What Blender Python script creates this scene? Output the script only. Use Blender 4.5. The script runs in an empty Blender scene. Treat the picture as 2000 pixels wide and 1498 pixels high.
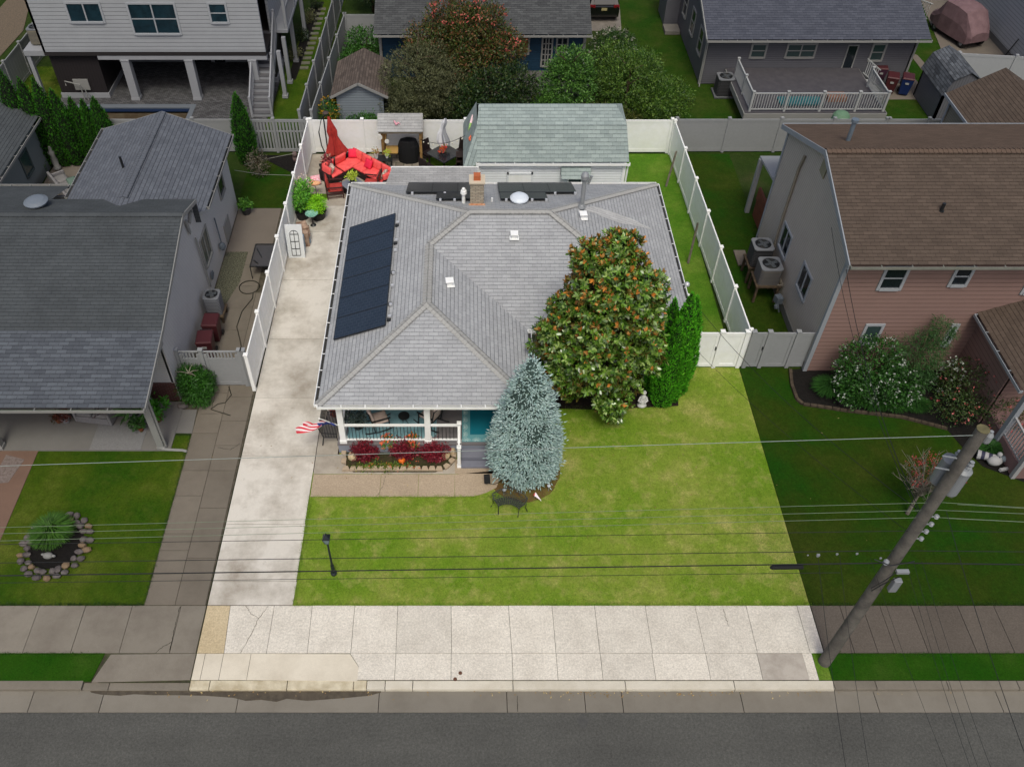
import bpy, math, random
import numpy as np
from mathutils import Vector, Matrix
R = math.radians
# ------------------------------------------------------------------ camera, world, sun, exposure
scn = bpy.context.scene
F_, CX, CY, VY, HC = 1700.0, 908.0, 749.0, -1078.0, 24.0      # calibrated from the photograph (2000 x 1498)
PITCH = math.atan((CY - VY) / F_)
cam = bpy.data.cameras.new('camera'); camo = bpy.data.objects.new('camera', cam)
scn.collection.objects.link(camo); scn.camera = camo
camo.location = (0, 0, HC); camo.rotation_euler = (math.pi/2 - PITCH, 0, 0)
cam.sensor_width = 36.0; cam.lens = 36.0 * F_ / 2000.0
cam.shift_x = (1000.0 - CX) / 2000.0; cam.shift_y = 0.0
cam.clip_start = 0.5; cam.clip_end = 2000
w = bpy.data.worlds.new('World'); scn.world = w; w.use_nodes = True
nt = w.node_tree; bg = nt.nodes['Background']
SUN_EL, SUN_AZ = R(60), R(179)                                 # azimuth from +Y clockwise
sky = nt.nodes.new('ShaderNodeTexSky'); sky.sky_type = 'NISHITA'; sky.sun_disc = False
sky.sun_elevation = SUN_EL; sky.sun_rotation = SUN_AZ; sky.air_density = 1.0; sky.dust_density = 6.0; sky.ozone_density = 1.0
nt.links.new(sky.outputs[0], bg.inputs[0]); bg.inputs[1].default_value = 0.135
sl = bpy.data.lights.new('sun', 'SUN'); so = bpy.data.objects.new('sun', sl); scn.collection.objects.link(so)
sl.energy = 1.45; sl.angle = R(15); sl.color = (0.985, 1.0, 0.87)
sd = Vector((math.sin(SUN_AZ)*math.cos(SUN_EL), math.cos(SUN_AZ)*math.cos(SUN_EL), math.sin(SUN_EL)))
so.rotation_euler = sd.to_track_quat('Z', 'Y').to_euler()
so.location = sd * 60
scn.view_settings.view_transform = 'Standard'; scn.view_settings.look = 'None'
scn.view_settings.exposure = -0.1; scn.view_settings.gamma = 1.0
# ------------------------------------------------------------------ measuring helpers (photo point + known height -> place)
_c, _s = math.cos(PITCH), math.sin(PITCH)
def ray(px, py):
    a = (px-CX)/F_; b = (py-CY)/F_
    return a, _c - b*_s, -_s - b*_c
def G(px, py, z=0.0):
    dx, dy, dz = ray(px, py); t = (z-HC)/dz
    return (dx*t, dy*t, z)
def GY(px, py, Y):
    dx, dy, dz = ray(px, py); t = Y/dy
    return (dx*t, Y, HC+dz*t)
def GX(px, py, X):
    dx, dy, dz = ray(px, py); t = X/dx
    return (X, dy*t, HC+dz*t)
# ------------------------------------------------------------------ mesh builder
COL = scn.collection
WL = {}
class MB:
    def __init__(s): s.v = []; s.f = []; s.uv = []; s.mi = []; s.m = 0
    def face(s, pts, uv=None):
        n = len(s.v); s.v += [tuple(p) for p in pts]; s.f.append(tuple(range(n, n+len(pts)))); s.uv.append(uv); s.mi.append(s.m); return s
    def box(s, x0, y0, z0, x1, y1, z1):
        return s.hexa([(x0,y0,z0),(x1,y0,z0),(x1,y1,z0),(x0,y1,z0),(x0,y0,z1),(x1,y0,z1),(x1,y1,z1),(x0,y1,z1)])
    def hexa(s, p):
        n = len(s.v); s.v += [tuple(q) for q in p]
        for f in ((3,2,1,0),(4,5,6,7),(0,1,5,4),(1,2,6,5),(2,3,7,6),(3,0,4,7)):
            s.f.append(tuple(n+i for i in f)); s.uv.append(None); s.mi.append(s.m)
        return s
    def obox(s, c, size, rz=0, tilt=0, ax='x'):
        M = Matrix.Translation(c) @ Matrix.Rotation(rz, 4, 'Z') @ Matrix.Rotation(tilt, 4, ax.upper())
        a, b, d = size[0]/2, size[1]/2, size[2]/2
        return s.hexa([M @ Vector(q) for q in ((-a,-b,-d),(a,-b,-d),(a,b,-d),(-a,b,-d),(-a,-b,d),(a,-b,d),(a,b,d),(-a,b,d))])
    def bar(s, p0, p1, w, h=None):
        p0 = Vector(p0); p1 = Vector(p1); h = h or w
        d = (p1-p0).normalized(); up = Vector((0,0,1)) if abs(d.z) < .95 else Vector((0,1,0))
        a = d.cross(up).normalized()*w/2; b = a.cross(d).normalized()*h/2
        return s.hexa([p0-a-b, p0+a-b, p0+a+b, p0-a+b, p1-a-b, p1+a-b, p1+a+b, p1-a+b])
    def cyl(s, p0, p1, r0, r1=None, n=12, cap=True):
        p0 = Vector(p0); p1 = Vector(p1); r1 = r0 if r1 is None else r1
        d = (p1-p0).normalized(); up = Vector((0,0,1)) if abs(d.z) < .9 else Vector((1,0,0))
        a = d.cross(up).normalized(); b = a.cross(d)
        k = len(s.v)
        for P, r in ((p0, r0), (p1, r1)):
            for i in range(n):
                t = 2*math.pi*i/n; s.v.append(tuple(P + a*(r*math.cos(t)) + b*(r*math.sin(t))))
        for i in range(n):
            j = (i+1) % n; s.f.append((k+i, k+n+i, k+n+j, k+j)); s.uv.append(None); s.mi.append(s.m)
        if cap:
            s.f.append(tuple(k+i for i in range(n))); s.uv.append(None); s.mi.append(s.m)
            s.f.append(tuple(k+n+i for i in reversed(range(n)))); s.uv.append(None); s.mi.append(s.m)
        return s
    def tube(s, pts, r, n=6):
        pts = [Vector(p) for p in pts]; k = len(s.v)
        for i, p in enumerate(pts):
            d = (pts[min(i+1, len(pts)-1)] - pts[max(i-1, 0)]).normalized()
            up = Vector((0,0,1)) if abs(d.z) < .95 else Vector((1,0,0))
            a = d.cross(up).normalized(); b = a.cross(d)
            rr = r[i] if isinstance(r, (list, tuple)) else r
            for j in range(n):
                t = 2*math.pi*j/n; s.v.append(tuple(p + a*(rr*math.cos(t)) + b*(rr*math.sin(t))))
        for i in range(len(pts)-1):
            for j in range(n):
                l = (j+1) % n; s.f.append((k+i*n+j, k+(i+1)*n+j, k+(i+1)*n+l, k+i*n+l)); s.uv.append(None); s.mi.append(s.m)
        s.f.append(tuple(k+j for j in range(n))); s.uv.append(None); s.mi.append(s.m)
        e = k+(len(pts)-1)*n; s.f.append(tuple(e+j for j in reversed(range(n)))); s.uv.append(None); s.mi.append(s.m)
        return s
    def lathe(s, prof, c, n=16, sx=1, sy=1, wob=0, seed=1):
        rg = random.Random(seed); k = len(s.v); c = Vector(c)
        for (r, z) in prof:
            for j in range(n):
                t = 2*math.pi*j/n; q = 1 + wob*rg.uniform(-1, 1)
                s.v.append((c.x + r*sx*q*math.cos(t), c.y + r*sy*q*math.sin(t), c.z + z))
        for i in range(len(prof)-1):
            for j in range(n):
                l = (j+1) % n; s.f.append((k+i*n+j, k+i*n+l, k+(i+1)*n+l, k+(i+1)*n+j)); s.uv.append(None); s.mi.append(s.m)
        s.f.append(tuple(k+j for j in reversed(range(n)))); s.uv.append(None); s.mi.append(s.m)
        e = k+(len(prof)-1)*n; s.f.append(tuple(e+j for j in range(n))); s.uv.append(None); s.mi.append(s.m)
        return s
    def ball(s, c, rx, ry=None, rz=None, n=12, wob=0, seed=1):
        ry = ry or rx; rz = rz or rx; m = max(5, n//2)
        prof = [(math.sin(math.pi*(i+.02)/(m+.04))*1.0, -math.cos(math.pi*(i+.02)/(m+.04))*rz) for i in range(m+1)]
        return s.lathe(prof, c, n, rx, ry, wob, seed)
    def prism(s, poly, z0, z1):
        n = len(poly); k = len(s.v)
        ar = sum(poly[i][0]*poly[(i+1) % n][1]-poly[(i+1) % n][0]*poly[i][1] for i in range(n))
        if ar < 0: poly = poly[::-1]
        for z in (z0, z1): s.v += [(p[0], p[1], z) for p in poly]
        s.f.append(tuple(k+i for i in reversed(range(n)))); s.f.append(tuple(k+n+i for i in range(n)))
        for i in range(n):
            j = (i+1) % n; s.f.append((k+i, k+j, k+n+j, k+n+i))
        for _ in range(n+2): s.uv.append(None); s.mi.append(s.m)
        return s
    def slope(s, pts, uvscale=1.0):
        """roof plane: pts[0]->pts[1] runs along the eave; UV in metres (u along, v up the slope)"""
        P = [Vector(p) for p in pts]; u = (P[1]-P[0]).normalized()
        nrm = Vector((0,0,0))
        for i in range(len(P)): nrm += P[i].cross(P[(i+1) % len(P)])
        nrm.normalize()
        if nrm.z < 0: P = P[::-1]; nrm = -nrm
        vv = nrm.cross(u)
        if vv.z < 0: vv = -vv
        o = Vector(pts[0])
        s.face(P, [((p-o).dot(u)*uvscale + .037*abs(o.x), (p-o).dot(vv)*uvscale) for p in P]); return s
def autouv(vs):
    P = [Vector(p) for p in vs]; nr = Vector((0,0,0))
    for i in range(len(P)): nr += P[i].cross(P[(i+1) % len(P)])
    if nr.length > 0: nr.normalize()
    if abs(nr.z) > .7: return [(p.x, p.y) for p in P]
    if abs(nr.x) > abs(nr.y): return [(p.y, p.z) for p in P]
    return [(p.x, p.z) for p in P]
def setp(o, label=None, cat=None, group=None, kind=None):
    if label: o['label'] = label
    if cat: o['category'] = cat
    if group: o['group'] = group
    if kind: o['kind'] = kind
    return o
def build(mb, name, mat, parent=None, label=None, cat=None, group=None, kind=None, smooth=False, bevel=0):
    me = bpy.data.meshes.new(name)
    off = Vector((0,0,0))
    if parent is None and kind != 'structure' and len(mb.v):
        a = np.array(mb.v); off = Vector(((a[:,0].min()+a[:,0].max())/2, (a[:,1].min()+a[:,1].max())/2, a[:,2].min()))
        vv = (a - np.array(off)).tolist()
    else: vv = mb.v
    me.from_pydata(vv, [], mb.f)
    ul = me.uv_layers.new(name='UVMap')
    flat = []
    for f, uv in zip(mb.f, mb.uv): flat += (uv if uv else autouv([mb.v[i] for i in f]))
    ul.data.foreach_set('uv', np.array(flat, dtype=np.float32).ravel())
    for m_ in (mat if isinstance(mat, (list, tuple)) else [mat]): me.materials.append(m_)
    if any(mb.mi): me.polygons.foreach_set('material_index', mb.mi)
    if smooth: me.polygons.foreach_set('use_smooth', [True]*len(mb.f))
    me.update()
    return place(me, name, off, parent, label, cat, group, kind, bevel)
def place(me, name, off, parent, label, cat, group, kind, bevel=0):
    o = bpy.data.objects.new(name, me); COL.objects.link(o)
    if parent is not None:
        o.parent = parent; o.matrix_parent_inverse = Matrix.Translation(-WL.get(parent.name, Vector((0,0,0))))
        WL[o.name] = Vector((0,0,0))
    else:
        o.location = off; WL[o.name] = off.copy()
    if bevel:
        b = o.modifiers.new('bevel', 'BEVEL'); b.width = bevel; b.segments = 2; b.limit_method = 'ANGLE'
    return setp(o, label, cat, group, kind)
def thing(name, label, cat, loc=(0,0,0), group=None):
    o = bpy.data.objects.new(name, None); o.empty_display_size = .3; COL.objects.link(o)
    o.location = loc; WL[o.name] = Vector(loc)
    return setp(o, label, cat, group)
def copy_thing(o, loc=None, rz=0, label=None, scale=None):
    def rec(a, par):
        c = a.copy(); COL.objects.link(c)
        if par is not None: c.parent = par
        for ch in [k for k in a.children]: rec(ch, c)
        return c
    c = rec(o, None)
    if loc is not None: c.location = loc
    c.rotation_euler = (0, 0, rz)
    if scale: c.scale = (scale,)*3
    if label: c['label'] = label
    return c
# ------------------------------------------------------------------ materials
def lin(c):
    c = c/255.0
    return c/12.92 if c <= .04045 else ((c+.055)/1.055)**2.4
KEXP = 1.0
def S(rgb, k=1.0): return tuple(min(.9, lin(c)*k/KEXP) for c in rgb) + (1.0,)
def newmat(name, rough=.8, metal=0.0, spec=.3):
    m = bpy.data.materials.new(name); m.use_nodes = True; nt = m.node_tree
    b = nt.nodes['Principled BSDF']; b.inputs['Roughness'].default_value = rough; b.inputs['Metallic'].default_value = metal
    b.inputs['Specular IOR Level'].default_value = spec
    return m, nt, b
def N(nt, t, **kw):
    n = nt.nodes.new(t)
    for k, v in kw.items():
        if k in n.inputs: n.inputs[k].default_value = v
        else: setattr(n, k, v)
    return n
def noise(nt, scale, detail=3, rough=.55, vec=None, stretch=None):
    n = N(nt, 'ShaderNodeTexNoise'); n.inputs['Scale'].default_value = scale; n.inputs['Detail'].default_value = detail; n.inputs['Roughness'].default_value = rough
    g = N(nt, 'ShaderNodeNewGeometry') if vec is None else None
    src = g.outputs['Position'] if g else vec
    if stretch:
        mp = N(nt, 'ShaderNodeMapping'); mp.inputs['Scale'].default_value = stretch; nt.links.new(src, mp.inputs[0]); src = mp.outputs[0]
    nt.links.new(src, n.inputs['Vector']); return n.outputs['Fac']
def ramp(nt, fac, stops):
    r = N(nt, 'ShaderNodeValToRGB'); e = r.color_ramp.elements
    while len(e) > 1: e.remove(e[-1])
    e[0].position = stops[0][0]; e[0].color = stops[0][1]
    for p, c in stops[1:]: q = e.new(p); q.color = c
    nt.links.new(fac, r.inputs[0]); return r.outputs['Color']
def mixc(nt, fac, a, b, mode='MIX'):
    m = N(nt, 'ShaderNodeMix'); m.data_type = 'RGBA'; m.blend_type = mode
    for k, x in ((0, fac), (6, a), (7, b)):
        if hasattr(x, 'links') or hasattr(x, 'is_linked'): nt.links.new(x, m.inputs[k])
        else: m.inputs[k].default_value = x
    return m.outputs[2]
def mul(nt, c, lo, hi, fac):
    return mixc(nt, 1.0, c, ramp(nt, fac, [(.25, (lo,)*3+(1,)), (.75, (hi,)*3+(1,))]), 'MULTIPLY')
def bump(nt, b, h, dist, strength=1.0):
    n = N(nt, 'ShaderNodeBump'); n.inputs['Distance'].default_value = dist; n.inputs['Strength'].default_value = strength
    nt.links.new(h, n.inputs['Height']); nt.links.new(n.outputs[0], b.inputs['Normal'])
MC = {}
def mat(name, rgb, rgb2=None, scale=2.0, var=.1, fine=30, rough=.7, metal=0.0, spec=.3, bmp=0.0, k=1.0):
    if name in MC: return MC[name]
    m, nt, b = newmat(name, rough, metal, spec)
    c1 = S(rgb, k); c2 = S(rgb2, k) if rgb2 else c1
    col = mixc(nt, noise(nt, scale), c1, c2) if rgb2 else mixc(nt, 0.0, c1, c1)
    if rgb2:
        col = ramp(nt, noise(nt, scale, 5), [(.35, c1), (.65, c2)])
    if var: col = mul(nt, col, 1-var, 1+var, noise(nt, fine, 3)); col = mul(nt, col, 1-var*.7, 1+var*.7, noise(nt, scale*.7+.3, 4))
    nt.links.new(col, b.inputs['Base Color'])
    if bmp: bump(nt, b, noise(nt, fine*1.7, 3), bmp)
    MC[name] = m; return m
def UVn(nt): return N(nt, 'ShaderNodeUVMap').outputs[0]
def shingles(name, a, b_, gap, w=.32, h=.145, weather=.12, k=1.0, spots=None):
    m, nt, b = newmat(name, .9, 0, .15); uv = UVn(nt)
    br = N(nt, 'ShaderNodeTexBrick'); br.inputs['Scale'].default_value = 1.0
    br.inputs['Color1'].default_value = S(a, k); br.inputs['Color2'].default_value = S(b_, k); br.inputs['Mortar'].default_value = S(gap, k)
    br.inputs['Mortar Size'].default_value = .006; br.inputs['Mortar Smooth'].default_value = .6; br.inputs['Brick Width'].default_value = w; br.inputs['Row Height'].default_value = h
    br.inputs['Bias'].default_value = -.1
    nt.links.new(uv, br.inputs['Vector'])
    c = mul(nt, br.outputs['Color'], 1-weather, 1+weather, noise(nt, .9, 5, .6))
    c = mul(nt, c, .92, 1.08, noise(nt, 4, 5, .7)); c = mul(nt, c, .84, 1.16, noise(nt, 38, 3, .7))
    if spots: c = mixc(nt, ramp(nt, noise(nt, 1.7, 6, .7), [(.56, (0,0,0,1)), (.72, (.75,.75,.75,1))]), c, S(spots, k))
    # saw-tooth: each course lies on the one below
    sx = N(nt, 'ShaderNodeSeparateXYZ'); nt.links.new(uv, sx.inputs[0])
    d = N(nt, 'ShaderNodeMath', operation='DIVIDE'); d.inputs[1].default_value = h; nt.links.new(sx.outputs[1], d.inputs[0])
    fr = N(nt, 'ShaderNodeMath', operation='FRACT'); nt.links.new(d.outputs[0], fr.inputs[0])
    wob = ramp(nt, noise(nt, 9, 3, .7), [(.35, (.25,)*3+(1,)), (.62, (1,1,1,1))])                     # butt edges: uneven shadow line under each course, put into the colour
    ln = mixc(nt, 1.0, ramp(nt, fr.outputs[0], [(0, (1,1,1,1)), (.13, (.8,.8,.8,1)), (.2, (0,0,0,1)), (1, (0,0,0,1))]), wob, 'MULTIPLY')
    c = mixc(nt, ln, c, S(gap, k)); nt.links.new(c, b.inputs['Base Color'])
    iv = N(nt, 'ShaderNodeMath', operation='SUBTRACT'); iv.inputs[0].default_value = 1.0; nt.links.new(fr.outputs[0], iv.inputs[1])
    ad = N(nt, 'ShaderNodeMath', operation='MULTIPLY'); nt.links.new(iv.outputs[0], ad.inputs[0]); nt.links.new(ramp(nt, br.outputs['Fac'], [(0,(1,1,1,1)),(1,(.2,.2,.2,1))]), ad.inputs[1])
    bump(nt, b, ad.outputs[0], .012, .9)
    MC[name] = m; return m
def siding(name, rgb, pitch=.115, k=1.0, axis=1, depth=.02, var=.05):
    m, nt, b = newmat(name, .55, 0, .3); uv = UVn(nt)
    sx = N(nt, 'ShaderNodeSeparateXYZ'); nt.links.new(uv, sx.inputs[0])
    d = N(nt, 'ShaderNodeMath', operation='DIVIDE'); d.inputs[1].default_value = pitch; nt.links.new(sx.outputs[axis], d.inputs[0])
    fr = N(nt, 'ShaderNodeMath', operation='FRACT'); nt.links.new(d.outputs[0], fr.inputs[0])
    col = ramp(nt, fr.outputs[0], [(0.0, S(rgb, k*.5)), (.10, S(rgb, k*.62)), (.17, S(rgb, k)), (1.0, S(rgb, k))])   # shade line of each lap, painted into the colour
    col = mul(nt, col, 1-var, 1+var, noise(nt, 1.2, 4)); col = mul(nt, col, 1-var*.6, 1+var*.6, noise(nt, 22, 3))
    nt.links.new(col, b.inputs['Base Color'])
    iv = N(nt, 'ShaderNodeMath', operation='SUBTRACT'); iv.inputs[0].default_value = 1.0; nt.links.new(fr.outputs[0], iv.inputs[1])
    bump(nt, b, iv.outputs[0], depth, .7)
    MC[name] = m; return m
def bricks(name, a, b_, gap, w=.2, h=.07, k=1.0, mort=.01, weather=.12):
    m, nt, b = newmat(name, .9, 0, .2); uv = UVn(nt)
    br = N(nt, 'ShaderNodeTexBrick'); br.inputs['Scale'].default_value = 1.0
    br.inputs['Color1'].default_value = S(a, k); br.inputs['Color2'].default_value = S(b_, k); br.inputs['Mortar'].default_value = S(gap, k)
    br.inputs['Mortar Size'].default_value = mort; br.inputs['Brick Width'].default_value = w; br.inputs['Row Height'].default_value = h
    nt.links.new(uv, br.inputs['Vector'])
    c = mul(nt, br.outputs['Color'], 1-weather, 1+weather, noise(nt, 1.3, 5, .6)); c = mul(nt, c, .9, 1.1, noise(nt, 40, 3))
    nt.links.new(c, b.inputs['Base Color']); bump(nt, b, br.outputs['Fac'], -.006, .8)
    MC[name] = m; return m
def grass(name, g1, g2, g3, k=1.0, patch=.33, dry=.6):
    m, nt, b = newmat(name, .95, 0, .1)
    c = ramp(nt, noise(nt, patch, 6, .62), [(.36, S(g1, k)), (.55, S(g2, k)), (.74, S(g3, k))])
    c2 = mixc(nt, ramp(nt, noise(nt, 1.6, 5, .65), [(.5, (0,0,0,1)), (.8, (dry,)*3+(1,))]), c, S(g3, k))
    c2 = mul(nt, c2, .62, 1.38, noise(nt, 17, 5, .75)); c2 = mul(nt, c2, .7, 1.3, noise(nt, 48, 3, .7)); c2 = mul(nt, c2, .86, 1.14, noise(nt, 4.5, 4, .7))
    nt.links.new(c2, b.inputs['Base Color']); bump(nt, b, noise(nt, 60, 4, .7), .03, 1.0)
    MC[name] = m; return m
def concrete(name, a, stain, k=1.0, amt=.5, grit=.10, sscale=.8, gscale=45, streak=None):
    m, nt, b = newmat(name, .9, 0, .2)
    f = ramp(nt, noise(nt, sscale, 7, .68), [(.42, (0,0,0,1)), (.72, (amt,)*3+(1,))])
    c = mixc(nt, f, S(a, k), S(stain, k)); c = mul(nt, c, 1-grit, 1+grit, noise(nt, gscale, 3, .7)); c = mul(nt, c, 1-grit*.35, 1+grit*.35, noise(nt, 7, 5, .7)); c = mul(nt, c, 1-grit*.6, 1+grit*.6, noise(nt, gscale*2.1, 2, .6))
    c = mixc(nt, ramp(nt, noise(nt, 3.1, 8, .75), [(.6, (0,0,0,1)), (.72, (amt*.6,)*3+(1,))]), c, S(stain, k))
    gi = N(nt, 'ShaderNodeNewGeometry'); c = mul(nt, c, .955, 1.045, gi.outputs['Random Per Island'])
    if streak: c = mul(nt, c, .9, 1.1, noise(nt, 1.0, 5, .6, stretch=streak))
    nt.links.new(c, b.inputs['Base Color']); bump(nt, b, noise(nt, gscale, 4, .7), .006, .8)
    MC[name] = m; return m
def leafm(name, cols, k=1.0, rough=.5, back=None, spec=.35, sc=1.3, amp=.25):
    m, nt, b = newmat(name, rough, 0, spec)
    g = N(nt, 'ShaderNodeNewGeometry'); n = len(cols)
    c = ramp(nt, g.outputs['Random Per Island'], [(i/max(1, n-1), S(q, k)) for i, q in enumerate(cols)])
    c = mul(nt, c, 1-amp, 1+amp, noise(nt, sc, 3))
    if back: c = mixc(nt, g.outputs['Backfacing'], c, S(back, k))
    nt.links.new(c, b.inputs['Base Color'])
    MC[name] = m; return m
# ------------------------------------------------------------------ foliage
def mesh_np(V, Fc, name, mt, parent=None, label=None, cat=None, group=None, kind=None, smooth=False):
    V = np.asarray(V, dtype=np.float64); n = Fc.shape[1]
    off = Vector((0,0,0))
    if parent is None:
        off = Vector(((V[:,0].min()+V[:,0].max())/2, (V[:,1].min()+V[:,1].max())/2, V[:,2].min())); V = V - np.array(off)
    me = bpy.data.meshes.new(name); me.vertices.add(len(V)); me.vertices.foreach_set('co', V.astype(np.float32).ravel())
    me.loops.add(Fc.size); me.loops.foreach_set('vertex_index', Fc.astype(np.int32).ravel())
    me.polygons.add(len(Fc)); me.polygons.foreach_set('loop_start', np.arange(len(Fc), dtype=np.int32)*n)
    try: me.polygons.foreach_set('loop_total', np.full(len(Fc), n, dtype=np.int32))
    except Exception: pass
    me.materials.append(mt); me.update(calc_edges=True); me.validate()
    if smooth: me.polygons.foreach_set('use_smooth', [True]*len(me.polygons))
    return place(me, name, off, parent, label, cat, group, kind)
def nz(a): return a/np.maximum(1e-9, np.linalg.norm(a, axis=1, keepdims=True))
def leafquads(C, D, U, L, W):
    D = nz(D); Sd = nz(np.cross(D, U)); L = np.reshape(L, (-1,1)); W = np.reshape(W, (-1,1)); n = len(C)
    V = np.stack([C, C+D*L*.5+Sd*W*.5, C+D*L, C+D*L*.5-Sd*W*.5], 1).reshape(-1,3)
    return V, np.arange(n*4).reshape(-1,4)
def leafhex(C, D, U, L, W):
    D = nz(D); Sd = nz(np.cross(D, U)); Nn = np.cross(Sd, D); L = np.reshape(L, (-1,1)); W = np.reshape(W, (-1,1)); n = len(C)
    V = np.stack([C, C+D*L*.3+Sd*W*.45, C+D*L*.7+Sd*W*.42-Nn*L*.02, C+D*L-Nn*L*.06, C+D*L*.7-Sd*W*.42-Nn*L*.02, C+D*L*.3-Sd*W*.45], 1).reshape(-1,3)
    return V, np.arange(n*6).reshape(-1,6)
def blobpts(rg, blobs, n, shell=.3, zmin=.05):
    B = np.array(blobs, float); wt = (B[:,3]*B[:,4]+B[:,4]*B[:,5]+B[:,3]*B[:,5]); wt /= wt.sum()
    P = []; O = []
    while len(P) < n:
        i = rg.choice(len(B), size=n, p=wt); d = nz(rg.normal(size=(n,3))); b = B[i]
        r = 1 - shell*rg.random((n,1))**1.6
        p = b[:,:3] + d*b[:,3:6]*r; o = nz(d/b[:,3:6])
        ok = p[:,2] > zmin
        for j in range(len(B)):
            q = ((p-B[j,:3])/B[j,3:6]); ok &= ~((q*q).sum(1) < (1-shell*1.3)**2)
        P += list(p[ok]); O += list(o[ok])
    return np.array(P[:n]), np.array(O[:n])
def foliage(name, blobs, nclump, per, cr, L, W, mt, parent=None, seed=1, shell=.3, outw=.7, upw=.5, zmin=.05, **kw):
    rg = np.random.default_rng(seed); P, O = blobpts(rg, blobs, nclump, shell, zmin)
    n = nclump*per; C = np.repeat(P, per, 0) + rg.normal(size=(n,3))*cr; Oo = np.repeat(O, per, 0)
    D = nz(Oo*outw + rg.normal(size=(n,3))*.6 + np.array([0,0,upw*.5]))
    U = nz(Oo + rg.normal(size=(n,3))*.45 + np.array([0,0,upw]))
    C[:,2] = np.maximum(C[:,2], .02)
    V, Fc = leafquads(C, D, U, L*rg.uniform(.6, 1.3, n), W*rg.uniform(.6, 1.3, n))
    return mesh_np(V, Fc, name, mt, parent, **kw)
def blades(name, center, rx, ry, h, n, mt, parent=None, seed=1, lean=.8, w=.02, z0=0, **kw):
    """arching grass tuft: each blade bends outwards"""
    rg = np.random.default_rng(seed); a = rg.uniform(0, 2*math.pi, n); q = np.sqrt(rg.random(n))
    bx = center[0]+rx*.35*q*np.cos(a); by = center[1]+ry*.35*q*np.sin(a)
    dr = np.stack([np.cos(a)*rx, np.sin(a)*ry, np.zeros(n)], 1)*(.3+.7*q)[:,None]*lean
    hh = h*rg.uniform(.6, 1.1, n)*(1.05-.45*q)
    b = np.stack([bx, by, np.full(n, z0)], 1); m1 = b + dr*.35; m1[:,2] += hh*.8; t = b + dr*.85; t[:,2] += hh*.75
    sd = np.stack([-np.sin(a), np.cos(a), np.zeros(n)], 1)*w/2
    V = np.stack([b-sd, b+sd, m1+sd, m1-sd, t-sd*.3, t+sd*.3], 1).reshape(-1,3)
    k = np.arange(n)[:,None]*6
    Fc = np.concatenate([k+np.array([[0,1,2,3]]), k+np.array([[3,2,5,4]])], 0)
    return mesh_np(V, Fc, name, mt, parent, **kw)
def trunk(parent, base, top, r0, r1, mt, nb=5, spread=1.0, seed=1, name='trunk'):
    rg = random.Random(seed); mb = MB(); b = Vector(base); t = Vector(top)
    pts = [b.lerp(t, f) + Vector((rg.uniform(-1,1), rg.uniform(-1,1), 0))*.06*f for f in (0,.25,.5,.75,1)]
    mb.tube(pts, [r0+(r1-r0)*f for f in (0,.25,.5,.75,1)], 8)
    for i in range(nb):
        f = rg.uniform(.35, .95); p = b.lerp(t, f); a = 2*math.pi*(i/nb)+rg.uniform(-.3,.3)
        e = p + Vector((math.cos(a)*spread, math.sin(a)*spread, (t.z-b.z)*rg.uniform(.15,.4)))
        mb.tube([p, p.lerp(e, .5)+Vector((0,0,.1*spread)), e], [r0*.45, r0*.3, r0*.12], 5)
    return build(mb, name, mt, parent, smooth=True)
# ------------------------------------------------------------------ palette (base colours outside the lot are darkened to carry its dimming)
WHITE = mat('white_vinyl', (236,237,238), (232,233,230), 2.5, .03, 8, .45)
WHITE_D = mat('dimmed_vinyl', (138,140,142), var=.04, fine=8, rough=.5)  # darkened copy of the white vinyl, dimming outside the lot put into the colour
GREY_D = mat('grey_trim', (112,114,118), var=.04, rough=.5)
DARK = mat('black_metal', (26,28,30), var=.1, rough=.45, spec=.5)
BLACK = mat('black_cover', (20,21,24), var=.15, rough=.75, bmp=.004)
GLASS = mat('dark_glass', (38,48,56), var=.06, rough=.08, spec=.8)
GLASS_D = mat('dim_glass', (24,32,38), var=.06, rough=.1, spec=.5)
GLASS_G = mat('greenish_glass', (50,66,66), var=.08, rough=.12, spec=.5)
WOOD = mat('timber', (150,118,72), (120,92,55), 3, .15, 40, .8)
WOOD_G = mat('grey_timber', (118,110,98), (88,82,72), 4, .18, 50, .9, bmp=.004)
TERRA = mat('terracotta', (176,98,62), var=.1)
DIRT = mat('mulch', (44,33,27), (26,20,17), 9, .35, 45, .95, bmp=.03)
MULCH_D = mat('dark_mulch', (24,21,19), (14,12,11), 9, .35, 45, .95, bmp=.03)
SOIL_W = mat('bark', (84,70,54), (60,50,40), 6, .2, 40, .9, bmp=.01)
STEEL = mat('galvanised', (150,153,156), var=.08, rough=.4, metal=.3)
ALU = mat('silver_metal', (196,198,202), var=.05, rough=.35, metal=.3)
ROOF = shingles('light_grey_shingles', (161,163,166), (150,152,155), (113,115,118), spots=None, weather=.09, k=1.0)
ROOF2 = shingles('flat_grey_shingles', (160,160,160), (148,148,148), (120,120,120), weather=.16)
ROOF_L = shingles('slate_shingles', (72,76,79), (67,71,74), (48,51,54), weather=.18)
ROOF_L2 = shingles('blue_grey_shingles', (96,100,108), (84,88,96), (62,65,72), w=.28, h=.16, weather=.08)
ROOF_R = shingles('brown_shingles', (86,75,67), (76,66,59), (54,45,39), weather=.10)
ROOF_R2 = shingles('tan_brown_shingles', (94,79,69), (84,71,62), (64,53,46), weather=.10)
ROOF_S = shingles('sage_shingles', (148,160,158), (130,142,141), (96,107,108), w=.36, h=.17, weather=.07)
ROOF_B = shingles('charcoal_shingles', (80,82,83), (64,65,67), (42,43,45), weather=.16)
ROOF_GR = shingles('navy_grey_shingles', (78,81,91), (66,69,79), (44,46,55), w=.34, h=.17, weather=.06)
ROOF_SH = shingles('worn_brown_shingles', (98,88,82), (76,68,64), (50,45,43), weather=.14)
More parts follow.
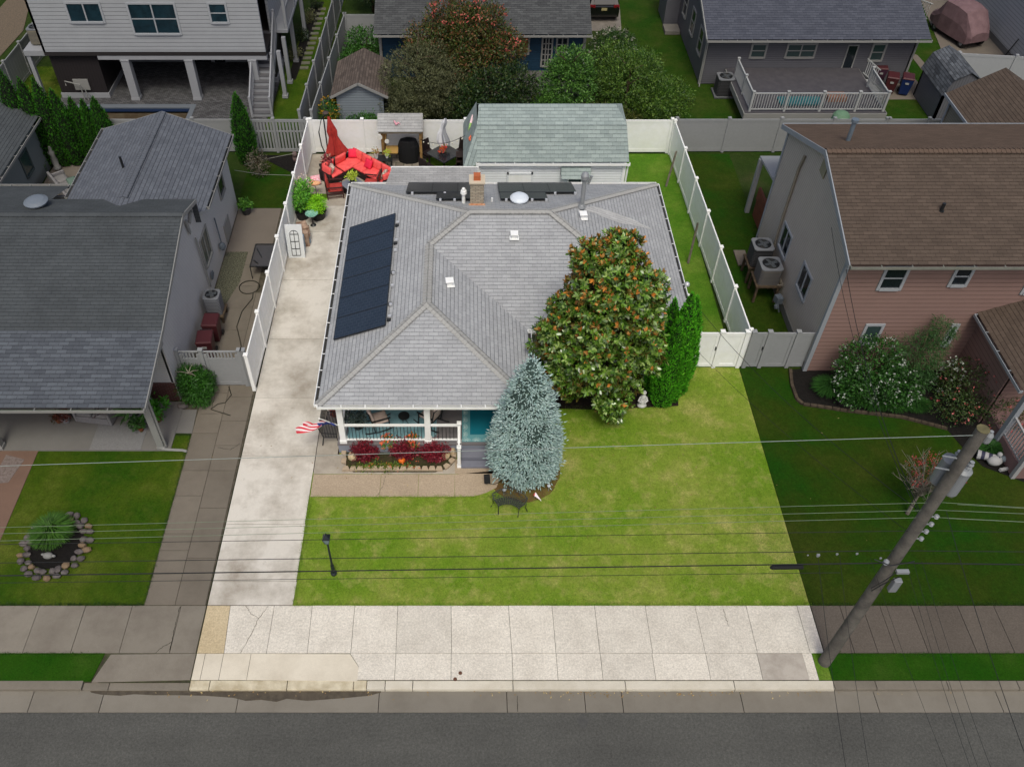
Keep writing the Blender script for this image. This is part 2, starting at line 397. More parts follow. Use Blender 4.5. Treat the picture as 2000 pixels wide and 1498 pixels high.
ROOF_OLD = shingles('weathered_shingles', (94,98,104), (58,61,66), (34,35,38), weather=.25)
CAP = shingles('ridge_caps', (158,158,156), (148,148,147), (112,112,112), w=9, h=.15, weather=.06)
SID_W = siding('white_siding', (222,226,230), .13)
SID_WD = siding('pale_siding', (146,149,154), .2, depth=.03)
SID_L = siding('light_grey_siding', (128,127,127), .11, depth=.006, var=.04, k=2.2)
SID_T = siding('taupe_siding', (116,111,106), .11, depth=.012, k=2.1)
SID_P = siding('pink_siding', (129,105,99), .19, depth=.02)
SID_G = siding('grey_siding', (86,86,92), .12, depth=.012)
SID_B = siding('blue_siding', (26,54,76), .13, depth=.012)
SID_S = siding('blue_grey_siding', (118,126,134), .14)
SID_K = siding('black_vertical_siding', (40,36,38), .16, axis=0, depth=.01)
SID_TV = siding('beige_siding', (128,122,110), .11, depth=.012)
CONC = concrete('driveway_concrete', (202,197,188), (140,131,118), amt=.9, grit=.08, sscale=.6)
CONC_P = concrete('patio_concrete', (168,160,148), (112,104,94), amt=.7)
WALK = concrete('aggregate_walk', (166,150,130), (132,116,96), amt=.35, grit=.24, gscale=18)
SIDEW = concrete('bright_sidewalk', (206,200,189), (172,165,154), amt=.5, grit=.24, gscale=17, sscale=1.3)
SIDEW_Y = concrete('yellowish_sidewalk', (188,172,142), (150,132,100), amt=.4, grit=.24, gscale=18)
SIDEW_C = concrete('cream_apron', (206,198,182), (168,158,140), amt=.5, grit=.06)
SIDEW_S = concrete('stained_slab', (172,165,156), (128,120,110), amt=.7, grit=.06, sscale=1.6)
SIDEW_L = concrete('dimmed_sidewalk', (126,120,110), (94,86,78), amt=.6, grit=.07)  # sidewalk beyond the lot line, its dimming painted into the base colour
SIDEW_R = concrete('brown_sidewalk', (90,83,76), (70,64,58), amt=.35, grit=.22, gscale=18)
DRIVE_L = concrete('tan_driveway', (113,106,96), (90,83,74), amt=.5, grit=.07)
PORCH_L = concrete('grey_porch_slab', (112,110,107), (96,93,90), amt=.4, grit=.04)
GUTT = concrete('gutter_concrete', (122,117,108), (100,94,85), amt=.5, grit=.05)
WET = concrete('wet_gutter', (74,66,54), (62,54,44), amt=.5, grit=.05)
CURB_B = concrete('bright_curb', (200,194,180), (160,150,128), amt=.5, grit=.1)
CURB_D = concrete('dimmed_curb', (118,112,102), (88,82,74), amt=.5, grit=.1)  # darkened curb copy: the dimming past the lot sits in the colour
ASPH = concrete('asphalt', (80,80,77), (68,68,66), amt=.7, grit=.28, gscale=15, sscale=.35, streak=(.12,1.4,1))
PINKC = concrete('reddish_concrete', (112,90,78), (96,76,66), amt=.5, grit=.06)
TANC = concrete('tan_concrete', (112,104,96), (92,86,78), amt=.4, grit=.05)
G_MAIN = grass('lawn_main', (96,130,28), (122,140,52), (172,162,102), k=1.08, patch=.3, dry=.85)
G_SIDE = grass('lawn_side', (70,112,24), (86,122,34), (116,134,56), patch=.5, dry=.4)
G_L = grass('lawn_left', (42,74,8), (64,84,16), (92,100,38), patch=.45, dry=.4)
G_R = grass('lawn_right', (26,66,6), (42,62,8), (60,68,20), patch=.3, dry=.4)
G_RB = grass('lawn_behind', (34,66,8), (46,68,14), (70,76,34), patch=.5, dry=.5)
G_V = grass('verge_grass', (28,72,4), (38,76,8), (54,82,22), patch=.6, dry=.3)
G_B = grass('base_grass', (38,58,16), (46,62,24), (62,66,38), patch=.4, dry=.5)
PAV = bricks('grey_pavers', (92,92,94), (64,64,66), (42,42,44), .22, .11, weather=.2)
PAVERS = bricks('patio_pavers', (140,132,120), (112,104,94), (70,74,58), .4, .4, mort=.02)
BRK = bricks('red_brick', (88,50,46), (70,40,38), (96,80,76), .2, .07)

# ------------------------------------------------------------------ ground and paving
def sheet(name, poly, z, m, thick=.03, kind='structure'):
    mb = MB(); mb.prism([p[:2] for p in poly], z-thick, z); return build(mb, name, m, kind=kind)
def px(*pts, z=0.0): return [G(a, b, z)[:2] for a, b in pts]
def rect(x0, y0, x1, y1): return [(x0,y0),(x1,y0),(x1,y1),(x0,y1)]
sheet('ground', rect(-400,-300,400,500), -1.3, G_B, .05)
mb = MB()
for r in (rect(-90,10.7,-20.6,140), rect(-20.6,10.7,-14.6,38.6), rect(-20.6,42.55,-14.6,140), rect(-14.6,10.7,90,140)):
    mb.prism(r, -.3, -.045)
build(mb, 'yard_ground', G_B, kind='structure')
sheet('road', rect(-90,-40,90,9.86), -.13, ASPH, .3)
def slabs(name, m, rects, gap=.006, z=0.0, thick=.12):
    mb = MB()
    for q in rects:
        if len(q) == 4 and not isinstance(q[0], tuple): q = rect(*q)
        cx = sum(p[0] for p in q)/len(q); cy = sum(p[1] for p in q)/len(q)
        q = [(p[0]+(gap if p[0] < cx else -gap), p[1]+(gap if p[1] < cy else -gap)) for p in q]
        mb.prism(q, z-thick, z + .0015*((int(cx*97) % 5)-2))
    return build(mb, name, m, kind='structure')
# gutter pan with its joints
gx = [-90,-30,-24,-18.1] + [G(x,1365,-.12)[0] for x in (62,200,465,740,990,1142,1215,1448,1710,1950)] + [24, 30, 90]
slabs('gutter', GUTT, [(gx[i], 9.86, gx[i+1], 10.5) for i in range(len(gx)-1)], z=-.115, gap=.01)
sheet('gutter_bed', rect(-90,9.8,90,10.8), -.14, DIRT, .2)
wet = [G(x,y,-.11)[:2] for x,y in ((172,1344),(178,1352),(198,1356),(235,1358),(262,1355),(300,1357),(350,1357),(400,1358),(455,1362),(480,1368),(510,1366),(540,1370),(560,1364),(600,1368),(640,1365),(680,1362),(720,1358),(744,1352),(744,1343))]
sheet('gutter_water', wet, -.108, mat('wet_stain', (70,62,50), (84,76,62), 6, .1, 30, .25, spec=.6), .004)
# kerb
def kerb(name, m, xs, y0, y1, top):
    mb = MB()
    for i in range(len(xs)-1):
        a, b = xs[i]+.008, xs[i+1]-.008
        mb.hexa([(a,y0,-.3),(b,y0,-.3),(b,y1,-.3),(a,y1,-.3),(a,y0+.03,top),(b,y0+.03,top),(b,y1,top),(a,y1,top)])
    return build(mb, name, m, kind='structure', bevel=.012)
kx = [G(x,1340,0)[0] for x in (716,752,806,1002,1222,1435,1630)]
kerb('kerb_main', CURB_B, kx, 10.46, 10.74, 0)
kerb('kerb_dropped', mat('cream_kerb', (204,195,172), (172,160,134), 3, .06), [-7.85]+[G(x,1340,0)[0] for x in (408,560,690,716)], 10.46, 10.755, -.02)
kerb('kerb_drive', CURB_D, [-10.9, G(212,1335)[0], -7.86], 10.46, 10.74, -.06)
kerb('kerb_left', CURB_D, [-90,-30,-24,-18,-14.5,-10.9], 10.46, 10.74, 0)
kerb('kerb_right', CURB_D, [10.52]+[G(x,1340,0)[0] for x in (1712,1852,1990)]+[22,28,90], 10.46, 10.74, 0)
sheet('sidewalk_bed', rect(-90,10.7,90,13.13), -.03, mat('joint_soil', (62,66,40), (48,42,32), 8, .2), .1)
# sidewalk
Y0, YM, Y1 = 10.76, 11.57, 13.11
def jx(a, b): return (G(a[0], a[1])[0], G(b[0], b[1])[0])
bj = [jx(j,k) for j,k in (((437,1276),(450,1182)),((520,1276),(536,1182)),((600,1276),(610,1182)),((685,1276),(693,1182)),((773,1276),(777,1182)),((882,1276),(881,1182)),((1000,1276),(993,1182)),((1086,1276),(1078,1182)),((1172,1276),(1161,1182)),((1275,1276),(1260,1182)),((1378,1276),(1357,1182)),((1480,1276),(1457,1182)),((1583,1276),(1556,1182)))]
bj.append((10.5,10.5))
slabs('sidewalk', SIDEW, [[(bj[i][0],YM),(bj[i+1][0],YM),(bj[i+1][1],Y1),(bj[i][1],Y1)] for i in range(len(bj)-1)])
slabs('sidewalk_first', SIDEW_Y, [[(-7.84,YM),(bj[0][0],YM),(bj[0][1],Y1),(-7.84,Y1)]])
fj = [G(x,1300)[0] for x in (772,881,1001,1088,1175,1277,1383,1484)]
ap = [G(*p)[:2] for p in ((684,1276),(700,1300),(703,1316),(697,1330))]
slabs('sidewalk_front', SIDEW, [[(ap[3][0],Y0),(fj[0],Y0),(fj[0],YM),(ap[0][0],YM),(ap[1][0],ap[1][1])]] + [(fj[i],Y0,fj[i+1],YM) for i in range(len(fj)-1)])
slabs('sidewalk_patch', SIDEW_S, [(fj[-1],Y0,G(1574,1300)[0],YM)])
slabs('sidewalk_edge', SIDEW, [(G(1574,1300)[0]-.01,Y0,G(1592,1300)[0],YM)], gap=.005)
slabs('apron', SIDEW_C, [(-7.84,Y0,G(396,1300)[0],YM),(G(396,1300)[0],Y0,G(432,1300)[0],YM),(G(432,1300)[0],Y0,G(486,1300)[0],YM),[(G(486,1300)[0],Y0)]+[ap[3],ap[2],ap[1],ap[0]]+[(G(486,1300)[0],YM)]], gap=.006, z=-.01)
slabs('apron_left', SIDEW_L, [[G(178,1332)[:2],(-7.86,Y0),(-7.86,YM),G(216,1277)[:2]]], gap=.006, z=-.01)
lj = [-90,-40,-30,-24,-20]+[-17.6,-15.2,G(60,1230)[0],G(152,1230)[0],G(245,1230)[0],G(342,1230)[0],-7.87]
slabs('sidewalk_left', SIDEW_L, [(lj[i],YM,lj[i+1],Y1) for i in range(len(lj)-1)], gap=.008)
rj = [10.52]+[G(x,1230)[0] for x in (1655,1700,1735,1797,1890,1962)]+[18.6,20.2,21.8,24,30,90]
slabs('sidewalk_right', SIDEW_R, [(rj[i],YM,rj[i+1],Y1) for i in range(len(rj)-1)], gap=.008)
p = G(1138,1400,-.13); blob = [(p[0]+.16*math.cos(a)*(1+.2*math.sin(3*a)), p[1]-.12+.2*math.sin(a)*(1+.15*math.cos(4*a))) for a in [i*.45 for i in range(14)]]; sheet('road_patch', blob, -.126, mat('oil_patch', (68,68,67), (74,74,72), 9, .15, 30), .003)
sheet('verge', [G(205,1275)[:2],(-90,YM),(-90,Y0),G(177,1330)[:2]][::-1], -.005, G_V, .1)
sheet('verge_corner', rect(G(1592,1300)[0]+.01,Y0,10.5,YM), -.005, G_SIDE, .1)
sheet('verge_right', rect(10.5,Y0,90,YM), -.005, G_V, .1)
# lawns
sheet('lawn', rect(-5.24,13.12,10.5,23.2), -.022, G_MAIN, .02)
sheet('lawn_side', rect(7.4,23.2,10.35,38.0), -.02, G_SIDE, .02)
sheet('lawn_back', rect(-2.2,31,7.4,38.0), -.018, G_SIDE, .02)
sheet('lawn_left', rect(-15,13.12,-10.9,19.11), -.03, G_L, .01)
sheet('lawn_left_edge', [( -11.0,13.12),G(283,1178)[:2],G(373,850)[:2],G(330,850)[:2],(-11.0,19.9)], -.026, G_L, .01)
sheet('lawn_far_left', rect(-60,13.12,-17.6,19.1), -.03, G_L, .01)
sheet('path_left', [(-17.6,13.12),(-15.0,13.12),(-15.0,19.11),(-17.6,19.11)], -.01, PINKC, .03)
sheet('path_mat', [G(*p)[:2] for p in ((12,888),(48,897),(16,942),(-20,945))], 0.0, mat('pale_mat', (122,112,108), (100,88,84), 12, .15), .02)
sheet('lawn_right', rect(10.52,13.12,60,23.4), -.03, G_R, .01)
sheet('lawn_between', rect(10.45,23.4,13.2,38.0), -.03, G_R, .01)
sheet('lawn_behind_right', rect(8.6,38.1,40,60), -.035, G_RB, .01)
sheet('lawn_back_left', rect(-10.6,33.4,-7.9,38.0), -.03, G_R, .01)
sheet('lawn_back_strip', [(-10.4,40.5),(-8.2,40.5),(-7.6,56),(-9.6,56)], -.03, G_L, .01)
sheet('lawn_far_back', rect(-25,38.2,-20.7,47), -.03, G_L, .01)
# driveway of the main house
dj = [13.12, G(0,1135)[1], 16.05, G(0,890)[1], G(0,778)[1], G(0,662)[1], G(0,547)[1], G(0,453)[1], 33.6]
def dxl(y): return -7.86 + .15*(y-10)/28
slabs('driveway', CONC, [[(dxl(dj[i]),dj[i]),(-5.24+.02*(dj[i]>18),dj[i]),(-5.22,dj[i+1]),(dxl(dj[i+1]),dj[i+1])] for i in range(len(dj)-1)], gap=.008)
slabs('side_slab', CONC_P, [(-5.21,18.1,-3.35,18.95),(-5.21,18.95,-4.45,22.6)], gap=.004)
sheet('driveway_bed', [(-7.86,13.1),(-5.23,13.1),(-5.23,18.2),(-4.4,18.2),(-4.4,38),(-7.7,38)], -.02, DIRT, .02)
sheet('bed_border', rect(-3.34,18.1,-.3,18.7), -.006, CONC_P, .03)
slabs('driveway_back', CONC, [(-5.2,22.6,-4.45,31)], gap=.01)
# walkway in front of the flower bed
wk = [jx(j,k) for j,k in (((741,970),(753,928)),((816,970),(818,928)),((888,970),(888,928)))]
xs = [-5.2, wk[0][0], wk[1][0], wk[2][0]]
end = [G(*p)[:2] for p in ((888,970),(925,969),(950,962),(970,952),(975,938),(975,918),(888,926))]
slabs('walkway', WALK, [(xs[i],17.14,xs[i+1],18.08) for i in range(3)] + [end, [G(*p)[:2] for p in ((888,925),(1000,925),(1000,896),(888,896))]], gap=.006)
# patio behind
sheet('patio', [(-7.7,34.0),(-4.3,31.0),(-2.2,31.0),(-2.2,36.9),(-3.4,37.95),(-7.6,37.95)], -.002, CONC_P, .04)
sheet('patio_grass', [(-7.7,33.5),(-6.4,34.2),(-6.5,34.55),(-7.7,34.6)], .004, G_SIDE, .03)
sheet('patio_pavers', rect(-4.3,36.0,-1.9,37.9), .004, PAVERS, .03)
# left neighbour paving
ly = [13.12, G(0,1040)[1], G(0,968)[1], G(0,918)[1], G(0,846)[1], G(0,808)[1], G(0,768)[1], G(0,758)[1]]
def dlx(y): return -9.78 + .0*(y)
L1 = [13.12, G(0,1075)[1], G(0,1042)[1], G(0,968)[1], G(0,919)[1], G(0,846)[1], G(0,808)[1], G(0,768)[1], 22.5]
L2 = [13.12, G(0,1090)[1], G(0,992)[1], G(0,919)[1], G(0,870)[1], G(0,822)[1], G(0,775)[1], 22.5]
slabs('driveway_left', DRIVE_L, [(-9.76,L1[i],-8.83,L1[i+1]) for i in range(8)] + [(-8.83,L2[i],-7.9,L2[i+1]) for i in range(7)] + [(-9.9,22.5+1.36*i,-8.7,22.5+1.36*(i+1)) for i in range(8)] + [(-8.7,22.5,-7.92,27.5)], gap=.009)
sheet('driveway_left_bed', [(-9.78,13.1),(-7.88,13.1),(-7.75,33.4),(-10.6,33.4),(-10.6,20),(-9.78,19.9)], -.018, mat('dark_joint', (88,82,70), (64,60,48), 6, .2), .02)
sheet('side_slab_left', [G(*p)[:2] for p in ((330,845),(375,846),(385,800),(345,800))], .004, PORCH_L, .03)
sheet('pebble_bed', [(-10.45,26.3),(-9.95,26.3),(-9.5,28.2),(-9.5,30.2),(-10.45,30.2)], .004, mat('pebbles', (120,118,100), (46,50,32), 22, .3, 60, .9, bmp=.03), .03)
sheet('side_terrace_left', rect(-10.45,30.2,-8.5,33.4), .006, TANC, .03)
sheet('border_mulch', [G(*p)[:2] for p in ((490,303),(585,303),(572,338),(545,325),(520,312))], -.01, MULCH_D, .03)
# paved yard of the raised white house
slabs('paved_yard', PAV, [(-21.9,42.6,-10.3,48.5),(-14.55,38.4,-10.4,42.6),(-21.9,38.4,-20.75,42.6)], gap=.004)
sheet('far_left_path', [G(*p)[:2] for p in ((-40,60),(40,-30),(60,0),(45,60),(0,110),(-60,160))], -.01, mat('sand_gravel', (112,98,80), (84,74,62), 14, .25, 50), .03)
# right neighbours' paving behind
sheet('drive_behind', [G(*p)[:2] for p in ((1790,-20),(2010,-30),(2060,130),(1905,150),(1840,100))], -.012, TANC, .03)
sheet('walk_behind', [G(*p)[:2] for p in ((1772,100),(1792,108),(1832,152),(1818,158))], -.01, TANC, .03)
sheet('slab_behind', [G(*p)[:2] for p in ((1722,178),(1775,140),(1812,182),(1806,194),(1722,194))], -.01, TANC, .03)
sheet('drive_centre', [G(*p)[:2] for p in ((1150,60),(1214,60),(1206,-40),(1140,-40))], -.012, mat('pale_drive', (128,122,116), (110,104,98), 2, .1), .03)
# cracks in the paving, and grass that creeps over the edges
CRK = mat('crack_dirt', (84,78,66), (60,56,44), 12, .2)
def crack(pts, w_=.009, z=.003, m=CRK):
    P = [Vector(G(*q)[:2]+(z,)) for q in pts]; rr = random.Random(int(pts[0][0])); Q = []
    for i in range(len(P)-1):
        for j in range(6): Q.append(P[i].lerp(P[i+1], j/6)+Vector((rr.uniform(-.018,.018),rr.uniform(-.012,.012),0)))
    Q.append(P[-1]); mb = MB()
    for i in range(len(Q)-1): mb.bar(Q[i], Q[i+1], w_*rr.uniform(.6,1.6), .003)
    return build(mb, 'pavement_crack', m, kind='structure')
for c_ in (((524,1183),(505,1207),(490,1240),(470,1275)),((480,1183),(490,1198),(505,1207)),((753,929),(747,950),(736,969)),((1411,1184),(1418,1208),(1423,1222))): crack(c_)
for c_ in (((352,1184),(343,1220),(336,1250),(331,1273)),((335,1254),(318,1262),(304,1275)),((420,775),(412,800),(440,807)),((470,866),(450,878),(425,874)),((1012,1386),(1011,1355))): crack(c_, .012, .003 if c_[0][0] < 1000 else -.11, mat('crack_dark', (46,42,34)))
# ------------------------------------------------------------------ shared building parts
def gutter(parent, p0, p1, out, mt=None, w=.12, h=.1, brk=.75, name='gutter', label=None, drk=None):
    """open trough along p0->p1 on the side 'out' (unit xy vector); z is the rim"""
    mt = mt or WHITE; p0 = Vector(p0); p1 = Vector(p1); o = Vector((out[0], out[1], 0))
    mb = MB(); dz = Vector((0,0,1))
    def qb(a, b, z0, z1):   # slab between offsets a..b outward
        mb.hexa([p0+o*a+dz*z0, p1+o*a+dz*z0, p1+o*b+dz*z0, p0+o*b+dz*z0, p0+o*a+dz*z1, p1+o*a+dz*z1, p1+o*b+dz*z1, p0+o*b+dz*z1])
    qb(w-.022, w, -h, .012); qb(-.02, w-.022, -h, -h+.012); 
    L = (p1-p0).length; d = (p1-p0)/L; n = max(1, int(L/brk))
    for i in range(n+1):
        q = p0 + d*(L*i/n); mb.bar(q+dz*.004, q+o*(w-.01)+dz*.004, .03, .012)
    mb.bar(p0-d*.005+dz*(-h/2)+o*0, p0-d*.005+o*w+dz*(-h/2), .012, h); mb.bar(p1+d*.005+dz*(-h/2), p1+d*.005+o*w+dz*(-h/2), .012, h)
    g = build(mb, name, mt, parent, label)
    m2 = MB(); n_ = len(m2.v); a, b = .0, w-.024
    m2.hexa([p0+o*a+dz*(-h+.014), p1+o*a+dz*(-h+.014), p1+o*b+dz*(-h+.014), p0+o*b+dz*(-h+.014), p0+o*a+dz*(-h+.03), p1+o*a+dz*(-h+.03), p1+o*b+dz*(-h+.03), p0+o*b+dz*(-h+.03)])
    build(m2, 'gutter_debris', drk or mat('gutter_debris', (50,50,48), var=.3), g)
    return g
def capline(mb, p0, p1, w=.16, lift=.03, drop=.35):
    """ridge or hip cap: overlapping folded tabs"""
    p0 = Vector(p0); p1 = Vector(p1); L = (p1-p0).length; d = (p1-p0)/L; s = d.cross(Vector((0,0,1))).normalized()
    n = max(1, round(L/.17)); st = L/n
    if p1.z < p0.z-.1: p0, p1 = p1, p0; d = -d
    for i in range(n):
        a = p0+d*(st*i); b = p0+d*(st*(i+1)+.02)
        za = Vector((0,0,lift+.018)); zb = Vector((0,0,lift))
        dn = Vector((0,0,-w*drop))
        for sg in (1,-1):
            q = [a+za, b+zb, b+zb+s*sg*w+dn, a+za+s*sg*w+dn]
            if sg == 1: q = q[::-1]
            mb.face(q, [(0,0),(.1,0),(.1,.1),(0,.1)])
        mb.face([a+za, a+za+s*w+dn, a+s*w+dn-Vector((0,0,.01)), a, a-s*w+dn-Vector((0,0,.01)), a+za-s*w+dn])
    return mb
def window(parent, o, r, wd, ht, fm, gm, nrm, cols=1, rows=2, fw=.09, name='window', sill=True, label=None, bars=.05, out=.05):
    """o: lower left corner on the wall seen from outside, r: unit vector along the wall, nrm: outward"""
    o = Vector(o); r = Vector(r); n = Vector(nrm); z = Vector((0,0,1)); mb = MB()
    def pc(u0, u1, v0, v1, a, b, m=mb):
        P = [o+r*u0+z*v0, o+r*u1+z*v0, o+r*u1+z*v1, o+r*u0+z*v1]
        m.hexa([P[0]+n*b, P[1]+n*b, P[1]+n*a, P[0]+n*a, P[3]+n*b, P[2]+n*b, P[2]+n*a, P[3]+n*a])
    pc(-fw, 0, -fw, ht+fw, -.05, out); pc(wd, wd+fw, -fw, ht+fw, -.05, out); pc(0, wd, ht, ht+fw, -.05, out); pc(0, wd, -fw, 0, -.05, out+(.03 if sill else 0))
    for i in range(1, cols): pc(wd*i/cols-bars/2*1.3, wd*i/cols+bars/2*1.3, 0, ht, -.05, out-.012)
    for i in range(1, rows): pc(0, wd, ht*i/rows-bars/2, ht*i/rows+bars/2, -.05, out-.02)
    f = build(mb, name, fm, parent, label)
    m2 = MB(); pc(.0, wd, .0, ht, -.02, .012, m2); build(m2, 'pane', gm, f)
    return f
def wall(mb, poly, base, r, nrm, t=.12):
    """wall slab: poly in (u,v) -> base + r*u + z*v, thickness t inwards"""
    b = Vector(base); r = Vector(r); n = Vector(nrm); z = Vector((0,0,1))
    F = [b+r*u+z*v for u, v in poly]; B = [p-n*t for p in F]
    fn = Vector((0,0,0))
    for i in range(len(F)): fn += F[i].cross(F[(i+1) % len(F)])
    if fn.dot(n) < 0: F = F[::-1]; B = B[::-1]
    mb.face(F); mb.face(B[::-1])
    for i in range(len(F)):
        j = (i+1) % len(F); mb.face([F[j], F[i], B[i], B[j]])
def slabroof(mb, planes, z_under=None, t=.1):
    for p in planes: mb.slope(p)
def skirt(mb, outline, h=.14, t=0):
    n = len(outline); o = [Vector(p) for p in outline]
    for i in range(n):
        j = (i+1) % n; mb.face([o[i], o[i]-Vector((0,0,h)), o[j]-Vector((0,0,h)), o[j]])
    mb.face([p-Vector((0,0,h)) for p in reversed(o)])
def pathtube(name, pts, r, mt, parent=None, n=6, **kw):
    mb = MB(); mb.tube(pts, r, n); return build(mb, name, mt, parent, smooth=True, **kw)

# ------------------------------------------------------------------ the main house
H = thing('house', 'single-storey house in the middle with light grey hipped roof, solar panels and a front porch', 'house', (1.6, 24, 0))
ze = 2.82; X0, Xe, Yf, Yc, Yb, Xr = -4.80, 2.22, 18.76, 22.30, 31.20, 8.08
FL, FR, IN, RF, BR_, BL = (X0,Yf,ze), (Xe,Yf,ze), (Xe,Yc,ze), (Xr,Yc,ze), (Xr,Yb,ze), (X0,Yb,ze)
RL, RR, AP, BD = (.16,26.75,4.66), (3.16,26.75,4.66), (-1.29,22.24,4.13), (-1.29,25.48,4.13)
mb = MB()
for pl in ([FR,FL,AP], [BL,FL,AP,BD,RL], [BR_,BL,RL,RR], [RF,BR_,RR], [IN,RF,RR,RL,BD], [FR,IN,BD,AP]): mb.slope(pl)
roof = build(mb, 'roof', ROOF, H)
mb = MB()
for a, b in ((FL,AP),(FR,AP),(AP,BD),(BD,RL),(RL,RR),(RL,BL),(RR,RF),(RR,BR_)): capline(mb, a, b)
build(mb, 'ridge_cap', CAP, roof)
mb = MB(); skirt(mb, [FL,FR,IN,RF,BR_,BL], .16); build(mb, 'fascia', WHITE, H)
# pale run-off streak below the metal flue
mb = MB()
def eastz(x): return ze + (Xr-x)*(4.66-ze)/(Xr-3.16)
sp = [(4.55,27.6,.10),(5.0,27.78,.22),(5.5,27.75,.3),(6.0,27.72,.3),(6.5,27.78,.22),(7.0,27.74,.10),(7.3,27.72,.02)]
for i in range(len(sp)-1):
    a, b = sp[i], sp[i+1]; mb.face([(a[0],a[1]-a[2],eastz(a[0])+.008),(b[0],b[1]-b[2],eastz(b[0])+.008),(b[0],b[1]+b[2],eastz(b[0])+.008),(a[0],a[1]+a[2],eastz(a[0])+.008)])
build(mb, 'mineral_streak', shingles('bleached_shingles', (186,186,186), (172,172,172), (140,140,140), weather=.12), roof)
gutter(H, (Xe,Yf,ze), (X0,Yf,ze), (0,-1)); gutter(H, FL, BL, (-1,0)); gutter(H, BR_, RF, (1,0)); gutter(H, IN, FR, (1,0), brk=1.2); gutter(H, BL, BR_, (0,1)); gutter(H, RF, IN, (0,-1))
mb = MB()
wx0, wx1, wxe = -4.4, 7.7, 1.9
wall(mb, [(0,0),(0,2.7),(8.3,2.7),(8.3,0)], (wx0,22.6,0), (0,1,0), (-1,0,0)); wall(mb, [(0,0),(0,2.7),(8.2,2.7),(8.2,0)], (wx1,22.65,0), (0,1,0), (1,0,0))
wall(mb, [(0,0),(0,2.7),(12.1,2.7),(12.1,0)], (wx0,30.9,0), (1,0,0), (0,1,0)); wall(mb, [(0,0),(0,2.7),(5.8,2.7),(5.8,0)], (wxe,22.65,0), (1,0,0), (0,-1,0))
wall(mb, [(0,0),(0,2.7),(6.3,2.7),(6.3,0)], (wx0,21.5,0), (1,0,0), (0,-1,0)); wall(mb, [(0,0),(0,2.7),(1.1,2.7),(1.1,0)], (wxe,21.5,0), (0,1,0), (1,0,0)); wall(mb, [(0,0),(0,2.7),(1.1,2.7),(1.1,0)], (wx0,21.5,0), (0,1,0), (-1,0,0))
build(mb, 'wall', SID_W, H)
for x in (-3.2, .9): window(H, (x-.6,21.5,1.0), (1,0,0), 1.1, 1.4, WHITE, GLASS, (0,-1,0))
for x in (3.2, 5.8): window(H, (x,22.65,1.0), (1,0,0), 1.3, 1.2, WHITE, GLASS, (0,-1,0), cols=2, rows=1)
for y in (24, 28): window(H, (7.7,y,1.1), (0,1,0), 1.0, 1.1, WHITE, GLASS, (1,0,0))
mb = MB(); mb.box(-1.45,21.4,.5,-.45,21.46,2.5); dr = build(mb, 'door', mat('teal_door', (40,88,96), var=.03), H)
mb = MB(); mb.ball((-.6,21.37,1.45), .035); build(mb, 'handle', ALU, dr)
# back lean-to roof over the patio door
mb = MB(); q = [(-3.15,32.42,2.84),(.55,32.42,2.84),(.55,31.0,2.90),(-3.35,31.0,2.90)]; mb.slope(q); skirt(mb, q, .1)
lt = build(mb, 'porch_roof', ROOF2, H, 'flat grey roof over the back door')
mb = MB(); mb.box(-3.2,32.42,2.72,.6,32.46,2.87); build(mb, 'fascia', WHITE, H)
mb = MB()
for x in (-3.0,.4): mb = MB(); mb.box(x-.06,32.2,0,x+.06,32.32,2.74); build(mb, 'post', WHITE, H)
# porch
mb = MB(); mb.box(-4.42,19.0,.42,2.0,21.38,.5); build(mb, 'porch_floor', mat('grey_deck', (112,108,110), var=.06, fine=14), H)
mb = MB(); mb.box(-4.4,19.02,0,2.0,19.08,.415); mb.box(-4.4,19.08,0,-4.34,21.4,.415); mb.box(1.94,19.08,0,2.0,21.4,.415); build(mb, 'porch_skirt', mat('blue_grey_skirt', (128,134,146), var=.05), H)
mb = MB(); mb.box(-.13,18.62,0,1.9,19.0,.26); mb.box(-.13,18.6,.262,1.9,19.0,.285); mb.box(-.13,18.33,0,1.9,18.6,.10); build(mb, 'steps', mat('grey_steps', (116,118,130), var=.05, fine=10), H, bevel=.01)
def rpost(x, y, z0, z1, wd=.2):
    m = MB(); m.box(x-wd/2,y-wd/2,z0,x+wd/2,y+wd/2,z1); m.box(x-wd/2-.025,y-wd/2-.025,z0,x+wd/2+.025,y+wd/2+.025,z0+.14); m.box(x-wd/2-.02,y-wd/2-.02,z1-.08,x+wd/2+.02,y+wd/2+.02,z1-.002); return m
for x in (-4.2,-1.27,1.85): build(rpost(x,19.14,.5,2.68,.2), 'post', WHITE, H, bevel=.006)
def newel(x, y, z0, z1):
    m = MB(); m.box(x-.055,y-.055,z0,x+.055,y+.055,z1); m.box(x-.075,y-.075,z1,x+.075,y+.075,z1+.03); m.box(x-.05,y-.05,z1+.03,x+.05,y+.05,z1+.06); m.box(x-.07,y-.07,z0,x+.07,y+.07,z0+.06); return m
build(newel(-.2,19.1,.5,1.5), 'newel', WHITE, H); build(newel(-.2,18.42,0,1.05), 'newel', WHITE, H)
mb = MB(); mb.bar((-.2,19.1,1.38),(-.2,18.42,.95), .05,.07); mb.bar((-.2,19.1,.66),(-.2,18.42,.28), .04,.05); build(mb, 'stair_rail', WHITE, H)
def porchrail(x0, x1, y, z):
    mb = MB(); mb.box(x0,y-.035,z+.86,x1,y+.035,z+.93); mb.box(x0,y-.03,z+.10,x1,y+.03,z+.16); f = build(mb, 'railing', WHITE, H)
    m2 = MB(); n = int((x1-x0)/.115)
    for i in range(1, n): xx = x0+(x1-x0)*i/n; m2.cyl((xx,y,z+.16),(xx,y,z+.86), .011, n=6)
    build(m2, 'balusters', DARK, f)
porchrail(-4.1,-1.37,19.1,.5); porchrail(-1.17,-.25,19.1,.5)
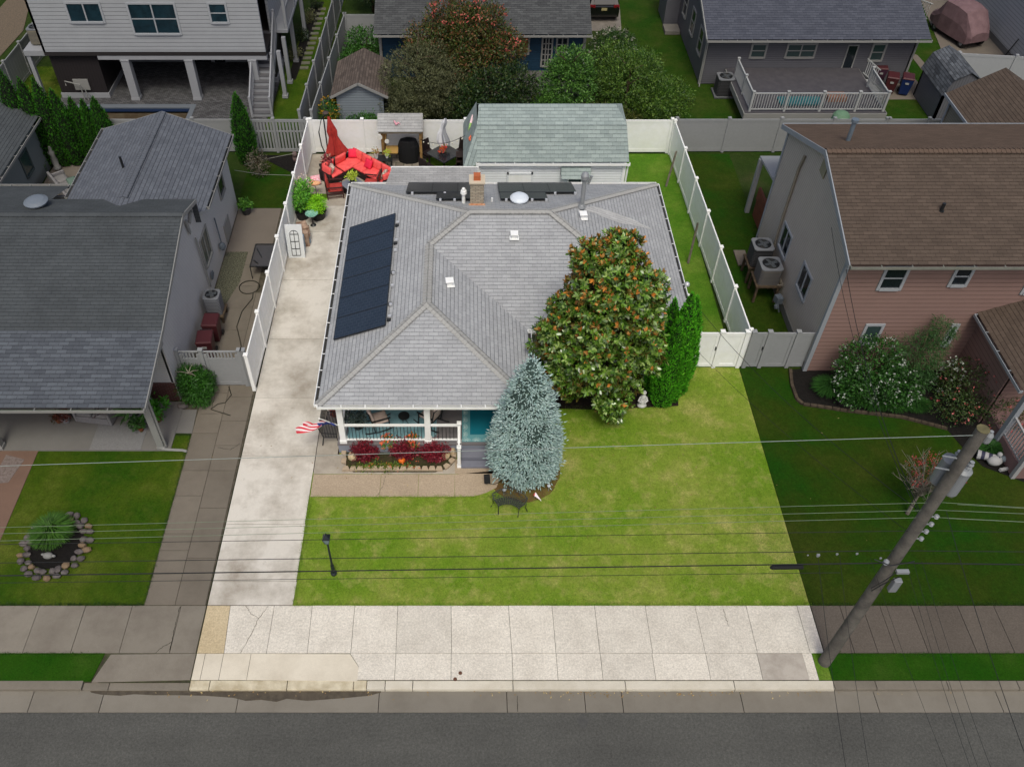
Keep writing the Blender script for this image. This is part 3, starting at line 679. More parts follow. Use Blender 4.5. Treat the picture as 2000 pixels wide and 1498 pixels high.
mb = MB(); mb.box(-4.2,19.2,1.36,-4.13,21.4,1.43); mb.box(-4.2,19.2,.6,-4.14,21.4,.66); mb.box(-4.2,21.33,.66,-4.14,21.39,1.36); f = build(mb, 'railing', WHITE, H)
mb = MB()
for i in range(1, 19): mb.cyl((-4.17,19.2+i*.115,.66),(-4.17,19.2+i*.115,1.36), .011, n=6)
build(mb, 'balusters', DARK, f)
# solar panels
PANEL = bricks('solar_cells', (44,54,68), (40,50,64), (58,68,82), .16, .16, mort=.006, weather=.05); PANEL.node_tree.nodes['Principled BSDF'].inputs['Roughness'].default_value = .28
PANEL_K = bricks('solar_cells_black', (38,40,44), (34,36,40), (50,52,57), .16, .16, mort=.006, weather=.05); PANEL_K.node_tree.nodes['Principled BSDF'].inputs['Roughness'].default_value = .28
def wz(x): return ze + (x-X0)*(4.66-ze)/(.16-X0)
def panel(c4, mt, off=.11, nm='solar_panel'):
    P = [Vector(p) for p in c4]; n = (P[1]-P[0]).cross(P[3]-P[0]).normalized(); n = n if n.z > 0 else -n
    mb = MB(); A = [p+n*off for p in P]; B = [p+n*(off-.035) for p in P]
    mb.hexa([B[0],B[1],B[2],B[3],A[0],A[1],A[2],A[3]]); o = build(mb, nm, mt, H)
    m2 = MB()
    for i in range(4): m2.bar(A[i]-n*.014, A[(i+1)%4]-n*.014, .022, .034)
    build(m2, 'panel_frame', DARK, o); return o
ys = np.linspace(21.58, 27.93, 7)
for i in range(6):
    a, b = ys[i]+.012, ys[i+1]-.012; xa, xb = -4.5, -2.67
    panel([(xa,a,wz(xa)),(xb,a,wz(xb)),(xb,b,wz(xb)),(xa,b,wz(xa))], PANEL)
def nzz(y): return ze + (Yb-y)*(4.66-ze)/(Yb-26.75)
def nrow(x0, x1, n, y0, y1):
    for i in range(n):
        a = x0+(x1-x0)*i/n+.012; b = x0+(x1-x0)*(i+1)/n-.012
        panel([(a,y1,nzz(y1)),(b,y1,nzz(y1)),(b,y0,nzz(y0)),(a,y0,nzz(y0))], PANEL_K)
nrow(-2.36,.74,3,29.3,31.0); nrow(-1.12,.74,2,28.2,29.25); nrow(1.36,4.46,3,29.3,31.0); nrow(1.38,3.22,2,28.2,29.25)
for y in (22.0,22.6,23.6,24.3,25.6,26.2,27.3): mb = MB(); mb.obox((-2.58,y,wz(-2.58)+.1), (.1,.09,.07)); build(mb, 'panel_clamp', ALU, H)
for x, y in ((-2.1,29.2),(-.8,29.2),(-.95,28.12),(-.4,28.12),(.6,28.12),(1.6,28.12),(2.6,28.12),(3.15,28.12),(3.6,29.2),(4.4,29.2)): mb = MB(); mb.obox((x,y,nzz(y)+.09), (.09,.08,.1)); build(mb, 'panel_clamp', ALU, H)
for y in (21.9,22.7,24.4,26.1,27.2): mb = MB(); mb.obox((-2.6,y,wz(-2.6)+.03), (.14,.14,.06)); build(mb, 'panel_foot', DARK, H)
# roof furniture
def gz(x, y):   # height of the roof
    c = [wz(x) if x < .3 else 99, nzz(y), eastz(x) if x > 3 else 99, ze+(y-Yc)*(4.66-ze)/(26.75-Yc)]
    return min(c)
def boxvent(x, y, z, rz, nm='roof_vent', sz=.26):
    mb = MB(); mb.obox((x,y,z+.01), (sz*1.35,sz*1.35,.02), rz); mb.obox((x,y,z+.09), (sz*.8,sz*.8,.14), rz); mb.obox((x,y,z+.19), (sz*1.1,sz*1.1,.05), rz); return build(mb, nm, WHITE, roof, bevel=.01)
boxvent(-.54,23.52,3.86,.1); boxvent(1.81,25.71,4.24,0); boxvent(4.46,27.0,4.18,.05)
mb = MB(); mb.box(.2,27.7,4.0,.72,28.2,5.2); ch = build(mb, 'chimney', bricks('chimney_brick', (178,168,150), (150,138,120), (122,116,108), .2, .07), H)
mb = MB(); mb.box(.16,27.66,5.2,.76,28.24,5.26); build(mb, 'chimney_cap', mat('cement', (196,184,164), var=.08), ch)
mb = MB(); mb.box(.33,27.82,5.26,.59,28.08,5.46); build(mb, 'flue', TERRA, ch)
mb = MB(); mb.box(.15,27.55,4.02,.77,27.7,4.32); build(mb, 'flashing', mat('rusty_flashing', (196,160,130), (170,110,80), 9, .1), ch)
mb = MB(); mb.cyl((-.05,27.95,4.1),(-.05,27.95,4.62),.07); mb.cyl((-.05,27.95,4.62),(-.05,27.95,4.74),.13,.11); mb.ball((-.05,27.95,4.8),.07); build(mb, 'vent_pipe', WHITE, roof, smooth=False)
mb = MB(); mb.lathe([(.26,0),(.26,.06),(.2,.1),(.2,.16),(.36,.17),(.36,.22),(.26,.3),(.08,.34)], (2.1,28.1,4.1), 20); build(mb, 'roof_fan', mat('fan_cover', (206,214,224), var=.03, rough=.35), roof, smooth=False)
mb = MB(); mb.lathe([(.16,0),(.1,.12),(.085,.14),(.085,1.2),(.12,1.22),(.15,1.27),(.15,1.42),(.1,1.5),(.02,1.54)], (4.46,27.6,4.24), 16); mb.cyl((4.62,27.7,5.2),(4.72,27.7,5.55),.05); build(mb, 'metal_flue', STEEL, roof)
mb = MB(); mb.cyl((1.05,28.2,4.05),(1.05,28.2,4.22),.04); build(mb, 'vent_pipe', WHITE, roof)
mb = MB(); mb.tube([(8.2,24.35,2.7),(8.25,24.25,2.75),(8.2,24.1,2.6),(8.05,23.9,2.2),(8.0,23.9,.1)], .045); build(mb, 'downspout', WHITE, H)
mb = MB(); mb.ball((8.25,24.7,2.85),.1); mb.cyl((8.15,24.6,2.7),(8.25,24.7,2.85),.03); build(mb, 'security_lamp', ALU, H)
mb = MB(); mb.box(2.9,21.95,0,4.1,22.6,.32); build(mb, 'side_step', mat('step_concrete', (140,140,142), var=.08), H)

# ------------------------------------------------------------------ shed behind (gambrel roof)
SH = thing('garden_shed', 'long white shed with sage green shingled roof behind the main house', 'shed', (3.9, 34.6, 0))
e0 = (.52,33.15,2.62); e1 = (7.22,33.15,2.62)
a0, a1 = (.52,34.0,3.95), (7.05,34.0,3.95); r0, r1 = (.62,34.9,4.42), (6.62,34.9,4.42); b0, b1 = (.52,35.8,3.95), (7.05,35.8,3.95); c0, c1 = (.52,36.6,2.62), (7.22,36.6,2.62)
mb = MB(); mb.slope([e0,e1,a1,a0]); mb.slope([a0,a1,r1,r0]); mb.slope([c1,c0,b0,b1]); mb.slope([b1,b0,r0,r1]); mb.slope([e1,c1,b1,a1]); mb.slope([a1,b1,r1]); 
sr = build(mb, 'roof', ROOF_S, SH)
mb = MB(); mb.slope([(-.08,33.0,2.45),(-.08,36.7,2.45),(.52,35.9,4.0),(.52,33.9,4.0)]); mb.slope([(-.08,33.0,2.45),(.52,33.9,4.0),(.52,33.1,2.5)]); build(mb, 'side_awning', ROOF_S, SH, 'shingled awning on the left end of the roof')
mb = MB(); wall(mb, [(0,0),(0,2.6),(6.5,2.6),(6.5,0)], (.6,33.25,0), (1,0,0), (0,-1,0)); wall(mb, [(0,0),(0,2.6),(6.5,2.6),(6.5,0)], (.6,36.5,0), (1,0,0), (0,1,0))
wall(mb, [(0,0),(0,2.6),(.9,3.9),(1.75,4.35),(2.6,3.9),(3.4,2.6),(3.4,0)], (.6,33.2,0), (0,1,0), (-1,0,0)); wall(mb, [(0,0),(0,2.6),(3.4,2.6),(3.4,0)], (7.08,33.2,0), (0,1,0), (1,0,0)); build(mb, 'wall', SID_W, SH)
for x in (7.0,.55): mb = MB(); mb.box(x,33.17,0,x+.12,33.29,2.58); build(mb, 'corner_trim', WHITE, SH)
gutter(SH, (.5,33.13,2.62), (7.24,33.13,2.62), (0,-1), drk=DARK)
mb = MB(); mb.box(1.95,33.14,0,2.95,33.23,2.0); d = build(mb, 'door', WHITE, SH); mb = MB(); mb.box(1.88,33.12,0,1.95,33.22,2.08); mb.box(2.95,33.12,0,3.02,33.22,2.08); mb.box(1.88,33.12,2.0,3.02,33.22,2.08); build(mb, 'door_frame', GREY_D if 0 else mat('cool_white', (214,218,222), var=.03), d)
window(SH, (4.65,33.25,.9), (1,0,0), .55, 1.0, WHITE, GLASS_G, (0,-1,0))
mb = MB(); mb.slope([(4.25,32.72,2.02),(5.55,32.72,2.02),(5.55,33.2,2.5),(4.25,33.2,2.5)]); mb.face([(4.25,32.72,2.02),(4.25,33.2,2.5),(4.25,33.2,2.02)]); mb.face([(5.55,32.72,2.02),(5.55,33.2,2.02),(5.55,33.2,2.5)]); build(mb, 'window_awning', ROOF_S, SH)
mb = MB(); mb.ball((6.3,33.1,1.5), .12, .06, .1, 8, .3); build(mb, 'wall_ornament', DARK, SH)
mb = MB(); mb.tube([(7.18,33.05,2.5),(7.18,33.12,2.3),(7.16,33.14,.1)], .04); build(mb, 'downspout', WHITE, SH)
# ornaments on the awning
mb = MB(); c = Vector((.22,33.95,3.3))
for k in range(6): a = math.pi*2*k/6; mb.tube([c, c+Vector((.04,math.cos(a)*.16,math.sin(a)*.15))], [.05,.02], 5)
mb.ball(c, .07, .1, .1); build(mb, 'crab_ornament', mat('orange_paint', (222,122,84), (196,86,60), 14, .1), None, 'orange crab shaped wall ornament on the sage awning of the shed', 'ornament')
mb = MB(); c = Vector((.26,35.0,3.45)); mb.m = 0; mb.tube([c, c+Vector((.05,.12,.14)), c+Vector((.08,.2,.3))], [.06,.05,.02], 6); mb.m = 1; mb.tube([c, c+Vector((-.06,-.15,-.12)), c+Vector((-.1,-.2,-.26))], [.05,.04,.01], 6)
build(mb, [mat('pale_pink', (230,200,206), var=.1), mat('lime', (150,190,110), var=.1)], 'lizard_ornament' if 0 else 'parrot_ornament') if 0 else build(mb, 'bird_ornament', [mat('pale_pink', (230,200,206), var=.1), mat('lime', (150,190,110), var=.1)], None, 'pink and green bird ornament hung on the sage awning of the shed', 'ornament')

# ------------------------------------------------------------------ fences
def fence(p0, p1, label, m=None, h=1.83, step=2.42, posts=True, z0=0.03, group=None, name='fence', pick=False, ends=(1,1)):
    m = m or WHITE; p0 = Vector((p0[0],p0[1],0)); p1 = Vector((p1[0],p1[1],0)); L = (p1-p0).length; d = (p1-p0)/L; n = max(1, round(L/step))
    F = thing(name, label, 'fence', tuple(p0.lerp(p1,.5)), group)
    for i in range(n):
        a = p0+d*(L*i/n+.06); b = p0+d*(L*(i+1)/n-.06); mb = MB(); z = Vector((0,0,1))
        def seg(u, v, za, zb, t): q = [a.lerp(b,u), a.lerp(b,v)]; s = d.cross(z)*t/2; mb.hexa([q[0]+s+z*za,q[1]+s+z*za,q[1]-s+z*za,q[0]-s+z*za,q[0]+s+z*zb,q[1]+s+z*zb,q[1]-s+z*zb,q[0]-s+z*zb])
        seg(0,1,h-.16,h-.02,.05); seg(0,1,z0+.02,z0+.18,.05)
        if pick:
            seg(0,1,h*.62,h*.62+.07,.04)
            k = int((b-a).length/.16)
            for j in range(k): seg((j+.15)/k,(j+.75)/k,z0+.18,h-.16,.022)
        else:
            k = max(1, int((b-a).length/.29))
            for j in range(k): seg((j+.012)/k,(j+.988)/k,z0+.18,h-.16,.024)
            seg(0,1,z0+.18,h-.16,.016)
        build(mb, 'panel', m, F)
    for i in range(n+1):
        if (i == 0 and not ends[0]) or (i == n and not ends[1]): continue
        q = p0+d*(L*i/n); mb = MB(); rz = math.atan2(d.y, d.x)
        mb.obox((q.x,q.y,(h+.04)/2), (.125,.125,h+.04), rz); mb.obox((q.x,q.y,h+.055), (.165,.165,.03), rz); mb.obox((q.x,q.y,h+.08), (.12,.12,.02), rz); build(mb, 'post', m, F)
    return F
fence((-7.86,22.0), (-7.62,38.05), 'bright white vinyl fence along the left side of the driveway')
fence((-7.50,38.08), (10.06,38.08), 'bright white vinyl fence across the back behind the red sofa and the sage shed', ends=(1,1))
fence((10.18,37.95), (10.56,23.3), 'bright white vinyl fence along the right side of the main house')
def gate_run(x0, x1, y, label, m, cuts, h=1.84, name='gate', slat=0):
    g = thing(name, label, 'gate', ((x0+x1)/2, y, 0))
    xs = [x0]+cuts+[x1]
    for i in range(len(xs)-1):
        a, b = xs[i]+.08, xs[i+1]-.08; mb = MB()
        mb.box(a,y-.03,.05,b,y+.03,.2); mb.box(a,y-.03,h-.2+slat*.11,b,y+.03,h-.04); mb.box(a,y-.03,.2,a+.11,y+.03,h-.2); mb.box(b-.11,y-.03,.2,b,y+.03,h-.2); mb.box(a+.11,y-.012,.2,b-.11,y+.012,h-.2-slat*.25)
        if slat:
            mb.box(a+.11,y-.025,h-.47,b-.11,y+.025,h-.4)
            for q_ in range(int((b-a-.22)/.12)): mb.box(a+.13+q_*.12,y-.015,h-.4,a+.19+q_*.12,y+.015,h-.09)
        lf = build(mb, 'gate_leaf', m, g)
    for i, x in enumerate(xs):
        mb = MB(); mb.box(x-.07,y-.07,0,x+.07,y+.07,h+.03); mb.box(x-.09,y-.09,h+.03,x+.09,y+.09,h+.06); build(mb, 'post', m, g)
    for x in cuts[:1]:
        mb = MB(); mb.box(x-.13,y-.07,.95,x-.1,y-.03,1.12); build(mb, 'latch', DARK, g)
    return g
gate_run(8.62,10.42,23.2, 'bright white double gate beside the tall green hedge', WHITE, [9.5])
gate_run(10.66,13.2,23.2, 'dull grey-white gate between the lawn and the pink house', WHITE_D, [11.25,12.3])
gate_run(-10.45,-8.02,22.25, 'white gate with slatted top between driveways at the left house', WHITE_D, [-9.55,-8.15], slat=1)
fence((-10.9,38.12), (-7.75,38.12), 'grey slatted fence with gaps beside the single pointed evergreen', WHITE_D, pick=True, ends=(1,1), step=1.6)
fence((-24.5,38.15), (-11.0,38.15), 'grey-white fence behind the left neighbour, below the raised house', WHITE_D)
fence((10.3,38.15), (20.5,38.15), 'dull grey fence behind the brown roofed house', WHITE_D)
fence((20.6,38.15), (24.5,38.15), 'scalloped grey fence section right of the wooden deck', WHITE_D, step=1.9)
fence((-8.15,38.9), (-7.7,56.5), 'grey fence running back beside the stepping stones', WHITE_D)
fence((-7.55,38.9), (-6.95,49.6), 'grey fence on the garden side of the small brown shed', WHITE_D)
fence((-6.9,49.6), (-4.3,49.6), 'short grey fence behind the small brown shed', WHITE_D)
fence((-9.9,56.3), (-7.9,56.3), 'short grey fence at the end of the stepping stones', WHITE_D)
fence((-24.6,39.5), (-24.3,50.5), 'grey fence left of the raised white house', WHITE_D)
fence((26.6,44.9), (32.5,44.2), 'pale fence standing by the covered golf cart', mat('pale_fence', (150,152,156), var=.04))
fence((26.6,44.8), (26.0,41.4), 'pale fence running forward beside the weathered shed', mat('pale_fence', (150,152,156), var=.04))
# weather-worn posts leaning in the side yard
for i, (a, b, lb) in enumerate(((( 1321,296),(1301,364),'leaning bare timber post by the back corner of the white fence'),((1363,436),(1344,514),'leaning bare timber post halfway along the right white fence'))):
    p = G(*b); t = GY(a[0], a[1], p[1]+.25); mb = MB(); mb.tube([p, t], [.055,.045], 8); build(mb, 'timber_post', WOOD_G, None, lb, 'post')
# ------------------------------------------------------------------ left neighbour
A = thing('house', 'grey neighbouring house on the left with dark slate shingles and an open front porch', 'house', (-14, 26, 0))
xl, xr = -22.0, -10.28
ye = [(18.45,3.02),(21.4,3.62),(26.1,5.02),(29.4,3.95)]
mb = MB(); P4 = [((xl,y,z),(xr,y,z)) for y, z in ye]
mb.slope([P4[1][0],P4[1][1],P4[2][1],P4[2][0]])
yc_, zc_ = 27.75, 5.02-(27.75-26.1)*(5.02-3.95)/3.3
mb.slope([(xr,yc_,zc_),(-15.75,yc_,zc_),(-15.75,26.1,5.02),(xr,26.1,5.02)]); mb.slope([(-15.75,29.4,3.95),(xl,29.4,3.95),(xl,26.1,5.02),(-15.75,26.1,5.02)]); mb.face([(xr,yc_,zc_),(xr,yc_,3.4),(-15.75,yc_,3.4),(-15.75,yc_,zc_)])
rA = build(mb, 'roof', ROOF_L, A)
mb = MB(); mb.slope([P4[0][0],P4[0][1],P4[1][1],P4[1][0]]); build(mb, 'porch_roof', shingles('porch_shingles', (88,93,100), (72,76,83), (44,46,50), w=.34, h=.16, weather=.1), A)
mb = MB(); capline(mb, (xl,26.1,5.02), (xr,26.1,5.02), .18); build(mb, 'ridge_cap', ROOF_L, rA)
mb = MB()
RK = [P4[0][1],P4[1][1],P4[2][1],(xr,yc_,zc_)]
for i in range(3):
    a = Vector(RK[i]); b = Vector(RK[i+1]); z = Vector((0,0,.16)); x = Vector((.03,0,0)); mb.hexa([a-z, a-z+x, b-z+x, b-z, a, a+x, b+x, b])
build(mb, 'rake_board', mat('pale_trim_dim', (132,132,130), var=.04), A)
bx0, bxm, bx1, yb = -15.6, -12.9, -10.15, 33.7
zb0, zbm, zb1 = 3.95, 4.75, 3.66
mb = MB(); mb.slope([(bx1,28.2,zb1),(bx1,yb,zb1),(bxm,yb,zbm),(bxm,26.9,zbm),(-10.5,27.76,zb1+.13)]); mb.slope([(bx0,yb,zb0),(bx0,27.0,zb0),(bxm,27.0,zbm),(bxm,yb,zbm)]); rB = build(mb, 'rear_roof', ROOF_L2, A)
mb = MB(); capline(mb, (bxm,27.5,zbm), (bxm,yb,zbm), .17); build(mb, 'ridge_cap', ROOF_L2, rB)
mb = MB()
for a, b in (((bx1,yb,zb1),(bxm,yb,zbm)),((bxm,yb,zbm),(bx0,yb,zb0))):
    a = Vector(a); b = Vector(b); z = Vector((0,0,.15)); y = Vector((0,.03,0)); mb.hexa([a-z, b-z, b-z+y, a-z+y, a, b, b+y, a+y])
build(mb, 'rake_board', mat('pale_trim_dim', (132,132,130)), A)
TRD = mat('pale_trim_dim', (132,132,130))
gutter(A, (bx1-.02,28.4,zb1), (bx1-.02,yb,zb1), (1,0), TRD, drk=DARK, brk=.9); gutter(A, (bx0,yb,zb0), (bx0,28.6,zb0), (-1,0), TRD); gutter(A, (xr,18.43,3.02), (xl,18.43,3.02), (0,-1), TRD, drk=mat('mossy_debris', (58,74,50), var=.2), brk=1.1)
mb = MB(); wall(mb, [(21.5,0),(33.4,0),(33.4,3.58),(27.85,3.62),(27.72,4.35),(26.1,4.9),(21.5,3.55)], (-10.5,0,0), (0,1,0), (1,0,0)); build(mb, 'wall', SID_L, A)
mb = MB(); wall(mb, [(-22,.95),(-10.55,.95),(-10.55,3.55),(-22,3.55)], (0,21.5,0), (1,0,0), (0,-1,0)); wall(mb, [(-15.4,0),(-10.6,0),(-10.6,3.5),(-12.9,4.6),(-15.4,3.8)], (0,33.45,0), (1,0,0), (0,1,0)); wall(mb, [(28.5,0),(33.4,0),(33.4,3.8),(28.5,3.8)], (-15.4,0,0), (0,1,0), (-1,0,0)); wall(mb, [(-22,0),(-15.4,0),(-15.4,3.8),(-22,3.8)], (0,29.0,0), (1,0,0), (0,1,0)); build(mb, 'wall', SID_L, A)
mb = MB(); wall(mb, [(-22,0),(-10.52,0),(-10.52,.93),(-22,.93)], (0,21.47,0), (1,0,0), (0,-1,0)); build(mb, 'brick_base', BRK, A, 'red brick lower wall')
mb = MB(); wall(mb, [(18.7,2.9),(21.5,2.9),(21.5,3.55),(18.7,3.02)], (-10.42,0,0), (0,1,0), (1,0,0)); mb.box(-22,18.7,2.72,-10.4,18.86,2.95); build(mb, 'porch_beam', TRD, A)
for x in (-10.66,-16.35): build(rpost(x,19.25,.02,2.75,.24), 'post', TRD, A, bevel=.01)
mb = MB(); mb.box(-22,19.11,-.03,-10.35,21.4,.02); build(mb, 'porch_slab', PORCH_L, A)
mb = MB(); mb.box(-13.2,19.13,.024,-11.4,20.3,.032); build(mb, 'porch_rug', mat('pale_rug', (122,121,122), (112,112,112), 20), None, 'pale square rug lying on the left neighbour porch floor', 'rug')
window(A, (-10.5,27.55,1.35), (0,1,0), 1.0, 1.25, TRD, GLASS_G, (1,0,0), rows=1, cols=2); window(A, (-10.5,31.3,2.05), (0,1,0), .8, .95, TRD, GLASS_D, (1,0,0), rows=1)
mb = MB(); mb.box(-10.5,30.7,.1,-10.44,31.6,1.0); build(mb, 'meter_cabinet', TRD, A)
for x in (-13.5,): window(A, (x,21.5,1.1), (1,0,0), 1.6, 1.3, TRD, GLASS_D, (0,-1,0), cols=2, rows=1)
p = G(72,398,4.85); mb = MB(); mb.lathe([(.2,-.15),(.2,.05),(.42,.06),(.44,.12),(.3,.2),(.05,.24)], (p[0],p[1],4.85), 18); build(mb, 'roof_fan', mat('dull_blue_metal', (106,114,124), var=.04, rough=.4), rA)
gutter(A, (-15.8,29.4,3.95), (xl,29.4,3.95), (0,1), TRD)
p = G(241,328,4.55); mb = MB(); mb.cyl((p[0],p[1],4.2),(p[0],p[1],5.05),.05); build(mb, 'vent_pipe', DARK, rB)
mb = MB(); mb.tube([(-10.62,19.1,.12),(-10.4,19.1,.07),(-9.9,19.08,.06),(-9.75,19.05,.04)], .05); mb.tube([(-10.5,19.22,2.8),(-10.5,19.22,.1)], .04); build(mb, 'downspout', TRD, A)
mb = MB(); mb.bar(GX(382,465,-10.44), GX(412,560,-10.44), .05, .05); mb.bar(GX(383,470,-10.40), GX(410,556,-10.40), .03, .02); build(mb, 'wall_conduit', TRD, A)
mb = MB(); c = GX(372,424,-10.42); mb.obox(c, (.04,.5,.16), 0, .5); mb.obox((c[0],c[1]-.5,c[2]-.1), (.04,.14,.7), 0, .2); mb.obox((c[0],c[1]+.25,c[2]+.1), (.04,.3,.12), 0, -.8); build(mb, 'wall_ornament', TRD, A)
mb = MB(); c = GX(435,485,-10.35); mb.ball((c[0],c[1],.8), .16, .16, .2, 8, .15); mb.tube([(c[0],c[1],1.0),(c[0]-.06,c[1]+.1,2.2)], .03); build(mb, 'gas_meter', mat('meter_grey', (88,96,104), var=.15), A)
mb = MB(); mb.ball(GX(415,537,-10.43), .03, .22, .2, 8, .2); build(mb, 'wall_vent', mat('meter_grey', (88,96,104)), A)

# ------------------------------------------------------------------ right neighbour (pink front, taupe side)
B = thing('house', 'two-storey house on the right with pink shingle front, taupe side and brown roof', 'house', (18, 27, 0))
rx0, rx1 = 12.74, 26.0
mb = MB(); mb.slope([(rx0,22.45,5.62),(rx1,22.45,5.62),(rx1,26.9,7.15),(rx0,26.9,7.15)]); rf = build(mb, 'roof', ROOF_R, B)
mb = MB(); mb.slope([(rx1,31.35,5.55),(rx0,31.35,5.55),(rx0,26.9,7.15),(rx1,26.9,7.15)]); build(mb, 'rear_roof', ROOF_R2, B)
mb = MB(); capline(mb, (rx0,26.9,7.15), (rx1,26.9,7.15), .18); build(mb, 'ridge_cap', ROOF_R2, rf)
mb = MB()
for a, b in (((rx0,22.45,5.62),(rx0,26.9,7.15)),((rx0,26.9,7.15),(rx0,31.35,5.55))):
    a = Vector(a); b = Vector(b); z = Vector((0,0,.2)); x = Vector((-.04,0,0)); mb.hexa([a-z+x, a-z, b-z, b-z+x, a+x, a, b, b+x])
TRR = mat('blue_grey_trim', (136,141,148), var=.05)
build(mb, 'rake_board', TRR, B); gutter(B, (rx0,22.45,5.6), (rx1,22.45,5.6), (0,-1), mat('algae_trim', (122,122,116), (110,112,104), 3), brk=1.0)
mb = MB(); mb.box(rx0,31.35,5.42,rx1,31.39,5.57); build(mb, 'rear_fascia', TRR, B)
wx = 12.92
mb = MB(); wall(mb, [(23.0,0),(31.0,0),(31.0,5.5),(26.9,6.98),(23.0,5.5)], (wx,0,0), (0,1,0), (-1,0,0)); wall(mb, [(wx,0),(26,0),(26,5.5),(wx,5.5)], (0,31.0,0), (1,0,0), (0,1,0)); build(mb, 'side_wall', SID_T, B, 'taupe sided gable wall')
mb = MB(); wall(mb, [(wx,0),(26,0),(26,5.5),(wx,5.5)], (0,23.0,0), (1,0,0), (0,-1,0)); build(mb, 'front_wall', SID_P, B, 'pink shingled front wall')
mb = MB(); mb.box(wx-.03,22.97,0,wx+.12,23.09,5.45); build(mb, 'corner_trim', TRR, B); mb = MB(); mb.box(wx-.028,30.9,0,wx+.1,31.03,5.4); build(mb, 'corner_trim', TRR, B)
mb = MB(); mb.box(wx-.03,23.1,0,wx-.005,30.9,.35); build(mb, 'foundation', mat('foundation', (98,98,98), var=.1), B)
def fwin(pa, pb, Y, cols=1, rows=2, par=B, fm=TRR, gm=GLASS_D, fw=.1, label=None, nm='window', sill=True):
    a = GY(pa[0], pa[1], Y); b = GY(pb[0], pb[1], Y); x0, x1 = min(a[0],b[0]), max(a[0],b[0]); z0, z1 = min(a[2],b[2]), max(a[2],b[2])
    return window(par, (x0,Y,z0), (1,0,0), x1-x0, z1-z0, fm, gm, (0,-1,0), cols, rows, fw, name=nm, label=label, sill=sill)
WB = mat('pale_blue_white', (150,154,160), var=.03)
fwin((1717,562),(1773,524),23.0, fm=WB); fwin((1856,555),(1900,524),23.0, fm=WB); fwin((1998,570),(2040,538),23.0, fm=WB); fwin((1680,668),(1722,636),23.0, fm=WB, gm=GLASS_G, rows=1); fwin((1842,672),(1868,636),23.0, fm=WB, rows=1)
for (pa, pb) in (((1522,487),(1545,462)),((1560,562),(1582,535))):
    a = GX(pa[0],pa[1],wx); b = GX(pb[0],pb[1],wx); y0 = min(a[1],b[1])
for yc, zc in ((27.6,1.75),(24.9,1.9)): window(B, (wx,yc,zc), (0,1,0), .95, 1.0, TRR, GLASS_D, (-1,0,0), cols=2, rows=1, fw=.09)
mb = MB(); mb.tube([GX(1572,305,12.86),GX(1560,330,12.86),GX(1530,420,12.86),GX(1506,500,12.86),(12.86,26.9,.9),(12.55,27.0,.85),(12.1,27.0,.85)], .055); build(mb, 'conduit', mat('beige_pipe', (120,114,104)), B)
mb = MB(); mb.obox(GX(1612,322,12.89), (.03,.5,.9), 0, .1); build(mb, 'wall_patch', mat('pale_patch', (128,124,104), var=.04), B)
p = G(1838,412,6.3); mb = MB(); mb.cyl((p[0],p[1],6.15),(p[0],p[1],6.32),.13,.1); mb.cyl((p[0],p[1],6.3),(p[0],p[1],6.6),.06); build(mb, 'vent_pipe', [DARK], rf)
p = G(1654,281,6.5); mb = MB(); mb.cyl((p[0],p[1],6.2),(p[0],p[1],6.5),.14,.11); mb.cyl((p[0],p[1],6.4),(p[0],p[1],7.4),.08); mb.cyl((p[0],p[1],7.4),(p[0],p[1],7.5),.13); build(mb, 'metal_flue', mat('blue_steel', (104,116,128), rough=.4, metal=.2), rf)
# rear corner porch, rear wing
mb = MB(); mb.hexa([(12.95,31.05,3.0),(15.2,31.05,3.0),(15.2,33.3,2.75),(12.95,33.3,2.75),(12.95,31.05,3.1),(15.2,31.05,3.1),(15.2,33.3,2.85),(12.95,33.3,2.85)]); build(mb, 'porch_roof', WHITE_D, B)
mb = MB(); mb.box(12.9,33.05,0,13.08,33.23,2.78); build(mb, 'post', WHITE_D, B)
mb = MB(); mb.box(13.2,31.2,0,14.4,32.9,.9); mb.box(13.15,31.2,.9,13.25,32.9,1.5); build(mb, 'wooden_steps', mat('red_stained_wood', (110,62,44), (88,50,38), 4, .1), B)
mb = MB(); mb.slope([(21.9,36.7,3.95),(21.9,31.2,3.95),(24.1,31.2,5.2),(24.1,36.7,5.2)]); mb.slope([(26.3,31.2,3.95),(26.3,36.7,3.95),(24.1,36.7,5.2),(24.1,31.2,5.2)]); build(mb, 'wing_roof', ROOF_R, B)
mb = MB(); wall(mb, [(31.0,0),(36.4,0),(36.4,3.85),(31.0,3.85)], (22.15,0,0), (0,1,0), (-1,0,0)); wall(mb, [(22.1,0),(26.1,0),(26.1,3.85),(24.1,5.05),(22.1,3.85)], (0,36.4,0), (1,0,0), (0,1,0)); build(mb, 'wing_wall', SID_TV, B)
mb = MB(); mb.box(22.08,36.3,0,22.2,36.42,3.85); mb.box(21.86,31.3,3.85,21.9,36.72,3.97); build(mb, 'wing_trim', TRR, B)
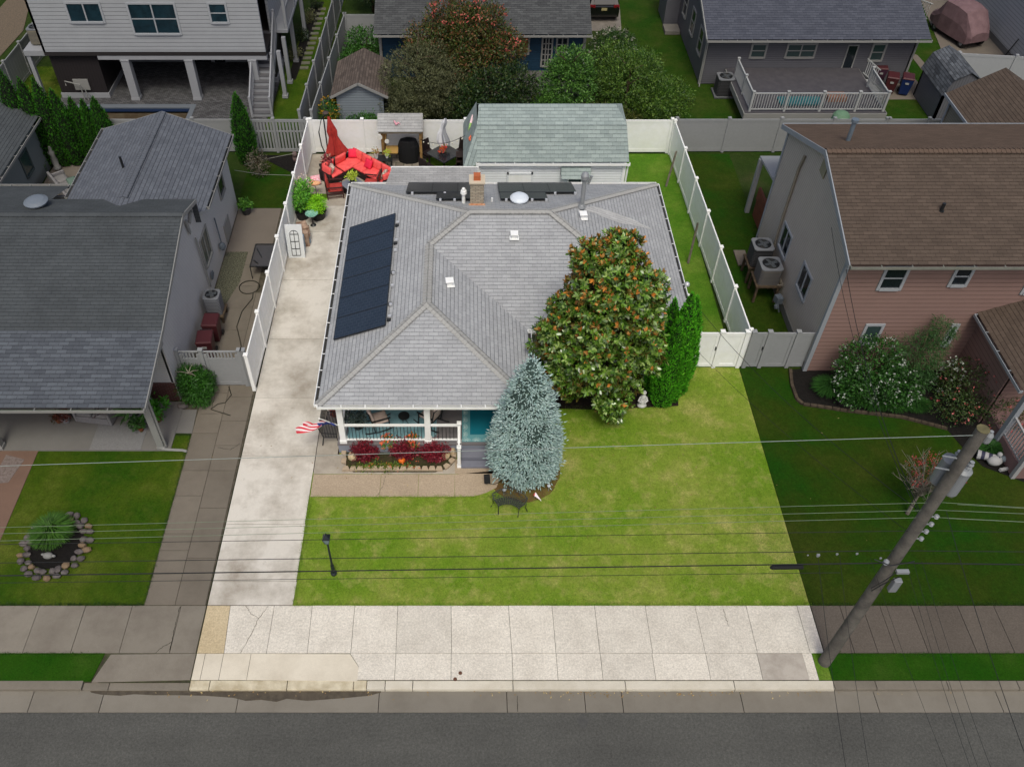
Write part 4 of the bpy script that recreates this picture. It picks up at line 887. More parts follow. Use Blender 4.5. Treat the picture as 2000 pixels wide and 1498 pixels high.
# front wing and porch at the right edge
mb = MB(); mb.slope([(18.25,22.98,3.0),(18.25,19.2,3.0),(21.5,19.2,4.4),(21.5,22.98,4.4)]); mb.slope([(24.75,19.2,3.0),(24.75,22.98,3.0),(21.5,22.98,4.4),(21.5,19.2,4.4)]); build(mb, 'front_wing_roof', ROOF_R, B)
gutter(B, (18.25,19.2,3.0), (18.25,22.9,3.0), (-1,0), TRR, drk=DARK)
mb = MB(); wall(mb, [(20.4,0),(23,0),(23,2.95),(20.4,2.95)], (18.55,0,0), (0,1,0), (-1,0,0)); build(mb, 'front_wing_wall', SID_P, B); mb = MB(); wall(mb, [(18.6,0),(24.5,0),(24.5,2.95),(18.6,2.95)], (0,20.4,0), (1,0,0), (0,-1,0)); build(mb, 'front_wing_wall', SID_P, B)
mb = MB(); mb.box(18.7,17.9,0,24,20.4,.6); build(mb, 'porch_floor', mat('pink_deck', (120,96,94), var=.06), B)
mb = MB(); mb.box(18.62,19.3,0,18.8,19.48,2.95); build(mb, 'post', TRR, B)
def rail(par, p0, p1, zb, zt, m, name='railing', sp=.13, bw=.035, lbl=None, capw=.07):
    p0 = Vector(p0); p1 = Vector(p1); mb = MB(); z = Vector((0,0,1)); mb.bar(p0+z*zt, p1+z*zt, capw, .05); mb.bar(p0+z*zb, p1+z*zb, .045, .05); f = build(mb, name, m, par, lbl)
    n = max(2, int((p1-p0).length/sp)); m2 = MB()
    for i in range(1, n): q = p0.lerp(p1, i/n); m2.bar(q+z*zb, q+z*zt, bw, bw)
    build(m2, 'balusters', m, f); return f
WH2 = mat('porch_white_dim', (150,150,152), var=.04)
for a, b in (((18.72,19.3,.6),(18.72,17.95,.6)),((18.72,17.95,.6),(20.6,17.95,.6))): rail(B, a, b, .1, .95, WH2)
for x, y in ((18.72,17.95),(20.6,17.95)): mb = MB(); mb.box(x-.07,y-.07,0,x+.07,y+.07,1.7); mb.box(x-.09,y-.09,1.7,x+.09,y+.09,1.74); build(mb, 'newel', WH2, B)
mb = MB(); mb.box(20.7,17.3,0,22.6,17.9,.3); mb.box(20.7,17.6,.3,22.6,17.9,.5); build(mb, 'steps', WH2, B)

# ------------------------------------------------------------------ raised white house (top left)
Wt = thing('house', 'raised white house on piers above a paved yard with empty pool', 'house', (-16, 46, 0))
WS = mat('pier_white', (140,142,147), var=.05)
hx0, hx1, hy = -21.8, -10.3, 43.2
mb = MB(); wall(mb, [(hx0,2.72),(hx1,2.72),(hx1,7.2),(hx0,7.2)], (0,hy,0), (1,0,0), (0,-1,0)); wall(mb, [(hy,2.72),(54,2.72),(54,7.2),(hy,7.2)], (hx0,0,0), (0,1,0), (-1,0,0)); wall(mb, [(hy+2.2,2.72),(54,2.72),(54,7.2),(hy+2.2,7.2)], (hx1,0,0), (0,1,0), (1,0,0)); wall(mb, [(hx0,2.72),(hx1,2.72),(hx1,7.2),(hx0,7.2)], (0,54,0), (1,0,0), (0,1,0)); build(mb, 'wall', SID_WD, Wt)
mb = MB(); mb.slope([(hx0-.4,hy-.4,7.2),(hx1+.4,hy-.4,7.2),(hx1+.4,48.6,9.2),(hx0-.4,48.6,9.2)]); mb.slope([(hx1+.4,54.4,7.2),(hx0-.4,54.4,7.2),(hx0-.4,48.6,9.2),(hx1+.4,48.6,9.2)]); build(mb, 'roof', ROOF_B, Wt)
mb = MB(); mb.box(hx0,hy+.01,2.5,hx1,54,2.71); build(mb, 'floor_slab', mat('dark_soffit', (40,37,38), var=.05), Wt)
mb = MB(); mb.box(-19.1,hy+.02,2.28,hx1,hy+.3,2.495); build(mb, 'beam', WS, Wt)
mb = MB(); mb.box(-21.75,43.5,0.28,-19.25,47,2.49); build(mb, 'storage_block', SID_K, Wt, 'black vertically sided storage block')
mb = MB(); mb.box(-21.8,43.45,0,-19.2,47.05,.28); build(mb, 'storage_base', WS, Wt)
mb = MB(); wall(mb, [(-19.2,.3),(hx1,.3),(hx1,2.49),(-19.2,2.49)], (0,47.6,0), (1,0,0), (0,-1,0)); build(mb, 'rear_wall', SID_K, Wt)
mb = MB(); mb.box(-19.2,47.5,0,hx1,47.6,.3); build(mb, 'rear_base', WS, Wt)
mb = MB(); mb.box(-11.9,45.2,.28,-10.4,47.5,2.49); build(mb, 'side_block', SID_K, Wt); mb = MB(); mb.box(-11.95,45.15,0,-10.35,47.5,.28); build(mb, 'side_block_base', WS, Wt)
for x in (-17.75,-14.42,-11.1): build(rpost(x,43.4,0,2.28,.42), 'pier', WS, Wt, bevel=.01)
for pa, pb, c, r_, m_ in (((140,42),(192,8),2,1,WB),((265,65),(338,9),2,2,WB),((415,43),(438,9),1,2,WB)): fwin(pa, pb, hy, c, r_, Wt, m_, mat('taped_glass', (30,52,62), (24,40,48), 3, .1, rough=.15, spec=.5), .1)
fwin((422,131),(440,116),47.5,1,1,Wt,WS,GLASS_D,.08); fwin((375,128),(412,116),47.5,1,1,Wt,WS,GLASS_D,.06)
# side stairs
n = 14; sx0, sx1 = -11.15, -10.15; sy0, sy1 = 41.5, 45.6
mb = MB(); mt2 = MB()
for i in range(n):
    y = sy0+(sy1-sy0)*i/n; z = 2.72*(i+1)/n; mb.box(sx0,y,z-2.72/n,sx1,y+.02,z-.03); mt2.box(sx0,y-.02,z-.03,sx1,y+(sy1-sy0)/n+.01,z)
mb.hexa([(sx0-.04,sy0-.1,-.02),(sx0,sy0-.1,-.02),(sx0,sy1,2.45),(sx0-.04,sy1,2.45),(sx0-.04,sy0-.1,.2),(sx0,sy0-.1,.2),(sx0,sy1,2.8),(sx0-.04,sy1,2.8)])
mb.hexa([(sx1,sy0-.1,-.02),(sx1+.04,sy0-.1,-.02),(sx1+.04,sy1,2.45),(sx1,sy1,2.45),(sx1,sy0-.1,.2),(sx1+.04,sy0-.1,.2),(sx1+.04,sy1,2.8),(sx1,sy1,2.8)])
st = build(mb, 'stairs', WS, Wt); build(mt2, 'treads', mat('grey_treads', (88,88,92), var=.05), st)
for x in (sx0-.02, sx1+.02):
    rail(Wt, (x,sy0,.1), (x,sy1,2.8), .12, .95, WS, sp=.16, bw=.03)
    for f in (0,.5,1): q = Vector((x,sy0,0)).lerp(Vector((x,sy1,2.7)), f); mb = MB(); mb.box(x-.06,q.y-.06,q.z,x+.06,q.y+.06,q.z+1.15); build(mb, 'newel', WS, Wt)
mb = MB(); mb.box(-10.3,45.6,2.6,-9.5,52,2.75); build(mb, 'side_deck', WS, Wt)
for x, y in (G(579,120)[:2],G(567,162)[:2],G(558,190)[:2],(-9.5,50.5)): mb = MB(); mb.box(x-.1,y-.1,0,x+.1,y+.1,2.6); mb.box(x-.15,y-.15,0,x+.15,y+.15,.16); build(mb, 'post', WS, Wt)
for y in (45.8,48.5,51.5): mb = MB(); mb.box(-9.65,y-.08,2.75,-9.5,y+.08,6.9); build(mb, 'post', WS, Wt)
rail(Wt, (-9.57,45.8,2.75), (-9.57,51.8,2.75), .12, 1.0, WS)
mb = MB(); mb.box(-23.0,43.5,2.35,-21.85,45.4,2.62); build(mb, 'platform', WS, Wt)
mb = MB(); mb.box(-22.95,43.55,0,-22.75,43.75,2.34); build(mb, 'post', WS, Wt)
# pool pit and its kerb
PIT = mat('pool_wall', (112,104,88), (84,72,56), 1.2, .1)
mb = MB(); mb.box(-20.7,38.6,-1.28,-20.55,42.5,-.05); mb.box(-14.65,38.6,-1.28,-14.5,42.5,-.05); mb.box(-20.7,42.4,-1.28,-14.5,42.55,-.35); mb.box(-20.7,38.5,-1.28,-14.5,38.6,-.05); po = build(mb, 'empty_pool', PIT, None, 'unfinished empty swimming pool with blue waterline tiles in the paved yard', 'pool')
mb = MB(); mb.box(-20.54,42.36,-.2,-14.66,42.42,-.06); build(mb, 'tile_band', mat('blue_tiles', (40,58,92), (30,44,72), 30, .1, rough=.3), po)
mb = MB(); mb.box(-20.75,42.4,-.04,-14.4,42.75,.02); mb.box(-14.66,38.6,-.04,-14.4,42.4,.02); build(mb, 'coping', mat('coping', (96,102,110), var=.05), po)
mb = MB(); mb.box(-20.54,38.62,-1.29,-14.66,42.38,-1.2); build(mb, 'pool_bottom', mat('pool_soil', (84,62,44), (60,44,34), 2, .2), po)

# ------------------------------------------------------------------ blue house behind (centre)
Cn = thing('house', 'blue house with dark shingles half hidden behind the trees at the back', 'house', (1, 48, 0))
mb = MB(); mb.slope([(-4.85,45.0,2.8),(6.75,45.0,2.8),(6.75,50.2,4.9),(-4.85,50.2,4.9)]); mb.slope([(6.75,55.4,2.8),(-4.85,55.4,2.8),(-4.85,50.2,4.9),(6.75,50.2,4.9)]); build(mb, 'roof', ROOF_B, Cn)
gutter(Cn, (-4.85,45.0,2.78), (6.75,45.0,2.78), (0,-1), TRD)
mb = MB(); wall(mb, [(-4.6,0),(6.5,0),(6.5,2.75),(-4.6,2.75)], (0,45.7,0), (1,0,0), (0,-1,0)); wall(mb, [(45.7,0),(55,0),(55,2.75),(50.2,4.75),(45.7,2.75)], (-4.6,0,0), (0,1,0), (-1,0,0)); wall(mb, [(45.7,0),(55,0),(55,2.75),(50.2,4.75),(45.7,2.75)], (6.5,0,0), (0,1,0), (1,0,0)); build(mb, 'wall', SID_B, Cn)
f = fwin((1010,104),(1032,72),45.7,1,1,Cn,TRD,mat('wood_door', (116,74,42), (98,60,34), 5), .1,nm='door')
f = fwin((1058,128),(1078,75),45.7,3,5,Cn,TRD,GLASS_D,.09,nm='french_window'); fwin((1088,100),(1108,75),45.7,2,2,Cn,TRD,GLASS_D,.09)
for x in (-4.66,6.41): mb = MB(); mb.box(x,45.64,0,x+.15,45.76,2.74); build(mb, 'corner_trim', TRD, Cn)
mb = MB(); mb.box(-1.0,42.1,.35,6.4,45.6,.45); build(mb, 'deck', mat('dim_deck', (92,90,90), var=.08), Cn)
for a, b in (((-1,42.1,.45),(2.6,42.1,.45)),((3.6,42.1,.45),(6.4,42.1,.45)),((-1,42.1,.45),(-1,45.5,.45)),((6.4,42.1,.45),(6.4,45.5,.45))): rail(Cn, a, b, .1, .95, TRD)
for x, y in ((-1,42.1),(2.6,42.1),(3.6,42.1),(6.4,42.1)): mb = MB(); mb.box(x-.06,y-.06,0,x+.06,y+.06,1.5); build(mb, 'newel', TRD, Cn)
mb = MB(); mb.box(2.62,41.5,0,3.58,42.05,.2); build(mb, 'steps', TRD, Cn)
# small brown roofed shed
Sd = thing('garden_shed', 'small pale shed with worn brown gable roof among shrubs behind the white fence', 'shed', (-5.5, 41.5, 0))
s0 = G(657,180,1.75); 
mb = MB(); mb.slope([(-6.75,43.9,1.85),(-6.75,40.2,1.85),(-5.3,40.2,2.6),(-5.3,43.9,2.6)]); mb.slope([(-3.85,40.2,1.85),(-3.85,43.9,1.85),(-5.3,43.9,2.6),(-5.3,40.2,2.6)]); build(mb, 'roof', ROOF_SH, Sd)
mb = MB(); wall(mb, [(-6.6,0),(-4.0,0),(-4.0,1.85),(-5.3,2.52),(-6.6,1.85)], (0,40.4,0), (1,0,0), (0,-1,0)); wall(mb, [(-6.6,0),(-4.0,0),(-4.0,1.85),(-5.3,2.52),(-6.6,1.85)], (0,43.7,0), (1,0,0), (0,1,0)); wall(mb, [(40.4,0),(43.7,0),(43.7,1.85),(40.4,1.85)], (-6.6,0,0), (0,1,0), (-1,0,0)); wall(mb, [(40.4,0),(43.7,0),(43.7,1.85),(40.4,1.85)], (-4.0,0,0), (0,1,0), (1,0,0)); build(mb, 'wall', SID_S, Sd)
mb = MB()
for a, b in (((-6.75,40.18,1.8),(-5.3,40.18,2.55)),((-5.3,40.18,2.55),(-3.85,40.18,1.8))): mb.bar(a, b, .04, .12)
build(mb, 'rake_board', TRD, Sd)

# ------------------------------------------------------------------ grey house behind right, with its deck
Dn = thing('house', 'grey sided house with navy shingles and a railed deck at the back right', 'house', (18.5, 47, 0))
mb = MB(); mb.slope([(12.72,44.3,2.85),(24.5,44.3,2.85),(24.5,50.4,5.0),(12.72,50.4,5.0)]); mb.slope([(24.5,56.5,2.85),(12.72,56.5,2.85),(12.72,50.4,5.0),(24.5,50.4,5.0)]); build(mb, 'roof', ROOF_GR, Dn)
gutter(Dn, (12.72,44.3,2.83), (24.5,44.3,2.83), (0,-1), TRD)
mb = MB(); mb.bar((12.7,44.3,2.8),(12.7,50.4,4.95), .05, .16); build(mb, 'rake_board', TRD, Dn)
mb = MB(); wall(mb, [(12.95,0),(24.2,0),(24.2,2.8),(12.95,2.8)], (0,45.0,0), (1,0,0), (0,-1,0)); wall(mb, [(45,0),(56,0),(56,2.8),(50.4,4.85),(45,2.8)], (12.95,0,0), (0,1,0), (-1,0,0)); wall(mb, [(45,0),(56,0),(56,2.8),(50.4,4.85),(45,2.8)], (24.2,0,0), (0,1,0), (1,0,0)); build(mb, 'wall', SID_G, Dn)
for x in (12.9,24.14): mb = MB(); mb.box(x,44.95,0,x+.1,45.05,2.8); build(mb, 'corner_trim', TRD, Dn)
mb = MB(); mb.tube([(12.9,44.5,2.7),(12.98,44.9,2.5),(12.98,44.9,.1),(12.9,44.6,.05)], .04); build(mb, 'downspout', TRD, Dn)
for pa, pb, c in (((1466,111),(1497,88),1),((1535,111),(1594,88),2),((1698,117),(1730,88),1)): fwin(pa, pb, 45.0, c, 2, Dn, TRD, GLASS_G, .1)
fwin((1638,152),(1676,90),45.0,1,1,Dn,TRD,GLASS_D,.06,nm='door',sill=False)
for y in (45.9,48.2,50.5): window(Dn, (12.95,y,1.2), (0,1,0), .8, 1.25, TRD, GLASS_D, (-1,0,0), rows=2)
mb = MB(); mb.box(12.1,52.2,0,12.94,54.2,2.2); build(mb, 'bay', SID_G, Dn); mb = MB(); mb.slope([(11.85,54.4,2.2),(11.85,52.0,2.2),(12.94,52.0,2.75),(12.94,54.4,2.75)]); mb.face([(11.85,52.0,2.2),(12.94,52.0,2.75),(12.94,52.0,2.2)]); build(mb, 'bay_roof', ROOF_SH, Dn)
mb = MB(); mb.box(12.0,50.9,0,12.9,51.9,.2); build(mb, 'window_well', mat('stone_edge', (112,108,102), var=.15), Dn)
mb = MB(); mb.obox(GY(1606,148,44.95), (.2,.08,.2)); build(mb, 'meter_box', TRD, Dn)
dz = .95; dx0, dx1, dy0 = 14.25, 21.45, 40.25
mb = MB(); mb.box(dx0,dy0,dz-.06,dx1,44.95,dz); dk = build(mb, 'deck', mat('grey_boards', (74,72,76), (66,64,69), 3, .06), Dn)
mb = MB(); mb.box(dx0-.03,dy0-.05,dz-.34,dx1+.03,dy0-.002,dz-.03); mb.box(dx0-.05,dy0,dz-.34,dx0-.002,44.9,dz-.03); mb.box(dx1+.002,dy0,dz-.34,dx1+.05,44.9,dz-.03); build(mb, 'rim_board', TRD, dk)
mb = MB()
for x in (dx0+.2,(dx0+dx1)/2,dx1-.2):
    for y in (dy0+.2,43.5): mb.box(x-.06,y-.06,0,x+.06,y+.06,dz-.07)
build(mb, 'deck_posts', SOIL_W, dk)
RW = mat('railing_grey_white', (156,158,158), var=.04)
px_ = [dx0+.25, dx0+2.0, dx0+3.8, dx0+5.6, dx1-.15]
for i in range(4): rail(Dn, (px_[i],dy0+.15,dz), (px_[i+1],dy0+.15,dz), .12, .98, RW)
rail(Dn, (dx0+.25,dy0+.15,dz), (dx0+.25,43.9,dz), .12, .98, RW); rail(Dn, (dx1-.15,dy0+.15,dz), (dx1-.15,42.9,dz), .12, .98, RW)
for x in px_: mb = MB(); mb.box(x-.055,dy0+.095,dz-.1,x+.055,dy0+.205,dz+1.08); mb.box(x-.075,dy0+.075,dz+1.08,x+.075,dy0+.225,dz+1.11); build(mb, 'newel', RW, Dn)
for x, y in ((dx0+.25,43.9),(dx0+.25,42.1),(dx1-.15,42.9)): mb = MB(); mb.box(x-.055,y-.055,dz-.1,x+.055,y+.055,dz+1.08); mb.box(x-.075,y-.075,dz+1.08,x+.075,y+.075,dz+1.11); build(mb, 'newel', RW, Dn)
mb = MB(); mb.box(21.5,42.95,0,22.4,44.3,.3); mb.box(21.5,42.95,.3,22.0,44.3,.62); build(mb, 'steps', RW, Dn)
rail(Dn, (21.5,44.3,.9), (22.4,44.3,.25), .12, .9, RW)
# white sided building at the top right corner
E_ = thing('house', 'white sided building at the top right corner beside the covered cart', 'house', (35, 52, 0))
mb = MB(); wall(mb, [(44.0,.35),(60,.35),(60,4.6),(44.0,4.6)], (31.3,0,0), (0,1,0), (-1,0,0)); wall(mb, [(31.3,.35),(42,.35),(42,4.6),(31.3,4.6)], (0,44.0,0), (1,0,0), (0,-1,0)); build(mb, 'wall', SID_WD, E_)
mb = MB(); mb.box(31.32,44.02,0,42,60,.34); build(mb, 'foundation', mat('foundation', (98,98,98)), E_)
mb = MB(); mb.slope([(31,60.3,4.6),(31,43.7,4.6),(36.5,43.7,6.6),(36.5,60.3,6.6)]); mb.slope([(42,43.7,4.6),(42,60.3,4.6),(36.5,60.3,6.6),(36.5,43.7,6.6)]); build(mb, 'roof', ROOF_B, E_)
# low building at the far left edge
Fb = thing('house', 'low grey building with dark roof at the left edge behind the slate roof', 'house', (-23, 34, 0))
mb = MB(); mb.slope([(-19.9,31,2.75),(-19.9,37.6,2.75),(-23.4,37.6,4.1),(-23.4,31,4.1)]); mb.slope([(-27,37.6,2.75),(-27,31,2.75),(-23.4,31,4.1),(-23.4,37.6,4.1)]); build(mb, 'roof', ROOF_L, Fb)
gutter(Fb, (-19.9,31,2.72), (-19.9,37.6,2.72), (1,0), TRD)
mb = MB(); wall(mb, [(31.2,0),(37.3,0),(37.3,2.7),(31.2,2.7)], (-20.25,0,0), (0,1,0), (1,0,0)); wall(mb, [(-26.6,0),(-20.25,0),(-20.25,2.7),(-23.4,3.9),(-26.6,2.7)], (0,37.3,0), (1,0,0), (0,1,0)); wall(mb, [(-26.6,0),(-20.25,0),(-20.25,2.7),(-26.6,2.7)], (0,31.2,0), (1,0,0), (0,-1,0)); build(mb, 'wall', siding('pale_stucco', (112,120,122), 3), Fb)
window(Fb, (-20.25,34.4,1.0), (0,1,0), .8, 1.0, mat('grey_green_trim', (70,80,80)), GLASS_G, (1,0,0), rows=1, fw=.06)
sheet('patio_left', rect(-20.2,31,-15.5,37.6), -.02, TANC, .02)
# weathered gambrel shed behind the right house
Gs = thing('garden_shed', 'weathered barrel-roofed shed with patchy shingles by the pale fence', 'shed', (25.3, 42, 0))
pr = [(24.3,1.5),(24.6,2.35),(25.3,2.75),(26.0,2.35),(26.3,1.5)]
mb = MB()
for i in range(4):
    a, b = pr[i], pr[i+1]
    if i < 2: mb.slope([(a[0],43.9,a[1]),(a[0],40.9,a[1]),(b[0],40.9,b[1]),(b[0],43.9,b[1])])
    else: mb.slope([(b[0],40.9,b[1]),(b[0],43.9,b[1]),(a[0],43.9,a[1]),(a[0],40.9,a[1])])
build(mb, 'roof', ROOF_OLD, Gs)
mb = MB(); q = [(24.4,0),(26.2,0),(26.2,1.5),(25.95,2.3),(25.3,2.68),(24.65,2.3),(24.4,1.5)]; wall(mb, q, (0,41.0,0), (1,0,0), (0,-1,0)); wall(mb, q, (0,43.8,0), (1,0,0), (0,1,0)); wall(mb, [(41,0),(43.8,0),(43.8,1.5),(41,1.5)], (24.4,0,0), (0,1,0), (-1,0,0)); wall(mb, [(41,0),(43.8,0),(43.8,1.5),(41,1.5)], (26.2,0,0), (0,1,0), (1,0,0)); build(mb, 'wall', siding('old_boards', (96,96,102), .14, axis=0), Gs)
# ------------------------------------------------------------------ things on the main property
RED = mat('coral_cushion', (236,98,94), (222,82,82), 5, .06, 20, .8)
RED2 = mat('crimson_cushion', (222,40,72), var=.05)
RED3 = mat('brick_red_cushion', (178,66,58), (158,54,50), 5, .06)
WICK = mat('dark_wicker', (42,30,32), (28,20,22), 60, .2, rough=.6, bmp=.004)
BRZ = mat('bronze_frame', (66,38,36), var=.1, rough=.5)
TAN = mat('tan_cushion', (206,188,178), (192,172,162), 4, .05)
FLORAL = mat('floral_fabric', (226,206,190), (120,96,90), 22, .12)
def cushion(mb, c, size, rz=0, tilt=0, ax='x'):
    M = Matrix.Translation(c) @ Matrix.Rotation(rz, 4, 'Z') @ Matrix.Rotation(tilt, 4, ax.upper()); a, b, d = [q/2 for q in size]
    n = 6; k = len(mb.v)
    for s in (-1, 1):
        for i in range(n+1):
            for j in range(n+1):
                u, v = -1+2*i/n, -1+2*j/n; e = (1-abs(u)**4)*(1-abs(v)**4)
                mb.v.append(tuple(M @ Vector((a*u*(1-.04*(1-e)), b*v*(1-.04*(1-e)), s*d*(.45+.55*e**.5)))))
    def id_(s, i, j): return k + s*(n+1)**2 + i*(n+1)+j
    for i in range(n):
        for j in range(n):
            for s in (0, 1):
                q = (id_(s,i,j), id_(s,i+1,j), id_(s,i+1,j+1), id_(s,i,j+1)); mb.f.append(q if s else q[::-1]); mb.uv.append(None); mb.mi.append(mb.m)
    for i in range(n):
        for q in ((id_(0,i,0),id_(0,i+1,0),id_(1,i+1,0),id_(1,i,0)),(id_(0,i+1,n),id_(0,i,n),id_(1,i,n),id_(1,i+1,n)),(id_(0,0,i+1),id_(0,0,i),id_(1,0,i),id_(1,0,i+1)),(id_(0,n,i),id_(0,n,i+1),id_(1,n,i+1),id_(1,n,i))): mb.f.append(q); mb.uv.append(None); mb.mi.append(mb.m)
    return mb
# sectional sofa: corner at the back, two arms running down-left and down-right
CR = Vector((-5.45, 37.3, 0)); dl = Vector((-.83,-.86,0)).normalized(); dr_ = Vector((.80,-.72,0)).normalized()
SO = thing('sectional_sofa', 'large L-shaped dark wicker sofa with coral red cushions on the back patio', 'sofa', tuple(CR))
al = math.atan2(dl.y, dl.x); ar = math.atan2(dr_.y, dr_.x); il = Vector((dl.y*-1, dl.x, 0)); il = il if il.y < 0 else -il; ir = Vector((-dr_.y, dr_.x, 0)); ir = ir if ir.y < 0 else -ir
mb = MB()
for d, n_, a, L in ((dl, il, al, 2.1), (dr_, ir, ar, 2.9)):
    c = CR + d*(L/2) + n_*.42; mb.obox((c.x,c.y,.17), (L,.84,.3), a)
    c = CR + d*(L/2) + n_*.05; mb.obox((c.x,c.y,.36), (L,.09,.68), a)
    c = CR + d*(L+.04) + n_*.42; mb.obox((c.x,c.y,.3), (.1,.86,.58), a)
build(mb, 'frame', WICK, SO, bevel=.015)
for d, n_, a, ks in ((dl, il, al, (.95,1.7)), (dr_, ir, ar, (.45,1.1,1.78,2.45))):
    for t in ks:
        mb = MB(); c = CR + d*t + n_*.46; cushion(mb, (c.x,c.y,.40), (.68,.74,.17), a); build(mb, 'seat_cushion', RED, SO, smooth=True)
        mb = MB(); c = CR + d*t + n_*.14; cushion(mb, (c.x,c.y,.66), (.64,.46,.16), a, R(78) , 'x'); build(mb, 'back_cushion', RED, SO, smooth=True)
mb = MB(); c = CR + (dl+dr_).normalized()*.5; cushion(mb, (c.x,c.y,.40), (.74,.74,.17), al); build(mb, 'seat_cushion', RED, SO, smooth=True)
mb = MB(); c = CR + dl*2.06 + il*.44; cushion(mb, (c.x,c.y,.66), (.66,.46,.16), al+math.pi/2, R(80)); build(mb, 'back_cushion', RED, SO, smooth=True)
mb = MB(); c = CR + dr_*2.86 + ir*.44; cushion(mb, (c.x,c.y,.62), (.66,.42,.16), ar+math.pi/2, R(80)); build(mb, 'back_cushion', RED, SO, smooth=True)
def pillow(c, rz, m, lbl, tilt=60):
    mb = MB(); cushion(mb, c, (.44,.44,.18), rz, R(tilt)); build(mb, 'throw_pillow', m, None, lbl, 'pillow', smooth=True)
c = CR + (dl+dr_).normalized()*.38; pillow((c.x,c.y,.70), 0, RED2, 'crimson throw pillow in the corner of the coral sofa')
c = CR + dr_*1.45 + ir*.36; pillow((c.x,c.y,.66), ar, RED2, 'crimson throw pillow halfway along the long arm of the coral sofa')
c = CR + dl*1.82 + il*.5; pillow((c.x,c.y,.66), al+1.2, FLORAL, 'patterned floral pillow on the left end of the coral sofa')
c = CR + dr_*2.62 + ir*.5; pillow((c.x,c.y,.66), ar-1.2, FLORAL, 'patterned floral pillow on the right end of the coral sofa')
p = G(605,352,.0); mb = MB(); cushion(mb, (p[0]+.35,p[1]-.3,.2), (.46,.46,.18), .3, .8); build(mb, 'throw_pillow', mat('pink_print', (236,214,220), (226,120,140), 16, .08), None, 'white and pink printed pillow alone on the patio by the left fence', 'pillow', smooth=True)
def armchair(loc, rz, lbl):
    t = thing('armchair', lbl, 'armchair', (0,0,0)); mb = MB()
    for x in (-.36,.36):
        mb.bar((x,-.36,0),(x,-.36,.6),.05); mb.bar((x,.38,0),(x,.42,1.0),.05); mb.bar((x,-.4,.6),(x,.4,.62),.06,.04); mb.bar((x,-.36,.28),(x,.4,.28),.04)
    mb.bar((-.36,-.36,.28),(.36,-.36,.28),.04); mb.bar((-.36,.4,.28),(.36,.4,.28),.04); mb.bar((-.36,.42,1.0),(.36,.42,1.0),.05); mb.bar((-.36,-.36,.1),(-.36,.4,.1),.03); mb.bar((.36,-.36,.1),(.36,.4,.1),.03)
    build(mb, 'frame', BRZ, t)
    mb = MB(); cushion(mb, (0,-.02,.4), (.66,.7,.16)); build(mb, 'seat_cushion', RED3, t, smooth=True)
    mb = MB(); cushion(mb, (0,.34,.72), (.64,.6,.14), 0, R(82)); build(mb, 'back_cushion', RED3, t, smooth=True)
    t.location = loc; t.rotation_euler = (0,0,rz); return t
p = G(655,372); armchair((p[0]+.05,p[1]-.35,0), R(100), 'brick red armchair with bronze frame at the left of the low patio table')
p = G(722,366); armchair((p[0]+.15,p[1]-.25,0), R(-100), 'brick red armchair with bronze frame mostly hidden behind the house roof edge')
t = thing('coffee_table', 'low square dark wicker table with glass top between the red armchairs', 'table', (-5.28,34.75,0))
mb = MB(); mb.obox((-5.28,34.75,.2), (.82,.82,.4), R(40)); build(mb, 'base', WICK, t); mb = MB(); mb.obox((-5.28,34.75,.415), (.9,.9,.025), R(40)); build(mb, 'table_top', mat('grey_glass', (120,124,132), rough=.15, spec=.6), t)
GR_B = leafm('leaf_bright', [(120,178,40),(92,150,30),(150,200,60)]); GR_M = leafm('leaf_mid', [(46,92,26),(70,120,36),(96,140,50)]); GR_D = leafm('leaf_deep', [(24,50,18),(36,66,24),(54,84,34)])
def potted(c, r, h, pm, lm, lbl, R_=.3, H_=.4, n=60, L=.12, W=.05, seed=1, cat='potted plant', nm='potted_plant', extra=None, tall=0, grp=None):
    t = thing(nm, lbl, cat, (c[0],c[1],c[2]), grp); mb = MB(); mb.lathe([(r*.7,0),(r*.95,h*.85),(r*1.05,h*.86),(r*1.05,h),(r*.9,h),(r*.88,h*.9)], c, 16); build(mb, 'pot', pm, t, smooth=False)
    mb = MB(); mb.cyl((c[0],c[1],c[2]+h*.5),(c[0],c[1],c[2]+h+H_*.5), .02, .01, 6); build(mb, 'stem', SOIL_W, t)
    foliage('foliage', [(c[0],c[1],c[2]+h+H_*.45+tall,R_,R_,H_*.6)], n, 7, .05, L, W, lm, t, seed, shell=.8, zmin=c[2])
    if extra: foliage('flowers', [(c[0],c[1],c[2]+h+H_*.5+tall,R_*1.05,R_*1.05,H_*.66)], extra[1], 4, .025, .06, .05, extra[0], t, seed+5, shell=.1, zmin=c[2], kind='stuff')
    return t
BLK = mat('black_pot', (26,27,29), var=.1, rough=.5)
t = potted((-5.28,34.75,.43), .13, .32, mat('dark_vase', (60,60,58), var=.1), leafm('leaf_lime', [(150,176,40),(176,196,64),(196,206,90)]), 'lime green plant in a tall dark vase on the low patio table', .22, .26, 26, .16, .05, 3)
p = G(641,340); potted((p[0],p[1]-.2,.0), .17, .6, TERRA, leafm('leaf_coleus', [(120,40,52),(150,64,70),(96,30,40),(180,130,110)]), 'reddish leafed plant in a terracotta pot at the left end of the sofa', .25, .45, 30, .16, .09, 4)
